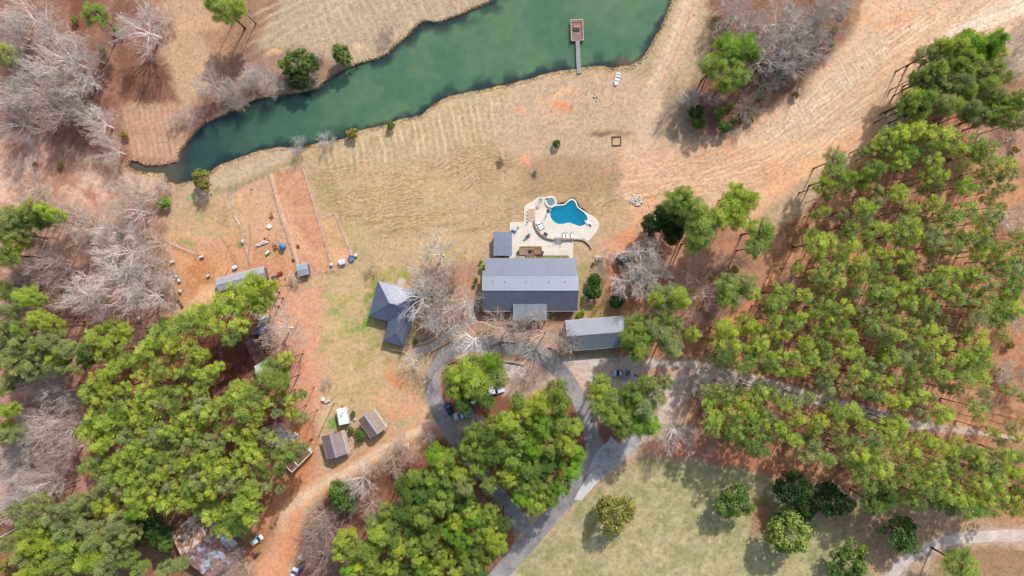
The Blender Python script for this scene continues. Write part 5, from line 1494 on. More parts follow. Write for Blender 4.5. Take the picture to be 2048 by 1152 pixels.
build('wall', MB().add([bp(.3,.3,0), bp(Lb-.3,.3,0), bp(Lb-.3,17.6,0), bp(.3,17.6,0), bp(.3,.3,3.3), bp(Lb-.3,.3,3.3), bp(Lb-.3,17.6,2.85), bp(.3,17.6,2.85), bp(.3,7.5,5.8), bp(Lb-.3,7.5,5.8), bp(.3,12.9,4.0), bp(Lb-.3,12.9,4.0)],
      [(1,0,4,5),(3,2,6,7),(2,1,5,9,11,6),(0,3,7,10,8,4),(5,4,8,9),(9,8,10,11),(11,10,7,6)]), PLANK, root)
build('barge_board', MB().slab([bp(-0.12,0,3.42), bp(0.02,0,3.42), bp(0.02,7.5,6.03), bp(-0.12,7.5,6.03)], 0.2).slab([bp(-0.12,12.9,4.22), bp(0.02,12.9,4.22), bp(0.02,7.5,6.03), bp(-0.12,7.5,6.03)], 0.2), M('pale_board', (220,200,180), 0.8), root)
build('patch_sheet', MB().slab([bp(12.0, 14.6, 3.82), bp(13.9, 14.6, 3.82), bp(13.9, 10.2, 5.2), bp(12.0, 10.2, 5.2)], 0.06), M('pale_tin', (214,214,208), 0.6, amt=0.25), root)
build('door', MB().box(bp(Lb - 0.25, 9, 1.4), (0.12, 3.0, 2.7)), DOORM, root)

# ---- long rusty shed, white shed, tarpaulin, tin sheet shed (between plantation and yard)
gable('rusty_shed', 'long narrow shed with rust red roof edged in grey beside the left pines', 'shed', [(491.6,685),(508,677),(532,724),(513,735)], 2.6, 0.8,
      rust_roof('red_rust_roof', (126,84,80), (112,66,62), (196,196,204), 0.5, 0.62, 0.5), PLANK, over=0.25, rib=0, ridge=0.5)
gable('white_shed', 'mottled white roofed shed half under the green tree', 'shed', [(507,734),(534,719.5),(551,740),(522,755)], 2.8, 0.7,
      M('mottled_white_roof', (218,224,218), 0.7, nz=0.6, amt=0.35, dirt=(150,160,140)), PLANK, over=0.25, rib=0.6)
gable('tin_shed', 'small pale tin roofed shed above the blue tarpaulin', 'shed', [(513,637),(535,628.5),(541,638),(518,645)], 2.2, 0.4,
      M('pale_tin_roof', (206,212,210), 0.6, nz=0.7, amt=0.3), PLANK, over=0.2, rib=0.5)
def grid_cloth(px, z, amp, seed, n=14):
    q = [W(x, y, 0) for x, y in px]; rnd = random.Random(seed)
    mb = MB(); vs = []
    for j in range(n + 1):
        for i in range(n + 1):
            s, t = i / n, j / n
            p = q[0].lerp(q[1], s).lerp(q[3].lerp(q[2], s), t)
            e = min(s, 1 - s, t, 1 - t)
            zz = z * min(1.0, e * 5) + amp * (rnd.random() - 0.5) * (1 if e > 0 else 0)
            vs.append((p.x + rnd.gauss(0, 0.04), p.y + rnd.gauss(0, 0.04), max(0.02, zz)))
    fs = [(j * (n + 1) + i, j * (n + 1) + i + 1, (j + 1) * (n + 1) + i + 1, (j + 1) * (n + 1) + i) for j in range(n) for i in range(n)]
    return mb.add(vs, [f[::-1] for f in fs])
tag(build('tarpaulin', grid_cloth([(509,660),(532,648),(534,663),(514,675)], 1.8, 0.35, 4), BLUET, smooth=True), 'crumpled blue tarpaulin over a stack between two sheds', 'tarpaulin')
# ---- grey barn over the paddocks
gable('paddock_barn', 'long pale grey roofed barn above the pines at the paddock edge', 'barn', [(432,558),(528,533),(533,557),(435.5,582)], 2.8, 0.5,
      metal_roof('lilac_grey_roof', (172,170,180), 0.6, 0.1), PLANK, over=0.2, rib=0.7, ridge=0.5, doors=[(2, 0, 1.2, 2.0)])
root, L, Wd, yr = gable('square_shed', 'square grey roofed shed at the foot of the orange paddock', 'shed', [(592.7,530.6),(614.6,525.6),(618.8,547),(595.8,552.5)], 2.3, 0.25,
      metal_roof('flat_grey_roof', (168,176,190), 0.5, 0.2), PLANK, over=0.2, rib=0.5)
gable('dark_shed', 'dark slate roofed shed among bare trees right of the main house', 'shed', [(1232,512),(1241.6,504.5),(1259.5,522.5),(1248,532.7)], 2.4, 0.8,
      metal_roof('charcoal_roof', (84,94,110), 0.5, 0.2), WALL_W, over=0.25, rib=0.5, doors=[(2, 0, 0.9, 1.9)])
# ---- abandoned trailer at the wood edge
root = thing('abandoned_trailer', 'abandoned trailer with rust brown roof and peeling white edges under pines', 'trailer', W(600, 913), R(45))
build('body', MB().box((0, 0, 1.2), (8.4, 3.6, 2.0)), M('peeling_white', (214,206,196), 0.8, nz=1.0, amt=0.35, dirt=(130,84,60)), root)
build('roof', MB().box((0, 0, 2.24), (8.0, 3.2, 0.06)), rust_roof('trailer_roof', (150,104,84), (126,82,62), (214,206,200), 0.5, 0.66, 0.7), root)
e = MB()
for k in (-1, 1):
    e.box((0, k * 1.7, 2.28), (8.4, 0.22, 0.16)); e.box((k * 4.1, 0, 2.28), (0.22, 3.16, 0.15))
e.box((-1.4, 0, 2.30), (0.25, 3.1, 0.08))
build('roof_edge', e, WHITEP, root)
build('window', MB().box((0.6, -1.81, 1.5), (1.2, 0.04, 0.7)).box((-2.4, -1.81, 1.5), (1.0, 0.04, 0.7)), GLASS, root)
build('door', MB().box((2.6, -1.81, 1.2), (0.8, 0.05, 1.8)), GREYM, root)

# ================================================================== POOL AREA
def Z7(x, y): return (970 + x / 7.68, 380 + y / 7.68)
def w2(p): return tuple(W(*p)[:2])
deck = [(600,490),(598,265),(655,215),(735,172),(825,106),(920,110),(960,95),(1060,100),(1100,190),(1108,228),(1225,222),(1285,152),(1345,133),(1402,178),(1432,268),(1530,328),(1600,368),(1700,430),(1752,512),(1742,590),(1682,680),(1580,785),(1520,752),(1400,745),(1356,752),(1350,1046),(1288,1046),(1286,1006),(780,1006),(778,1046),(345,1046),(412,1005),(412,650),(380,620),(380,494)]
dl = [w2(p) for p in smooth_line([Z7(*p) for p in deck[1:24]], 2.0)]
dl = [w2(Z7(600,490))] + dl + [w2(Z7(*p)) for p in deck[24:]]
spa_c = Z7(1010, 187)
spa_w = W(*spa_c)
hole2 = [(spa_w.x + 1.15 * math.cos(a), spa_w.y + 1.15 * math.sin(a)) for a in np.linspace(0, 2 * math.pi, 28, endpoint=False)]
poolo = POOLW
def slab_with_holes(outer, holes, z0, z1):
    mb = MB()
    loops = [outer] + holes
    flat = [p for l in loops for p in l]
    tr = tessellate_polygon([[Vector((p[0], p[1], 0)) for p in l] for l in loops])
    fs = []
    for t in tr:
        a, b_, c_ = [Vector((flat[i][0], flat[i][1], 0)) for i in t]
        if (b_ - a).cross(c_ - a).z < 0: t = (t[0], t[2], t[1])
        fs.append(tuple(t))
    vs = [(p[0], p[1], z1) for p in flat]
    mb.add(vs, fs)
    for l in loops:
        n = len(l)
        mb.add([(p[0], p[1], z0) for p in l] + [(p[0], p[1], z1) for p in l], [(i, (i + 1) % n, n + (i + 1) % n, n + i) for i in range(n)])
    return mb
dm = slab_with_holes(dl, [poolo, hole2], -0.05, 0.16)
root = build('pool_deck', dm, CONC, origin=(0, 0, 0)); root['kind'] = 'structure'
# score lines in the slabs
sc = MB()
for a, b_ in (((660,500),(660,1040)),((415,720),(780,720)),((780,870),(780,720)),((660,870),(1350,870)),((970,770),(970,1000)),((1240,560),(1240,740)),((1400,560),(1480,740)),((1000,560),(860,660)),((780,300),(660,300)),((1140,760),(1140,1000))):
    p, q = W(*Z7(*a)), W(*Z7(*b_)); d = q - p
    sc.box(((p.x + q.x) / 2, (p.y + q.y) / 2, 0.162), (d.length, 0.05, 0.006), rz=math.atan2(d.y, d.x))
o = build('expansion_joints', sc, M('joint_grey', (190,180,168), 0.9)); o.parent = root
# pool
root = thing('swimming_pool', 'freeform blue swimming pool with white coping', 'swimming pool', (*W(*Z7(1290,380))[:2], 0))
PL = root.location
n = len(POOLW)
def offset(poly, d):
    out = []
    cx = sum(p[0] for p in poly) / len(poly); cy = sum(p[1] for p in poly) / len(poly)
    m_ = len(poly)
    ar = sum(poly[i][0] * poly[(i + 1) % m_][1] - poly[(i + 1) % m_][0] * poly[i][1] for i in range(m_))
    s = 1 if ar > 0 else -1
    for i in range(m_):
        a = poly[i - 3]; b_ = poly[(i + 3) % m_]
        dx, dy = b_[0] - a[0], b_[1] - a[1]; l = math.hypot(dx, dy) or 1
        out.append((poly[i][0] + s * dy / l * d, poly[i][1] - s * dx / l * d))
    return out
build('coping', slab_with_holes(offset(POOLW, 0.32), [offset(POOLW, -0.02)], 0.0, 0.20), M('coping_stone', (240,232,222), 0.8, nz=1.5, amt=0.12), root, world=True)
# shell
vs = []; fs = []
x0, x1 = min(p[0] for p in POOLW), max(p[0] for p in POOLW)
def depth(x): return -0.9 - 1.5 * min(1, max(0, (x - x0) / (x1 - x0) * 1.3 - 0.35))
for p in POOLW: vs.append((p[0], p[1], 0.15))
inn = offset(POOLW, -0.25)
for p in inn: vs.append((p[0], p[1], depth(p[0])))
fs = [(i, (i + 1) % n, n + (i + 1) % n, n + i) for i in range(n)]
tr = tessellate_polygon([[Vector((p[0], p[1], 0)) for p in inn]])
fs += [tuple(i + n for i in t) for t in tr]
PLAS = M('pool_plaster', (150,206,222), 0.7, nz=0.8, amt=0.12)
build('basin', MB().add(vs, fs), PLAS, root, world=True)
m, nt, b = newmat('pool_water')
nt.nodes.remove(b)
tp = nt.nodes.new('ShaderNodeBsdfTransparent'); tp.inputs[0].default_value = (0.30, 0.86, 0.98, 1)
df = nt.nodes.new('ShaderNodeBsdfDiffuse'); df.inputs[0].default_value = (0.01, 0.30, 0.44, 1)
gl = nt.nodes.new('ShaderNodeBsdfGlossy'); gl.inputs['Roughness'].default_value = 0.03
fr = nt.nodes.new('ShaderNodeFresnel'); fr.inputs['IOR'].default_value = 1.33
bp_ = nt.nodes.new('ShaderNodeBump'); bp_.inputs['Strength'].default_value = 0.5; bp_.inputs['Distance'].default_value = 0.05
nt.links.new(noise(nt, texco(nt), 3.5, 3, 0.6, 0.5), bp_.inputs['Height'])
nt.links.new(bp_.outputs[0], fr.inputs['Normal']); nt.links.new(bp_.outputs[0], gl.inputs['Normal'])
m0 = nt.nodes.new('ShaderNodeMixShader'); m0.inputs[0].default_value = 0.30
nt.links.new(tp.outputs[0], m0.inputs[1]); nt.links.new(df.outputs[0], m0.inputs[2])
m1 = nt.nodes.new('ShaderNodeMixShader')
nt.links.new(fr.outputs[0], m1.inputs[0]); nt.links.new(m0.outputs[0], m1.inputs[1]); nt.links.new(gl.outputs[0], m1.inputs[2])
nt.links.new(m1.outputs[0], nt.nodes['Material Output'].inputs['Surface'])
va = nt.nodes.new('ShaderNodeVolumeAbsorption'); va.inputs['Color'].default_value = (0.05, 0.62, 0.82, 1); va.inputs['Density'].default_value = 0.22
nt.links.new(va.outputs[0], nt.nodes['Material Output'].inputs['Volume'])
PWAT = m
wt = offset(POOLW, -0.01)
mbw = MB()
tr = tessellate_polygon([[Vector((p[0], p[1], 0)) for p in wt]])
vs = [(p[0], p[1], 0.02) for p in wt] + [(p[0], p[1], depth(p[0]) + 0.03) for p in offset(POOLW, -0.22)]
ff = []
for t in tr:
    a, b_, c_ = [Vector((wt[i][0], wt[i][1], 0)) for i in t]
    if (b_ - a).cross(c_ - a).z < 0: t = (t[0], t[2], t[1])
    ff.append(tuple(t)); ff.append(tuple(i + n for i in reversed(t)))
ar = sum(wt[i][0] * wt[(i + 1) % n][1] - wt[(i + 1) % n][0] * wt[i][1] for i in range(n))
for i in range(n):
    j = (i + 1) % n
    ff.append((n + i, n + j, j, i) if ar > 0 else (i, j, n + j, n + i))
build('water', mbw.add(vs, ff), PWAT, root, world=True)
# spa
root = thing('hot_tub', 'round raised hot tub spilling into the pool', 'hot tub', (spa_w.x, spa_w.y, 0))
ring = MB()
prof = [(1.15, -0.5), (1.15, 0.5), (1.18, 0.56), (1.72, 0.56), (1.75, 0.5), (1.75, 0.1)]
for k in range(len(prof) - 1):
    N = 36
    for i in range(N):
        a0, a1 = 2 * math.pi * i / N, 2 * math.pi * (i + 1) / N
        (r0, z0), (r1, z1) = prof[k], prof[k + 1]
        ring.add([(r0 * math.cos(a0), r0 * math.sin(a0), z0), (r0 * math.cos(a1), r0 * math.sin(a1), z0), (r1 * math.cos(a1), r1 * math.sin(a1), z1), (r1 * math.cos(a0), r1 * math.sin(a0), z1)], [(0, 1, 2, 3)])
build('rim', ring, M('spa_stone', (222,218,210), 0.8, nz=2, amt=0.15), root)
build('basin', MB().lathe((0, 0, 0), [(0.4, -0.8), (0.9, -0.75), (1.1, -0.3), (1.14, 0.44)], 28), M('tub_tile', (90,150,160), 0.6), root)
build('water', MB().lathe((0, 0, 0), [(1.13, -0.1), (1.135, 0.34), (0.01, 0.341)], 28), PWAT, root)
build('step_box', MB().box((-1.15, 0.95, 0.6), (0.7, 0.6, 0.2)), M('red_brown_tile', (150,100,96), 0.7), root)
# diving board
p, q = W(*Z7(1530,475)), W(*Z7(1648,535)); d = q - p
root = thing('diving_board', 'white diving board over the deep end of the pool', 'diving board', (((p + q) / 2).x, ((p + q) / 2).y, 0.16), math.atan2(d.y, d.x))
build('board', MB().box((0, 0, 0.62), (d.length, 0.42, 0.06)), WHITEP, root)
build('stand', MB().box((0.6, 0, 0.3), (0.7, 0.36, 0.56)), GREYM, root)
# loungers
root = thing('lounger', '', 'sun lounger', (0, 0, 0.16))
cu = MB().box((0, -0.35, 0.36), (0.62, 1.3, 0.1)).box((0, 0.62, 0.48), (0.62, 0.75, 0.1), rx=0.45)
build('cushion', cu, M('lounger_white', (250,250,250), 0.7, amt=0.05), root)
build('frame', MB().box((0, -0.35, 0.28), (0.7, 1.36, 0.06)).box((0, 0.62, 0.40), (0.7, 0.74, 0.05), rx=0.45), GREYM, root)
for sx in (-1, 1):
    for sy in (-0.9, 0.5):
        build('leg', MB().box((sx * 0.3, sy, 0.13), (0.05, 0.05, 0.26)), GREYM, root)
spots = [(838,503,-68,'topmost of the three angled white loungers beside the curved wall'),(860,547,-62,'middle one of the three angled white loungers by the curved wall'),(878,578,-57,'lowest of the three angled white loungers by the curved wall'),
         (1208,690,0,'left lounger of the pair at the lower pool deck edge'),(1257,690,0,'right lounger of the pair at the lower pool deck edge'),(1335,690,0,'single white lounger standing right of the pair')]
for i, (x, y, a, lb) in enumerate(spots):
    o = root if i == 0 else copy_tree(root)
    p = W(*Z7(x, y)); o.location = (p.x, p.y, 0.16); o.rotation_euler = (0, 0, R(a)); tag(o, lb, 'sun lounger', 'white loungers round the pool')
# curved seat wall, steps, planting strip
def wallrib(name, label, cat, pts, w, h, mat, z0=0.0, group=None):
    P = smooth_line([(x, y, w) for x, y in pts], 2.0)
    L, Rr = [], []
    for k, p in enumerate(P):
        a = P[max(0, k - 1)]; b_ = P[min(len(P) - 1, k + 1)]
        dx, dy = b_[0] - a[0], b_[1] - a[1]; l = math.hypot(dx, dy)
        nx, ny = -dy / l * w / 2, dx / l * w / 2
        L.append(W(p[0] + nx, p[1] + ny)); Rr.append(W(p[0] - nx, p[1] - ny))
    n_ = len(P)
    vs = [(p.x, p.y, z0) for p in L] + [(p.x, p.y, z0) for p in Rr] + [(p.x, p.y, h) for p in L] + [(p.x, p.y, h) for p in Rr]
    fs = []
    for k in range(n_ - 1):
        fs += [(2*n_+k, 2*n_+k+1, 3*n_+k+1, 3*n_+k), (k, k+1, 2*n_+k+1, 2*n_+k), (n_+k+1, n_+k, 3*n_+k, 3*n_+k+1)]
    fs += [(0, 2*n_, 3*n_, n_), (n_-1, 2*n_-1, 4*n_-1, 3*n_-1)]
    return tag(build(name, MB().add(vs, fs), mat), label, cat, group)
BRICK = M('brown_brick', (168,134,112), 0.9, nz=3, amt=0.4)
wallrib('seat_wall', 'curved brown brick wall between the pool terrace and lower patio', 'wall', [Z7(*p) for p in [(752,470),(762,540),(800,620),(860,690),(940,740),(1065,768)]], 2.6, 0.75, BRICK, 0.1)
wallrib('garden_wall', 'low curved grey wall tailing off the right end of the pool deck', 'wall', [Z7(*p) for p in [(1365,755),(1440,755),(1520,775),(1580,820),(1615,860),(1632,900)]], 2.0, 0.6, M('grey_block', (196,188,170), 0.9, nz=2, amt=0.2), 0.0)
p = W(*Z7(1120,782))
root = thing('steps', 'grey steps through the curved wall of the pool terrace', 'steps', (p.x, p.y, 0.16))
for k in range(4):
    build('tread', MB().box((0, 0.75 - k * 0.5, 0.32 - k * 0.09), (1.9, 0.5, 0.16)), WOODG, root)
for sx in (-1, 1):
    build('handrail', MB().path([(sx * 0.98, 0.9, 0.3), (sx * 0.98, 0.9, 1.2), (sx * 0.98, -0.9, 0.9), (sx * 0.98, -0.9, 0.0)], 0.04), DARKM, root)
for i, x in enumerate((1200,1240,1275,1310,1340)):
    pz = Z7(x, 764)
    tree('cedar', pz[0], pz[1], 3.2 if i else 4.0, 'n', name='shrub')
# flagstone patch with pale round stones
p = W(*Z7(717,388))
root = thing('stone_patio', 'rust coloured stone patio with round pale stepping stones by the bar stools', 'patio', (p.x, p.y, 0.16))
build('slab', MB().box((0, 0, 0.02), (2.1, 3.8, 0.05)), M('rust_flagstone', (206,160,122), 0.9, nz=2, amt=0.4), root)
rnd = random.Random(5); mb = MB()
for j in range(7):
    for i in range(3):
        mb.lathe((-0.68 + i * 0.68 + rnd.uniform(-.08,.08), -1.62 + j * 0.54 + rnd.uniform(-.08,.08), 0.046), [(rnd.uniform(.17,.25), 0), (0.16, 0.07)], 9)
build('stepping_stones', mb, STONE, root)
stool = thing('bar_stool', '', 'stool', (0, 0, 0.16))
build('seat', MB().tube((0, 0, 0.66), (0, 0, 0.74), 0.2, 0.2, 12), DARKM, stool)
build('stem', MB().tube((0, 0, 0.05), (0, 0, 0.66), 0.04, 0.04, 8), GREYM, stool)
build('base', MB().tube((0, 0, 0), (0, 0, 0.05), 0.2, 0.18, 12), GREYM, stool)
for i, (y, lb) in enumerate(((345,'topmost of the four dark stools left of the stone patio'),(400,'second dark stool from the top left of the stone patio'),(455,'third dark stool from the top left of the stone patio'),(505,'lowest of the four dark stools left of the stone patio'))):
    o = stool if i == 0 else copy_tree(stool)
    q = W(*Z7(650, y)); o.location = (q.x, q.y, 0.16); tag(o, lb, 'stool', 'dark stools along the stone patio')
# table with grey parasol and chairs, grill, bench, square stand, palm
def at7(x, y, z=0.16):
    q = W(*Z7(x, y)); return (q.x, q.y, z)
root = thing('patio_table', 'round pale table with parasol hub and chairs on the left of the lower patio', 'table', at7(455,592))
build('top', MB().lathe((0, 0, 0.7), [(0.72, 0), (0.74, 0.03), (0.02, 0.04)], 20), M('frosted_top', (204,212,226), 0.4, amt=0.1), root)
build('leg', MB().tube((0, 0, 0), (0, 0, 0.7), 0.06), GREYM, root)
ch = thing('patio_chair', '', 'chair', (0, 0, 0.16))
build('seat', MB().box((0, 0, 0.42), (0.5, 0.5, 0.06)), GREYM, ch)
build('backrest', MB().box((0, -0.24, 0.7), (0.5, 0.06, 0.5)), GREYM, ch)
for sx in (-1, 1):
    for sy in (-1, 1):
        build('leg', MB().box((sx * 0.22, sy * 0.22, 0.2), (0.04, 0.04, 0.4)), GREYM, ch)
for i, (x, y, a, lb) in enumerate(((415,622,120,'grey chair at the lower left of the round patio table'),(470,640,200,'grey chair below the round patio table'),(512,568,300,'grey chair at the right of the round patio table'))):
    o = ch if i == 0 else copy_tree(ch)
    o.location = at7(x, y); o.rotation_euler = (0, 0, R(a)); tag(o, lb, 'chair', 'chairs round the patio table')
root = thing('barbecue_grill', 'dark grey barbecue grill standing askew on the lower patio', 'grill', at7(655,705), R(35))
build('body', MB().box((0, 0, 0.6), (1.3, 0.6, 0.6)), DARKM, root)
build('lid', MB().tube((-0.5, 0, 0.92), (0.5, 0, 0.92), 0.27, 0.27, 14), M('lid_grey', (120,122,128), 0.4, 0.4), root)
build('side_shelf', MB().box((0.95, 0, 0.85), (0.55, 0.5, 0.05)).box((-0.95, 0, 0.85), (0.55, 0.5, 0.05)), GREYM, root)
for sx in (-1, 1):
    build('leg', MB().box((sx * 0.55, 0.2, 0.15), (0.06, 0.06, 0.3)).box((sx * 0.55, -0.2, 0.15), (0.06, 0.06, 0.3)), DARKM, root)
root = thing('patio_bench', 'dark bench inside the curve of the brick wall', 'bench', at7(935,672), R(-28))
build('seat', MB().box((0, 0, 0.42), (1.3, 0.45, 0.08)), DARKM, root)
build('backrest', MB().box((0, -0.24, 0.65), (1.3, 0.06, 0.45)), DARKM, root)
build('leg', MB().box((-0.55, 0, 0.2), (0.08, 0.4, 0.4)), DARKM, root); build('leg', MB().box((0.55, 0, 0.2), (0.08, 0.4, 0.4)), DARKM, root)
root = thing('closed_parasol', 'tall closed square parasol on a dark base beside the hot tub', 'parasol', at7(972,322))
build('base', MB().box((0, 0, 0.1), (0.95, 0.95, 0.2)), M('charcoal_base', (70,66,84), 0.6), root)
build('pole', MB().tube((0, 0, 0.2), (0, 0, 3.0), 0.05), DARKM, root)
build('canopy', MB().lathe((0, 0, 1.3), [(0.26, 0), (0.2, 0.9), (0.05, 1.6)], 8), M('charcoal_cloth', (74,72,84), 0.8), root)
root = thing('young_palm', 'small grey green palm in the top left of the pool deck', 'palm', at7(850,170))
build('trunk', MB().tube((0, 0, 0), (0, 0, 1.8), 0.09, 0.07, 8), WOODG, root)
mb = MB()
for k in range(11):
    a = k * 2 * math.pi / 11
    pr_ = Vector((0, 0, 1.8))
    for j in range(4):
        nx_ = Vector((math.cos(a) * 0.28 * (j + 1), math.sin(a) * 0.28 * (j + 1), 1.8 + 0.35 * math.sin((j + 1) * 0.9) - 0.05 * j * j))
        s = Vector((-math.sin(a), math.cos(a), 0)) * (0.13 - 0.03 * j)
        mb.add([pr_ - s, pr_ + s, nx_ + s * 0.7, nx_ - s * 0.7], [(0, 1, 2, 3)])
        pr_ = nx_
build('fronds', mb, M('dusty_frond', (150,156,150), 0.8), root)
# wooden deck with pergola and planter
p = W(*Z7(700,955))
root = thing('porch_deck', 'brown wooden porch with slatted pergola and planter against the main house', 'porch', (p.x, p.y, 0))
def rel(x, y): q = W(*Z7(x, y)); return q.x - p.x, q.y - p.y
a = rel(525,1000); b_ = rel(872,905)
build('floor', MB().box(((a[0]+b_[0])/2, (a[1]+b_[1])/2, 0.35), (b_[0]-a[0], b_[1]-a[1], 0.3)), WOODB, root)
a2 = rel(615,1044); b2 = rel(765,1001)
build('landing', MB().box(((a2[0]+b2[0])/2, (a2[1]+b2[1])/2, 0.33), (b2[0]-a2[0], b2[1]-a2[1], 0.3)), WOODB, root)
mb = MB()
for k in range(9):
    x = a[0] + 0.1 + k * 0.28
    mb.box((x, (a[1]+b_[1])/2, 2.6), (0.09, b_[1]-a[1]+0.2, 0.14))
build('pergola_slats', mb, M('pergola_wood', (196,170,150), 0.9), root)
for x in (a[0] + 0.1, a[0] + 2.3):
    for y in (a[1] + 0.1, b_[1] - 0.1):
        build('pergola_post', MB().box((x, y, 1.5), (0.12, 0.12, 2.1)), WOODB, root)
mb = MB()
for q0, q1 in ((rel(620,905),rel(755,905)),(rel(755,905),rel(770,960)),(rel(770,960),rel(870,975)),(rel(870,975),rel(872,905))):
    mb.tube((q0[0], q0[1], 1.4), (q1[0], q1[1], 1.4), 0.05); mb.tube((q0[0], q0[1], 0.9), (q1[0], q1[1], 0.9), 0.04)
build('railing', mb, M('rail_wood', (210,186,168), 0.9), root)
build('bench', MB().box((rel(695,935)[0], rel(695,935)[1], 0.75), (0.9, 0.45, 0.5)), DARKM, root)
a = rel(535,905); b_ = rel(868,866)
build('planter_bed', MB().box(((a[0]+b_[0])/2, (a[1]+b_[1])/2, 0.3), (b_[0]-a[0], b_[1]-a[1], 0.5)), M('planter_greenery', (140,116,52), 0.95, nz=2.5, amt=0.6), root)
for i, (x, lb) in enumerate(((510,'dark square planter at the left end of the wooden porch'),(885,'dark square planter at the right end of the wooden porch'))):
    rr = thing('planter', lb, 'planter', at7(x, 958))
    build('box', MB().box((0, 0, 0.35), (0.5, 0.75, 0.7), taper=1.1), BROWNP, rr)
    build('soil', MB().box((0, 0, 0.71), (0.42, 0.62, 0.05)), M('dark_soil', (70,60,52), 0.95), rr)
mb = MB().prism([w2(Z7(*q)) for q in [(785,1010),(1282,1010),(1282,1044),(785,1044)]], 0.0, 0.1)
o = struct('lawn_strip', mb, M('strip_grass', (150,150,70), 0.95, nz=1.0, amt=0.45, dirt=(130,96,60)))

# ================================================================== DOCK, BOAT, YARD OBJECTS
c_ = W(1153.6, 62)
root = thing('dock', 'wooden dock with white edged platform reaching into the green pond', 'dock', (c_.x, c_.y, 0), R(1.5))
build('platform', MB().box((0, 0, 0.28), (3.7, 6.3, 0.14)), M('dock_boards', (150,122,108), 0.9, nz=1.2, amt=0.35, stretch=(0.4, 3, 1)), root)
mb = MB()
mb.box((-1.78, 0, 0.98), (0.14, 6.3, 0.08)).box((1.78, 0, 0.98), (0.14, 6.3, 0.08)).box((0, 3.08, 0.98), (3.42, 0.14, 0.08)).box((-1.2, -3.08, 0.98), (1.0, 0.1, 0.07)).box((1.25, -3.08, 0.98), (0.9, 0.1, 0.07))
build('railing', mb, M('dock_rail', (222,206,192), 0.8), root)
for x in (-1.78, 1.78):
    for y in (-3.0, -1.0, 1.0, 3.0):
        build('post', MB().box((x, y, 0.0), (0.13, 0.13, 1.9)), WOODB, root)
wk = [(1155.2,82.5,8.4),(1156,100,8.6),(1156.5,120,8.6),(1158.6,147.5,8.8)]
P = smooth_line(wk, 6); L_, R_ = [], []
for k, q in enumerate(P):
    a = P[max(0, k-1)]; b_ = P[min(len(P)-1, k+1)]; dx, dy = b_[0]-a[0], b_[1]-a[1]; l = math.hypot(dx, dy)
    L_.append((q[0] - dy/l*q[2]/2, q[1] + dx/l*q[2]/2)); R_.append((q[0] + dy/l*q[2]/2, q[1] - dx/l*q[2]/2))
mw = MB().prism([w2(q) for q in L_ + R_[::-1]], 0.2, 0.34)
o = build('walkway', mw, M('walk_boards', (160,150,156), 0.9, nz=1.5, amt=0.3, stretch=(0.3, 4, 1)), origin=(c_.x, c_.y, 0)); o.parent = root; o.location = (0, 0, 0); o.rotation_euler = (0, 0, -R(1.5))
rr = thing('dock_table', 'brown slatted picnic table with benches on the dock', 'picnic table', (c_.x + 0.0, c_.y + 1.05, 0.35))
build('top', MB().box((0, 0, 0.75), (2.0, 0.95, 0.08)), M('table_wood', (176,130,110), 0.85), rr)
for s in (-1, 1):
    build('bench', MB().box((0, s * 0.82, 0.45), (2.0, 0.3, 0.06)), WOODB, rr)
    build('leg', MB().box((s * 0.7, 0, 0.37), (0.1, 1.6, 0.08)).box((s * 0.7, 0.3, 0.37), (0.08, 0.08, 0.7)).box((s * 0.7, -0.3, 0.37), (0.08, 0.08, 0.7)), WOODB, rr)
# jon boat
c_ = W(1234, 158.5)
root = thing('rowing_boat', 'white flat bottomed boat pulled up on the grass near the dock', 'boat', (c_.x, c_.y, 0.02), R(-14))
mb = MB()
st = [(-1.95, 0.34, 0.30), (-1.6, 0.52, 0.16), (-0.8, 0.66, 0.05), (0.4, 0.70, 0.03), (1.9, 0.62, 0.05)]
vs = []; fs = []
for y, w_, zb in st:
    vs += [(-w_ * 0.78, y, zb), (-w_, y, 0.5), (-w_ + 0.1, y, 0.5), (-w_ * 0.7, y, zb + 0.08), (w_ * 0.7, y, zb + 0.08), (w_ - 0.1, y, 0.5), (w_, y, 0.5), (w_ * 0.78, y, zb)]
for k in range(4):
    for i in range(8):
        j = (i + 1) % 8
        fs.append((k*8+i, k*8+j, (k+1)*8+j, (k+1)*8+i))
fs += [tuple(range(8)), tuple(32 + i for i in range(7, -1, -1))]
build('hull', mb.add(vs, fs), WHITEP, root)
for y, w_ in ((-1.55, 0.85), (-0.2, 1.2), (0.9, 1.22), (1.7, 1.15)):
    build('seat', MB().box((0, y, 0.42), (w_, 0.32, 0.05)), WHITEP, root)
build('floor_gear', MB().box((0, 0.4, 0.16), (0.6, 0.35, 0.1)).box((0.1, 1.3, 0.16), (0.5, 0.3, 0.12)), GREYM, root)
# timber frame bed
c_ = W(1233, 282.2)
root = thing('timber_bed', 'empty square brown timber frame on the bare ground', 'raised bed', (c_.x, c_.y, 0), R(2))
for k in (-1, 1):
    build('side_board', MB().box((k * 1.3, 0, 0.15), (0.22, 2.8, 0.3)), BROWNP, root)
    build('end_board', MB().box((0, k * 1.3, 0.15), (2.37, 0.22, 0.3)), BROWNP, root)
# young tree with guard near the pool
tree('bared', 1070, 343, 8, 's', name='sapling')
tree('cedar', 1070, 345, 4.5, 'd', name='sapling')
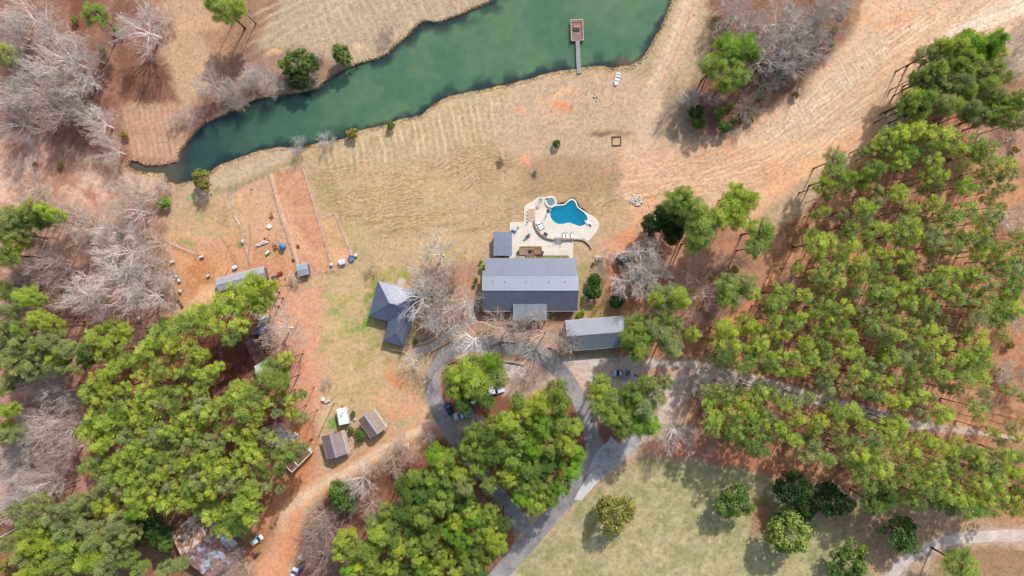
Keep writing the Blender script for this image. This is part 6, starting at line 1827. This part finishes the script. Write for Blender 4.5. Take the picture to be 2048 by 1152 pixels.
# stone edging of the path
def stones(label, pts, seed, grp='stone edging of the front path'):
    rnd = random.Random(seed); P = smooth_line(pts, 3.2); mb = MB()
    for q in P:
        w_ = W(q[0] + rnd.uniform(-.5,.5), q[1] + rnd.uniform(-.5,.5)); r_ = rnd.uniform(0.14, 0.3)
        mb.lathe((w_.x, w_.y, 0), [(r_, 0), (r_ * 1.02, 0.09), (r_ * 0.6, 0.2)], 6)
    return tag(build('stone_edging', mb, STONE), label, 'stone edging', grp)
Z3 = lambda x, y: (730 + x / 6.4, 540 + y / 6.4)
stones('white stone edging on the upper side of the winding path', [Z3(*p) for p in [(1270,440),(1282,540),(1275,630),(1200,655),(1130,685),(1060,725),(980,772),(920,830),(870,875),(780,925),(670,955)]], 1)
stones('white stone edging on the lower side of the winding path', [Z3(*p) for p in [(1400,680),(1280,712),(1180,728),(1090,772),(1040,815),(980,860),(930,905),(880,950),(780,990),(650,1020),(590,1050)]], 2)
stones('short row of white stones beside the main house corner', [Z3(*p) for p in [(1365,425),(1380,500),(1395,580),(1420,650)]], 3)
stones('white stone edging beside the parking pad end', [(1049,655),(1050,664),(1049,673),(1044,679)], 4)
stones('row of stones from the cottage wing down to the drive', [(808,704),(822,716),(828,735),(840,752),(848,765)], 5)
stones('white stone edging curving from path to parking pad', [(950,646),(965,645),(978,650),(992,658)], 6)
# timber retaining walls
for pts, lb, h in (([(906,679),(885,690),(862,704),(855,716),(852,722)],'timber retaining wall along the outer upper left of the drive loop',0.7),
                 ([(994,681),(1012,682),(1031,684)],'timber wall below the parking pad',0.7),
                 ([(908,720),(894,731),(886,745)],'short timber wall inside the upper left of the drive loop',0.6),
                 ([(924,716.5),(935,716),(944,715)],'short pale timber wall at the top of the island tree',0.6),
                 ([(1006,722),(1028,725),(1050,729)],'timber wall at the top right of the island',0.6),
                 ([(1096,693),(1108,698),(1120,706)],'timber wall by the drive right of the bare trees',0.6),
                 ([(842,738),(843,750),(848,760)],'small timber edging left of the drive loop',0.4)):
    wallrib('timber_wall', lb, 'retaining wall', pts, 1.6, h, TIMBER)
def rocks(label, x, y, rx, ry, n, seed, rmax=0.42):
    rnd = random.Random(seed); mb = MB()
    for k in range(n):
        a = rnd.uniform(0, 6.28); q = math.sqrt(rnd.random())
        w_ = W(x + rx * q * math.cos(a), y + ry * q * math.sin(a)); r_ = rnd.uniform(0.15, rmax)
        zz = 0.35 * (1 - q) * rnd.random()
        T = Matrix.Translation((w_.x, w_.y, zz)) @ Matrix.Rotation(rnd.uniform(0, 3), 4, 'Z')
        m_ = MB(T); m_.lathe((0, 0, 0), [(r_ * 0.9, 0), (r_, r_ * 0.5), (r_ * 0.5, r_)], 6)
        mb.v += [(a_, b__, c__) for a_, b__, c__ in m_.v]; nb = len(mb.v) - len(m_.v); mb.f += [tuple(i + nb for i in f) for f in m_.f]
    return tag(build('rock_pile', mb, M('pile_rock', (224,208,192), 0.9, nz=2, amt=0.3)), label, 'rock pile')
rocks('loose pile of pale rocks right of the pool', 1272, 401, 13, 11, 90, 3)
rocks('small heap of white rocks between pool deck and dark shed', 1197, 517, 9, 4, 36, 5)
rocks('few scattered pale stones near the pond boat', 1192, 192, 9, 12, 9, 7, 0.3)
rocks('long grey pink brush and rubble heap at the wood edge', 575, 872, 24, 9, 150, 9, 0.5)
# paddock fences
def fence(label, pts, h=1.15):
    P = [W(*p) for p in pts]
    root = thing('wire_fence', label, 'fence', (P[0].x, P[0].y, 0), 0, 'paddock fences')
    pm = MB(); wm = MB()
    for a, b_ in zip(P[:-1], P[1:]):
        n_ = max(1, int(round((b_ - a).length / 2.5)))
        for k in range(n_ + 1):
            q = a.lerp(b_, k / n_)
            if k or a is P[0]: build('post', MB().tube(q, q + Vector((0, 0, h)), 0.06, 0.05, 5), WOODG, root, world=True)
        for z in (0.35, 0.75, 1.1):
            wm.tube(a + Vector((0, 0, z)), b_ + Vector((0, 0, z)), 0.022, 0.022, 3)
    build('wires', wm, GREYM, root, world=True)
fence('wire fence along the left side of the orange paddock', [(540,344),(562,430),(576,470),(594,520),(600,556)])
fence('wire fence along the right side of the orange paddock', [(607,334),(622,385),(637,437),(652,485),(668,541)])
fence('wire fence round the small right hand pen', [(637,437),(655,432),(671,424),(684,458),(698,492),(706,512)])
fence('wire fence across the top of the paddocks', [(607,334),(575,340),(540,344),(500,362),(460,382)])
fence('wire fence between the left and middle paddock', [(460,382),(470,430),(482,450),(486,480),(498,508),(503,540)])
fence('wire fence at the foot of the paddocks', [(620,548),(640,543),(668,541),(690,530),(706,520)])
fence('short wire fence crossing the left paddock', [(330,480),(352,490),(372,500),(395,508)])
# utility pole and posts
root = thing('utility_pole', 'tall pale utility pole beside the camper', 'pole', W(669,804), 0)
build('shaft', MB().tube((0, 0, 0), (0, 0, 9.5), 0.16, 0.11, 10), M('pole_wood', (226,214,204), 0.8), root)
build('crossarm', MB().box((0, 0, 8.8), (1.6, 0.12, 0.14), rz=R(60)), WOODG, root)
for x, y, hh, lb in ((704.5,796,3.6,'thin post above the camper'),(662,774,3.0,'left of two thin posts in the grass below the little bare tree'),(675.5,770,3.2,'right of two thin posts in the grass below the little bare tree')):
    tag(build('post', MB().tube(W(x, y), W(x, y) + Vector((0, 0, hh)), 0.06, 0.05, 6), WOODG), lb, 'post')
root = thing('satellite_dish', 'small white satellite dish on the dirt above the camper', 'dish', W(648,797), 0)
build('dish', MB().lathe((0, 0, 0.9), [(0.1, 0), (0.4, 0.08), (0.58, 0.24)], 16), WHITEP, root)
build('mast', MB().tube((0, 0, 0), (0, 0, 0.9), 0.04), DARKM, root)

# small farmyard things
def coop(label, x, y, L, Wd, a, mat=None, h=0.8):
    root = thing('coop', label, 'animal shelter', W(x, y), R(a), 'small white shelters in the paddocks')
    build('roof', MB().slab([(-L/2, -Wd/2, h), (L/2, -Wd/2, h), (L/2, 0, h + 0.25), (-L/2, 0, h + 0.25)], 0.05).slab([(-L/2, Wd/2, h), (L/2, Wd/2, h), (L/2, 0, h + 0.25), (-L/2, 0, h + 0.25)], 0.05), mat or WHITEP, root)
    build('wall', MB().box((0, 0, h / 2), (L * 0.85, Wd * 0.8, h - 0.04)), WOODG, root)
    return root
for a in (("white shelter at the top right of the left dirt yard",405.5,514,1.2,0.6,10),("white shelter nearest the bare trees, upper of the left row",347,524,1.2,0.7,20),
          ("white shelter second down the left row",355.5,553,0.9,0.7,10),("white shelter leaning third down the left row",360.5,561,0.7,1.1,25),("white shelter lowest in the left row",362.5,582.5,1.0,0.9,-10),
          ("white shelter left of the fence corner in the middle paddock",487.5,483,0.6,1.0,10),("larger white shelter with dark gap above the grey barn",471.5,535,1.3,1.0,25),("small white shelter beside the pale rails",418,552,0.8,0.6,20),
          ("white shelter on the pink ground below the left row",281,637,0.6,1.1,5),("white shelter at the lower right pen corner",664.5,529,0.8,0.9,20),("pale shelter on the grass right of the stock tank",713,511,0.8,0.9,0),
          ("grey topped shelter below the white tarpaulin",537,505,1.3,0.7,40)):
    coop(*a)
root = coop('white roofed coop with dark side beside the stock tank', 685.5, 524, 1.9, 1.5, 15, h=1.1)
tag(build('tin_sheets', MB().box((*W(345,550)[:2], 0.1), (0.9, 3.0, 0.08), rz=0.05).box((*W(337,545)[:2], 0.3), (2.4, 1.2, 0.06), rz=0.1), GREYM), 'grey tin sheets lying at the edge of the bare trees', 'metal sheet')
root = thing('stock_tank', 'round blue rimmed stock tank at the pen corner', 'water tank', W(703.5,517), 0)
build('wall', MB().lathe((0, 0, 0), [(0.92, 0), (0.95, 0.6), (0.98, 0.62), (0.86, 0.62), (0.84, 0.3)], 24), BLUEP, root)
build('water', MB().tube((0, 0, 0.28), (0, 0, 0.45), 0.84, 0.84, 24), M('tank_water', (120,136,160), 0.15), root)
tag(build('wooden_pallet', MB().box((*W(701,507)[:2], 0.1), (0.8, 1.3, 0.14), rz=0.3), TIMBER), 'pale wooden pallet above the round stock tank', 'pallet')
root = thing('canopy_feeder', 'round blue canopy over a feeder in the dirt yard', 'canopy', W(567.5,493), 0)
build('canopy', MB().lathe((0, 0, 1.5), [(1.0, 0), (0.9, 0.2), (0.45, 0.45), (0.03, 0.55)], 10), M('blue_canopy', (40,140,196), 0.6, amt=0.25), root)
for k in range(4):
    a = k * math.pi / 2 + 0.6
    build('leg', MB().tube((0.85 * math.cos(a), 0.85 * math.sin(a), 0), (0.85 * math.cos(a), 0.85 * math.sin(a), 1.55), 0.04), DARKM, root)
build('trough', MB().box((0.2, -0.1, 0.3), (1.0, 0.5, 0.5)), BROWNP, root)
tag(build('feed_ring', MB().lathe((*W(539,453)[:2], 0), [(0.66, 0), (0.66, 0.5), (0.55, 0.52), (0.1, 0.4)], 18), WHITEP), 'round white tank on the bare paddock ground', 'water tank')
tag(build('feed_bucket', MB().lathe((*W(504,375.5)[:2], 0), [(0.38, 0), (0.42, 0.4), (0.34, 0.4), (0.3, 0.1)], 14), M('cream_bucket', (244,226,196), 0.6)), 'small cream tub alone in the upper middle paddock', 'tub')
tag(build('white_tarpaulin', grid_cloth([(509,491),(534,478),(540,485),(513,496)], 0.5, 0.25, 8), M('cream_tarp', (232,222,206), 0.7)), 'cream tarpaulin spread on the paddock dirt', 'tarpaulin')
for x, y, lb, L in ((533,480,'dark log on the cream tarpaulin end',1.8),(552,495,'dark brush heap left of the blue canopy',2.0),(544,434,'dark dung heap on the upper paddock',1.3),(596,494,'small dark heap inside the orange paddock',1.0),(587,520,'small dark stump heap below the blue canopy',0.9)):
    rnd = random.Random(int(x)); mb = MB(); w_ = W(x, y)
    for k in range(14):
        p0 = w_ + Vector((rnd.gauss(0, L * .25), rnd.gauss(0, L * .25), rnd.uniform(0.05, .3))); d = Vector((rnd.gauss(0, 1), rnd.gauss(0, 1), rnd.gauss(0, .2))).normalized() * L * 0.35
        mb.tube(p0 - d, p0 + d, 0.07, 0.04, 5)
    tag(build('brush_heap', mb, M('dark_brush', (110,74,56), 0.95)), lb, 'brush heap')
root = thing('hand_cart', 'small dark red cart by the end of the grey barn', 'cart', W(561,547), R(25))
build('tub', MB().box((0, 0, 0.5), (1.5, 0.8, 0.4)), REDP, root)
build('wheel', MB().tube((-0.4, -0.48, 0.25), (-0.4, -0.42, 0.25), 0.25, 0.25, 12), BLACKR, root); build('wheel', MB().tube((-0.4, 0.42, 0.25), (-0.4, 0.48, 0.25), 0.25, 0.25, 12), BLACKR, root)
build('handle', MB().path([(0.7, -0.2, 0.5), (1.3, -0.2, 0.7), (1.3, 0.2, 0.7), (0.7, 0.2, 0.5)], 0.03), DARKM, root)
root = thing('lean_to', 'small dark roofed lean-to beside the red cart', 'shed', W(553,557), R(15))
build('roof', MB().slab([(-1.0, -0.8, 1.4), (1.0, -0.8, 1.4), (1.0, 0.8, 1.7), (-1.0, 0.8, 1.7)], 0.06), M('dark_plum_sheet', (104,84,92), 0.7), root)
for sx in (-1, 1):
    build('post', MB().box((sx * 0.9, -0.7, 0.7), (0.1, 0.1, 1.38)).box((sx * 0.9, 0.7, 0.8), (0.1, 0.1, 1.6)), WOODB, root)
def barrel(label, x, y, mat, r_=0.32, h=0.9, name='barrel'):
    return tag(build(name, MB().lathe((*W(x, y)[:2], 0), [(r_ * .93, 0), (r_, h * .15), (r_, h * .85), (r_ * .93, h), (0.02, h)], 14), mat), label, 'barrel')
barrel('bright blue drum seen through the bare tree on the left', 277.5, 550.5, BLUEP, 0.75, 1.0)
barrel('pale blue grey drum beside the bare tree trunk on the left', 311, 560.5, M('pale_blue_drum', (150,170,196), 0.5), 0.5, 0.8)
barrel('small blue tub near the foot of the orange paddock', 571, 558, BLUEP, 0.22, 0.5)
barrel('white drum at the edge of the grey thicket', 601.5, 1113, WHITEP, 0.6, 0.9)
barrel('white drum between the two cabins', 710, 838, M('dull_white', (220,214,206), 0.7), 0.35, 0.7)
tag(build('log', MB().tube(W(357,600) + Vector((0,0,.3)), W(366,615) + Vector((0,0,.3)), 0.42, 0.36, 9), M('dark_log', (104,80,72), 0.95, nz=3, amt=0.5)), 'thick dark log on the dirt left of the pines', 'log')
for i, (a, b_, lb) in enumerate((((421,530),(423,555),'long pale rail leaning beside the left dirt yard'),((448,556),(456,539),'dark plank on the dirt above the grey barn'),((425,490),(437,503),'pale thin plank on the orange dirt'),((1795,260),(1868,262),'x'),)):
    if lb == 'x': continue
    tag(build('plank', MB().tube(W(*a) + Vector((0,0,.12)), W(*b_) + Vector((0,0,.12)), 0.1, 0.08, 5), TIMBER if 'pale' in lb else WOODB), lb, 'plank')
for i, (a, b_, lb) in enumerate((((1850,235),(1874,258),'pair of pale fallen trunks at the edge of the right wood'),((1830,240),(1870,256),'long thin fallen trunk beside the pair in the right wood'),((2010,285),(2036,265),'pale dead trunk in the clearing at the upper right edge'),((1990,520),(2048,540),'x'),
        ((60,1060),(170,1005),'x'),((0,1075),(120,1010),'long pale fallen trunk among the lower left bare trees'),((1465,745),(1500,760),'x'),((535,870),(560,850),'x'),((0,888),(40,870),'pale fallen limb at the lower left edge'),((100,985),(165,955),'long thin pale trunk fallen left of the left plantation'))):
    if lb == 'x': continue
    tag(build('fallen_trunk', MB().tube(W(*a) + Vector((0,0,.3)), W(*b_) + Vector((0,0,.5)), 0.22, 0.1, 7), M('dead_wood', (214,198,184), 0.9, amt=0.3)), lb, 'fallen tree')
# AC unit and boxes beside the house
root = thing('air_conditioner', 'pale grey air conditioner unit beside the left wall of the main house', 'air conditioner', W(958,601), 0)
build('case', MB().box((0, 0, 0.5), (0.9, 1.5, 1.0)), M('unit_grey', (206,212,216), 0.5), root)
build('fan_grille', MB().tube((0, 0, 1.0), (0, 0, 1.03), 0.36, 0.36, 18), DARKM, root)

# ---- vehicles
def loft(secs, n=None):
    """secs: list of (x, [(y,z)...]) closed outlines"""
    mb = MB(); k = len(secs[0][1])
    vs = [(x, y, z) for x, o in secs for (y, z) in o]
    fs = []
    for s in range(len(secs) - 1):
        for i in range(k):
            j = (i + 1) % k
            fs.append((s*k+i, s*k+j, (s+1)*k+j, (s+1)*k+i))
    fs += [tuple(range(k - 1, -1, -1)), tuple((len(secs)-1)*k + i for i in range(k))]
    return mb.add(vs, fs)
def sec(x, w_, zb, zt, c=0.12):
    h = w_ / 2
    return (x, [(-h + c*0.5, zb), (-h, zb + c), (-h, zt - c), (-h + c, zt), (h - c, zt), (h, zt - c), (h, zb + c), (h - c*0.5, zb)])
CARG = M('car_glass', (36,48,60), 0.08, amt=0.05, spec=0.7)
def car(name, label, cat, x, y, deg, paint, kind='suv', L=4.8, Wd=1.9, group=None):
    root = thing(name, label, cat, W(x, y), R(deg), group)
    h = L / 2
    body = loft([sec(-h, Wd*0.86, 0.45, 0.95), sec(-h+0.15, Wd*0.97, 0.32, 1.05), sec(-h*0.3, Wd, 0.3, 1.06), sec(h*0.35, Wd, 0.3, 1.04), sec(h-0.3, Wd*0.95, 0.32, 0.92), sec(h, Wd*0.8, 0.45, 0.78)])
    build('body', body, paint, root, smooth=False)
    def cab(xr, xf, top):
        vs = []
        w0, w1 = Wd*0.93/2, Wd*0.72/2
        return loft([(xr, [(-w0,1.03),(-w1-.02,1.05),(w1+.02,1.05),(w0,1.03)]), (xr+0.35, [(-w0,1.03),(-w1,top),(w1,top),(w0,1.03)]), (xf-0.75, [(-w0,1.03),(-w1,top),(w1,top),(w0,1.03)]), (xf, [(-w0,1.03),(-w1-.03,1.05),(w1+.03,1.05),(w0,1.03)])])
    if kind == 'pickup':
        xr, xf, top = -0.35, 1.55, 1.72
    elif kind == 'suv':
        xr, xf, top = -h+0.1, 1.25, 1.65
    else:
        xr, xf, top = -h+0.45, 1.2, 1.42
    build('glasshouse', cab(xr, xf, top - 0.02), CARG, root)
    build('roof_panel', MB().box(((xr+0.35+xf-0.75)/2, 0, top), (xf-0.75-xr-0.35+0.12, Wd*0.72+0.02, 0.06), taper=0.94), paint, root)
    build('windshield', MB().slab([(xf+0.01, -Wd*0.38, 1.09), (xf+0.01, Wd*0.38, 1.09), (xf-0.72, Wd*0.33, top+0.02), (xf-0.72, -Wd*0.33, top+0.02)], 0.03), CARG, root)
    if kind == 'pickup':
        bed = MB()
        bw = Wd/2 - 0.08
        bed.box((-h*0.56, bw, 1.18), (h*0.8, 0.1, 0.26)).box((-h*0.56, -bw, 1.18), (h*0.8, 0.1, 0.26)).box((-h+0.13, 0, 1.18), (0.1, 2*bw-0.12, 0.26))
        build('bed_rail', bed, paint, root)
        build('bed_liner', MB().box((-h*0.55, 0, 1.08), (h*0.78, 2*bw-0.14, 0.03)), M('bed_grey', (150,156,166), 0.6), root)
        build('toolbox', MB().box((-0.62, 0, 1.25), (0.45, 2*bw-0.16, 0.3)), GREYM, root)
        build('load', MB().box((-1.5, 0.2, 1.2), (0.6, 0.5, 0.2)).box((-2.1, -0.3, 1.2), (0.5, 0.5, 0.22)), DARKM, root)
    for sx in (-0.62, 0.62):
        for sy in (-1, 1):
            w = build('wheel', MB().tube((sx*h, sy*(Wd/2-0.22), 0.36), (sx*h, sy*(Wd/2+0.01), 0.36), 0.36, 0.36, 18), BLACKR, root)
            build('rim', MB().tube((sx*h, sy*(Wd/2+0.0), 0.36), (sx*h, sy*(Wd/2+0.025), 0.36), 0.2, 0.2, 12), GREYM, w)
    for sy in (-1, 1):
        build('headlight', MB().box((h-0.1, sy*Wd*0.33, 0.76), (0.2, 0.36, 0.14)), M('lamp_glass', (230,235,240), 0.2), root)
        build('tail_light', MB().box((-h+0.05, sy*Wd*0.36, 0.86), (0.12, 0.2, 0.16)), M('lamp_red', (170,30,30), 0.3), root)
        build('mirror', MB().box((xf-0.2, sy*(Wd/2+0.1), 1.08), (0.16, 0.18, 0.14)), paint, root)
    return root
SILV = M('silver_paint', (200,210,224), 0.25, 0.35, amt=0.05)
SBLU = M('silver_blue_paint', (216,228,244), 0.25, 0.35, amt=0.05)
NAVY = M('navy_paint', (30,46,84), 0.2, 0.2, amt=0.05)
WCAR = M('white_car_paint', (236,240,244), 0.25, 0.05, amt=0.05)
car('pickup_truck', 'silver pickup truck with loaded bed parked beside the drive loop', 'pickup truck', 927, 829, 193, SILV, 'pickup', 5.9, 2.0)
car('parked_car', 'dark navy car at the drive edge half under the island tree', 'car', 898.5, 816.5, 112, NAVY, 'sedan', 3.9, 1.8)
car('parked_car', 'silver blue car parked on the gravel between barn and trees', 'car', 1242.5, 745.5, 180, SBLU, 'pickup', 5.3, 1.95)
car('parked_car', 'white car hidden under the left of the island tree', 'car', 951, 794, 70, WCAR, 'suv', 4.8)
car('parked_van', 'long white van glimpsed under the right of the island tree', 'van', 987, 781, 14, WCAR, 'suv', 6.6, 2.2)
car('parked_car', 'pale teal car under the pines right of the barn', 'car', 1350, 690, 8, M('pale_teal_paint', (170,196,196), 0.3, 0.2), 'sedan', 4.4)
car('old_car', 'white car with black bonnet patch standing on the dirt beside the rusty barn', 'car', 515.5, 1078.5, 36, WCAR, 'sedan', 4.0, 1.75)
car('parked_car', 'white fronted car cut by the bottom edge of the photo', 'car', 588, 1147, 68, WCAR, 'sedan', 4.2)
root = thing('quad_bike', 'bright blue quad bike by the grey thicket at the bottom', 'quad bike', W(603,1137), R(50))
build('body', MB().box((0, 0, 0.6), (1.9, 0.5, 0.35), taper=0.8).box((0.65, 0, 0.72), (0.5, 0.9, 0.1)).box((-0.65, 0, 0.72), (0.6, 0.95, 0.1)), M('quad_blue', (20,110,190), 0.35), root)
build('saddle', MB().box((-0.15, 0, 0.86), (0.8, 0.32, 0.14)), BLACKR, root)
build('handlebar', MB().tube((0.4, -0.4, 1.05), (0.4, 0.4, 1.05), 0.03).tube((0.45, 0, 0.8), (0.4, 0, 1.05), 0.03), DARKM, root)
for sx in (-0.65, 0.65):
    for sy in (-0.5, 0.5):
        build('wheel', MB().tube((sx, sy-0.12, 0.3), (sx, sy+0.12, 0.3), 0.3, 0.3, 14), BLACKR, root)
root = thing('log_splitter', 'dark machine with long arm right of the rusty barn', 'machine', W(513,1110), R(35))
build('body', MB().box((0, 0, 0.5), (1.4, 0.8, 0.6)), M('dark_machine', (70,54,50), 0.7), root)
build('arm', MB().box((1.2, 0.1, 0.7), (1.2, 0.14, 0.14)), DARKM, root)
build('wheel', MB().tube((-0.2, -0.5, 0.3), (-0.2, -0.4, 0.3), 0.3, 0.3, 12), BLACKR, root); build('wheel', MB().tube((-0.2, 0.4, 0.3), (-0.2, 0.5, 0.3), 0.3, 0.3, 12), BLACKR, root)
root = thing('low_trailer', 'small pale flat trailer next to the dish above the camper', 'trailer', W(655.5,801), R(22))
build('bed', MB().box((0, 0, 0.5), (2.0, 1.0, 0.1)), M('pale_trailer_bed', (226,200,176), 0.7), root)
build('wheel', MB().tube((0, -0.6, 0.28), (0, -0.5, 0.28), 0.28, 0.28, 12), BLACKR, root); build('wheel', MB().tube((0, 0.5, 0.28), (0, 0.6, 0.28), 0.28, 0.28, 12), BLACKR, root)
build('drawbar', MB().box((1.3, 0, 0.45), (0.7, 0.08, 0.08)), DARKM, root)
# ================================================================== LABELS FOR EVERY TREE
LM = [('the dock',1154,80),('the white boat',1234,158),('the square timber frame',1233,282),('the swimming pool',1140,430),('the pool shed',1005,488),('the main house',1060,570),
      ('the metal barn',1187,667),('the dark slate shed',1246,518),('the pale rock pile',1272,401),('the hip roofed cottage',790,630),('the plum roofed cabin',670,890),('the tan roofed cabin',745,850),
      ('the white camper',684,833),('the abandoned trailer',600,913),('the big rusty barn',415,1080),('the white barn car',515,1078),('the blue quad bike',603,1137),
      ('the long rust red shed',510,705),('the blue tarpaulin',522,661),('the grey paddock barn',482,558),('the square paddock shed',605,539),('the blue canopy',567,493),('the blue drum',277,550),
      ('the narrow stream end',300,335),('the silver pickup',927,829),('the navy car',898,816),('the silver blue car',1242,745),('the drive junction',1045,1050),
      ('the concrete patch',1170,975),('the top left corner',0,0),('the top right corner',2048,0),('the bottom left corner',0,1152),('the bottom right corner',2048,1152),
      ('the gravel road end',1945,864),('the gravel road start',1390,740),('the red track top',1810,205),('the red track foot',1540,560),
      ('the right edge middle',2048,576),('the left edge middle',0,576),('the bottom edge middle',1024,1152),('the lower track bend',1840,1104),
      ('the gravel road middle',1700,815),('the pale fallen trunks',1862,247),('the teal car',1350,690),('the lone olive tree',1228,1026),
      ('the left plantation centre',400,870),('the upper right wood centre',1760,560),('the lower right wood centre',1800,960),('the island tree',955,765),
      ('the cream tub',504,375),('the fallen trunk',130,970)]
ORD = ['nearest','second nearest','third nearest','fourth nearest','fifth nearest','sixth nearest','seventh nearest','eighth nearest','ninth nearest','tenth nearest','eleventh nearest','twelfth nearest','thirteenth nearest','fourteenth nearest','fifteenth nearest','sixteenth nearest','seventeenth nearest','eighteenth nearest','nineteenth nearest','twentieth nearest','twenty-first nearest','twenty-second nearest','twenty-third nearest','twenty-fourth nearest']
DIRS = ['right of','upper right of','above','upper left of','left of','lower left of','below','lower right of']
LOOK = {'b':'yellow green','m':'mid green','d':'dark green','k':'very dark green','g':'dull grey green','y':'yellowish','o':'olive brown','e':'bright green','v':'deep glossy green','n':'brownish grey','w':'white barked','p':'pinkish grey','s':'silver grey','t':'pale pinkish'}
NOUN = {'pine_tree':('slender pine','pine'),'evergreen_tree':('bushy evergreen','evergreen tree'),'round_tree':('round evergreen','evergreen tree'),'cedar_tree':('spreading cedar','cedar'),
        'bare_tree':('leafless tree','bare tree'),'bare_shrub':('leafless shrub','shrub'),'shrub':('low shrub','shrub'),'sapling':('young sapling','sapling')}
GRP = {'pine_tree':'slender plantation pines','evergreen_tree':'bushy evergreen trees','bare_tree':'leafless trees','bare_shrub':'leafless shrubs','shrub':'low green shrubs'}
# the smallest pines beyond the three hundred that show largest become one mass
kinds = {}
for t in TREES:
    kinds.setdefault(t[3].name.split('.')[0], []).append(t)
mass = []
for nm, L in kinds.items():
    if len(L) > 300:
        for t in L:      # leave those mostly outside the frame or smallest
            x, y, r = t[1], t[2], t[4]
            ix = max(0, min(x + r, 2048) - max(x - r, 0)); iy = max(0, min(y + r, 1152) - max(y - r, 0))
            t.append(ix * iy)
        L.sort(key=lambda t: -t[-1])
        mass += [(nm, t) for t in L[300:]]
        kinds[nm] = L[:300]
if mass:
    for nm in sorted({n_ for n_, t in mass}):
        Vs, Fs, Hs, Ts, Ms = [], [], [], [], []
        off = 0
        for t in [m_[1] for m_ in mass if m_[0] == nm]:
            root = t[3]
            Mx = np.array(Matrix.LocRotScale(root.location, root.rotation_euler, root.scale))
            for ch in list(root.children):
                me = ch.data
                v = np.empty(len(me.vertices) * 3, np.float32); me.vertices.foreach_get('co', v); v = v.reshape(-1, 3)
                v = v @ Mx[:3, :3].T + Mx[:3, 3]
                f = np.empty(len(me.loops), np.int32); me.loops.foreach_get('vertex_index', f); f = f.reshape(-1, 4)
                leaf = 'tint' in me.attributes
                a = np.empty(len(me.vertices), np.float32); me.attributes['tint' if leaf else 'stout'].data.foreach_get('value', a)
                Vs.append(v); Fs.append(f + off); Ts.append(a)
                Hs.append(np.tile(np.array(ch.color[:]), (len(v), 1)))
                Ms.append(np.full(len(f), 0 if leaf else 1, np.int32))
                off += len(v)
                bpy.data.objects.remove(ch)
            bpy.data.objects.remove(root)
        LM2 = LEAF.copy(); LM2.name = 'foliage_mass'; BM2 = BARK.copy(); BM2.name = 'bark_mass'
        for mt in (LM2, BM2):
            nt = mt.node_tree
            oi = [n_ for n_ in nt.nodes if n_.type == 'OBJECT_INFO'][0]
            at = nt.nodes.new('ShaderNodeAttribute'); at.attribute_name = 'own_colour'
            for l in list(oi.outputs['Color'].links):
                nt.links.new(at.outputs['Color'], l.to_socket)
        A_ = np.concatenate(Ts)
        me = npmesh(nm + '_mass', np.concatenate(Vs), np.concatenate(Fs), LM2, {'tint': A_, 'stout': A_, 'own_colour': np.concatenate(Hs)})
        me.materials.append(BM2)
        me.polygons.foreach_set('material_index', np.concatenate(Ms))
        o = bpy.data.objects.new('pine_stand' if nm == 'pine_tree' else 'evergreen_stand', me); COL.objects.link(o)
        o['kind'] = 'stuff'; o['label'] = 'smaller pines filling in the gaps of the plantations' if nm == 'pine_tree' else 'smaller evergreen crowns filling in between the bushy evergreens'; o['category'] = 'trees'
seen = {}
for nm, L in kinds.items():
    cells = {}
    for t in L:
        x, y = t[1], t[2]
        k = min(range(len(LM)), key=lambda i: (LM[i][1] - x) ** 2 + (LM[i][2] - y) ** 2)
        a = math.atan2(LM[k][2] - y, x - LM[k][1])
        d = int(round(a / (math.pi / 4))) % 8
        cells.setdefault((k, d), []).append(t)
    for (k, d), T_ in cells.items():
        T_.sort(key=lambda t: (LM[k][1] - t[1]) ** 2 + (LM[k][2] - t[2]) ** 2)
        for i, t in enumerate(T_):
            o = t[3]
            noun, cat = NOUN[nm]
            o['label'] = ('%s %s, %s %s %s' % (LOOK[t[5]], noun, ORD[min(i, 23)], DIRS[d], LM[k][0]))
            o['category'] = cat
            if nm in GRP: o['group'] = GRP[nm]
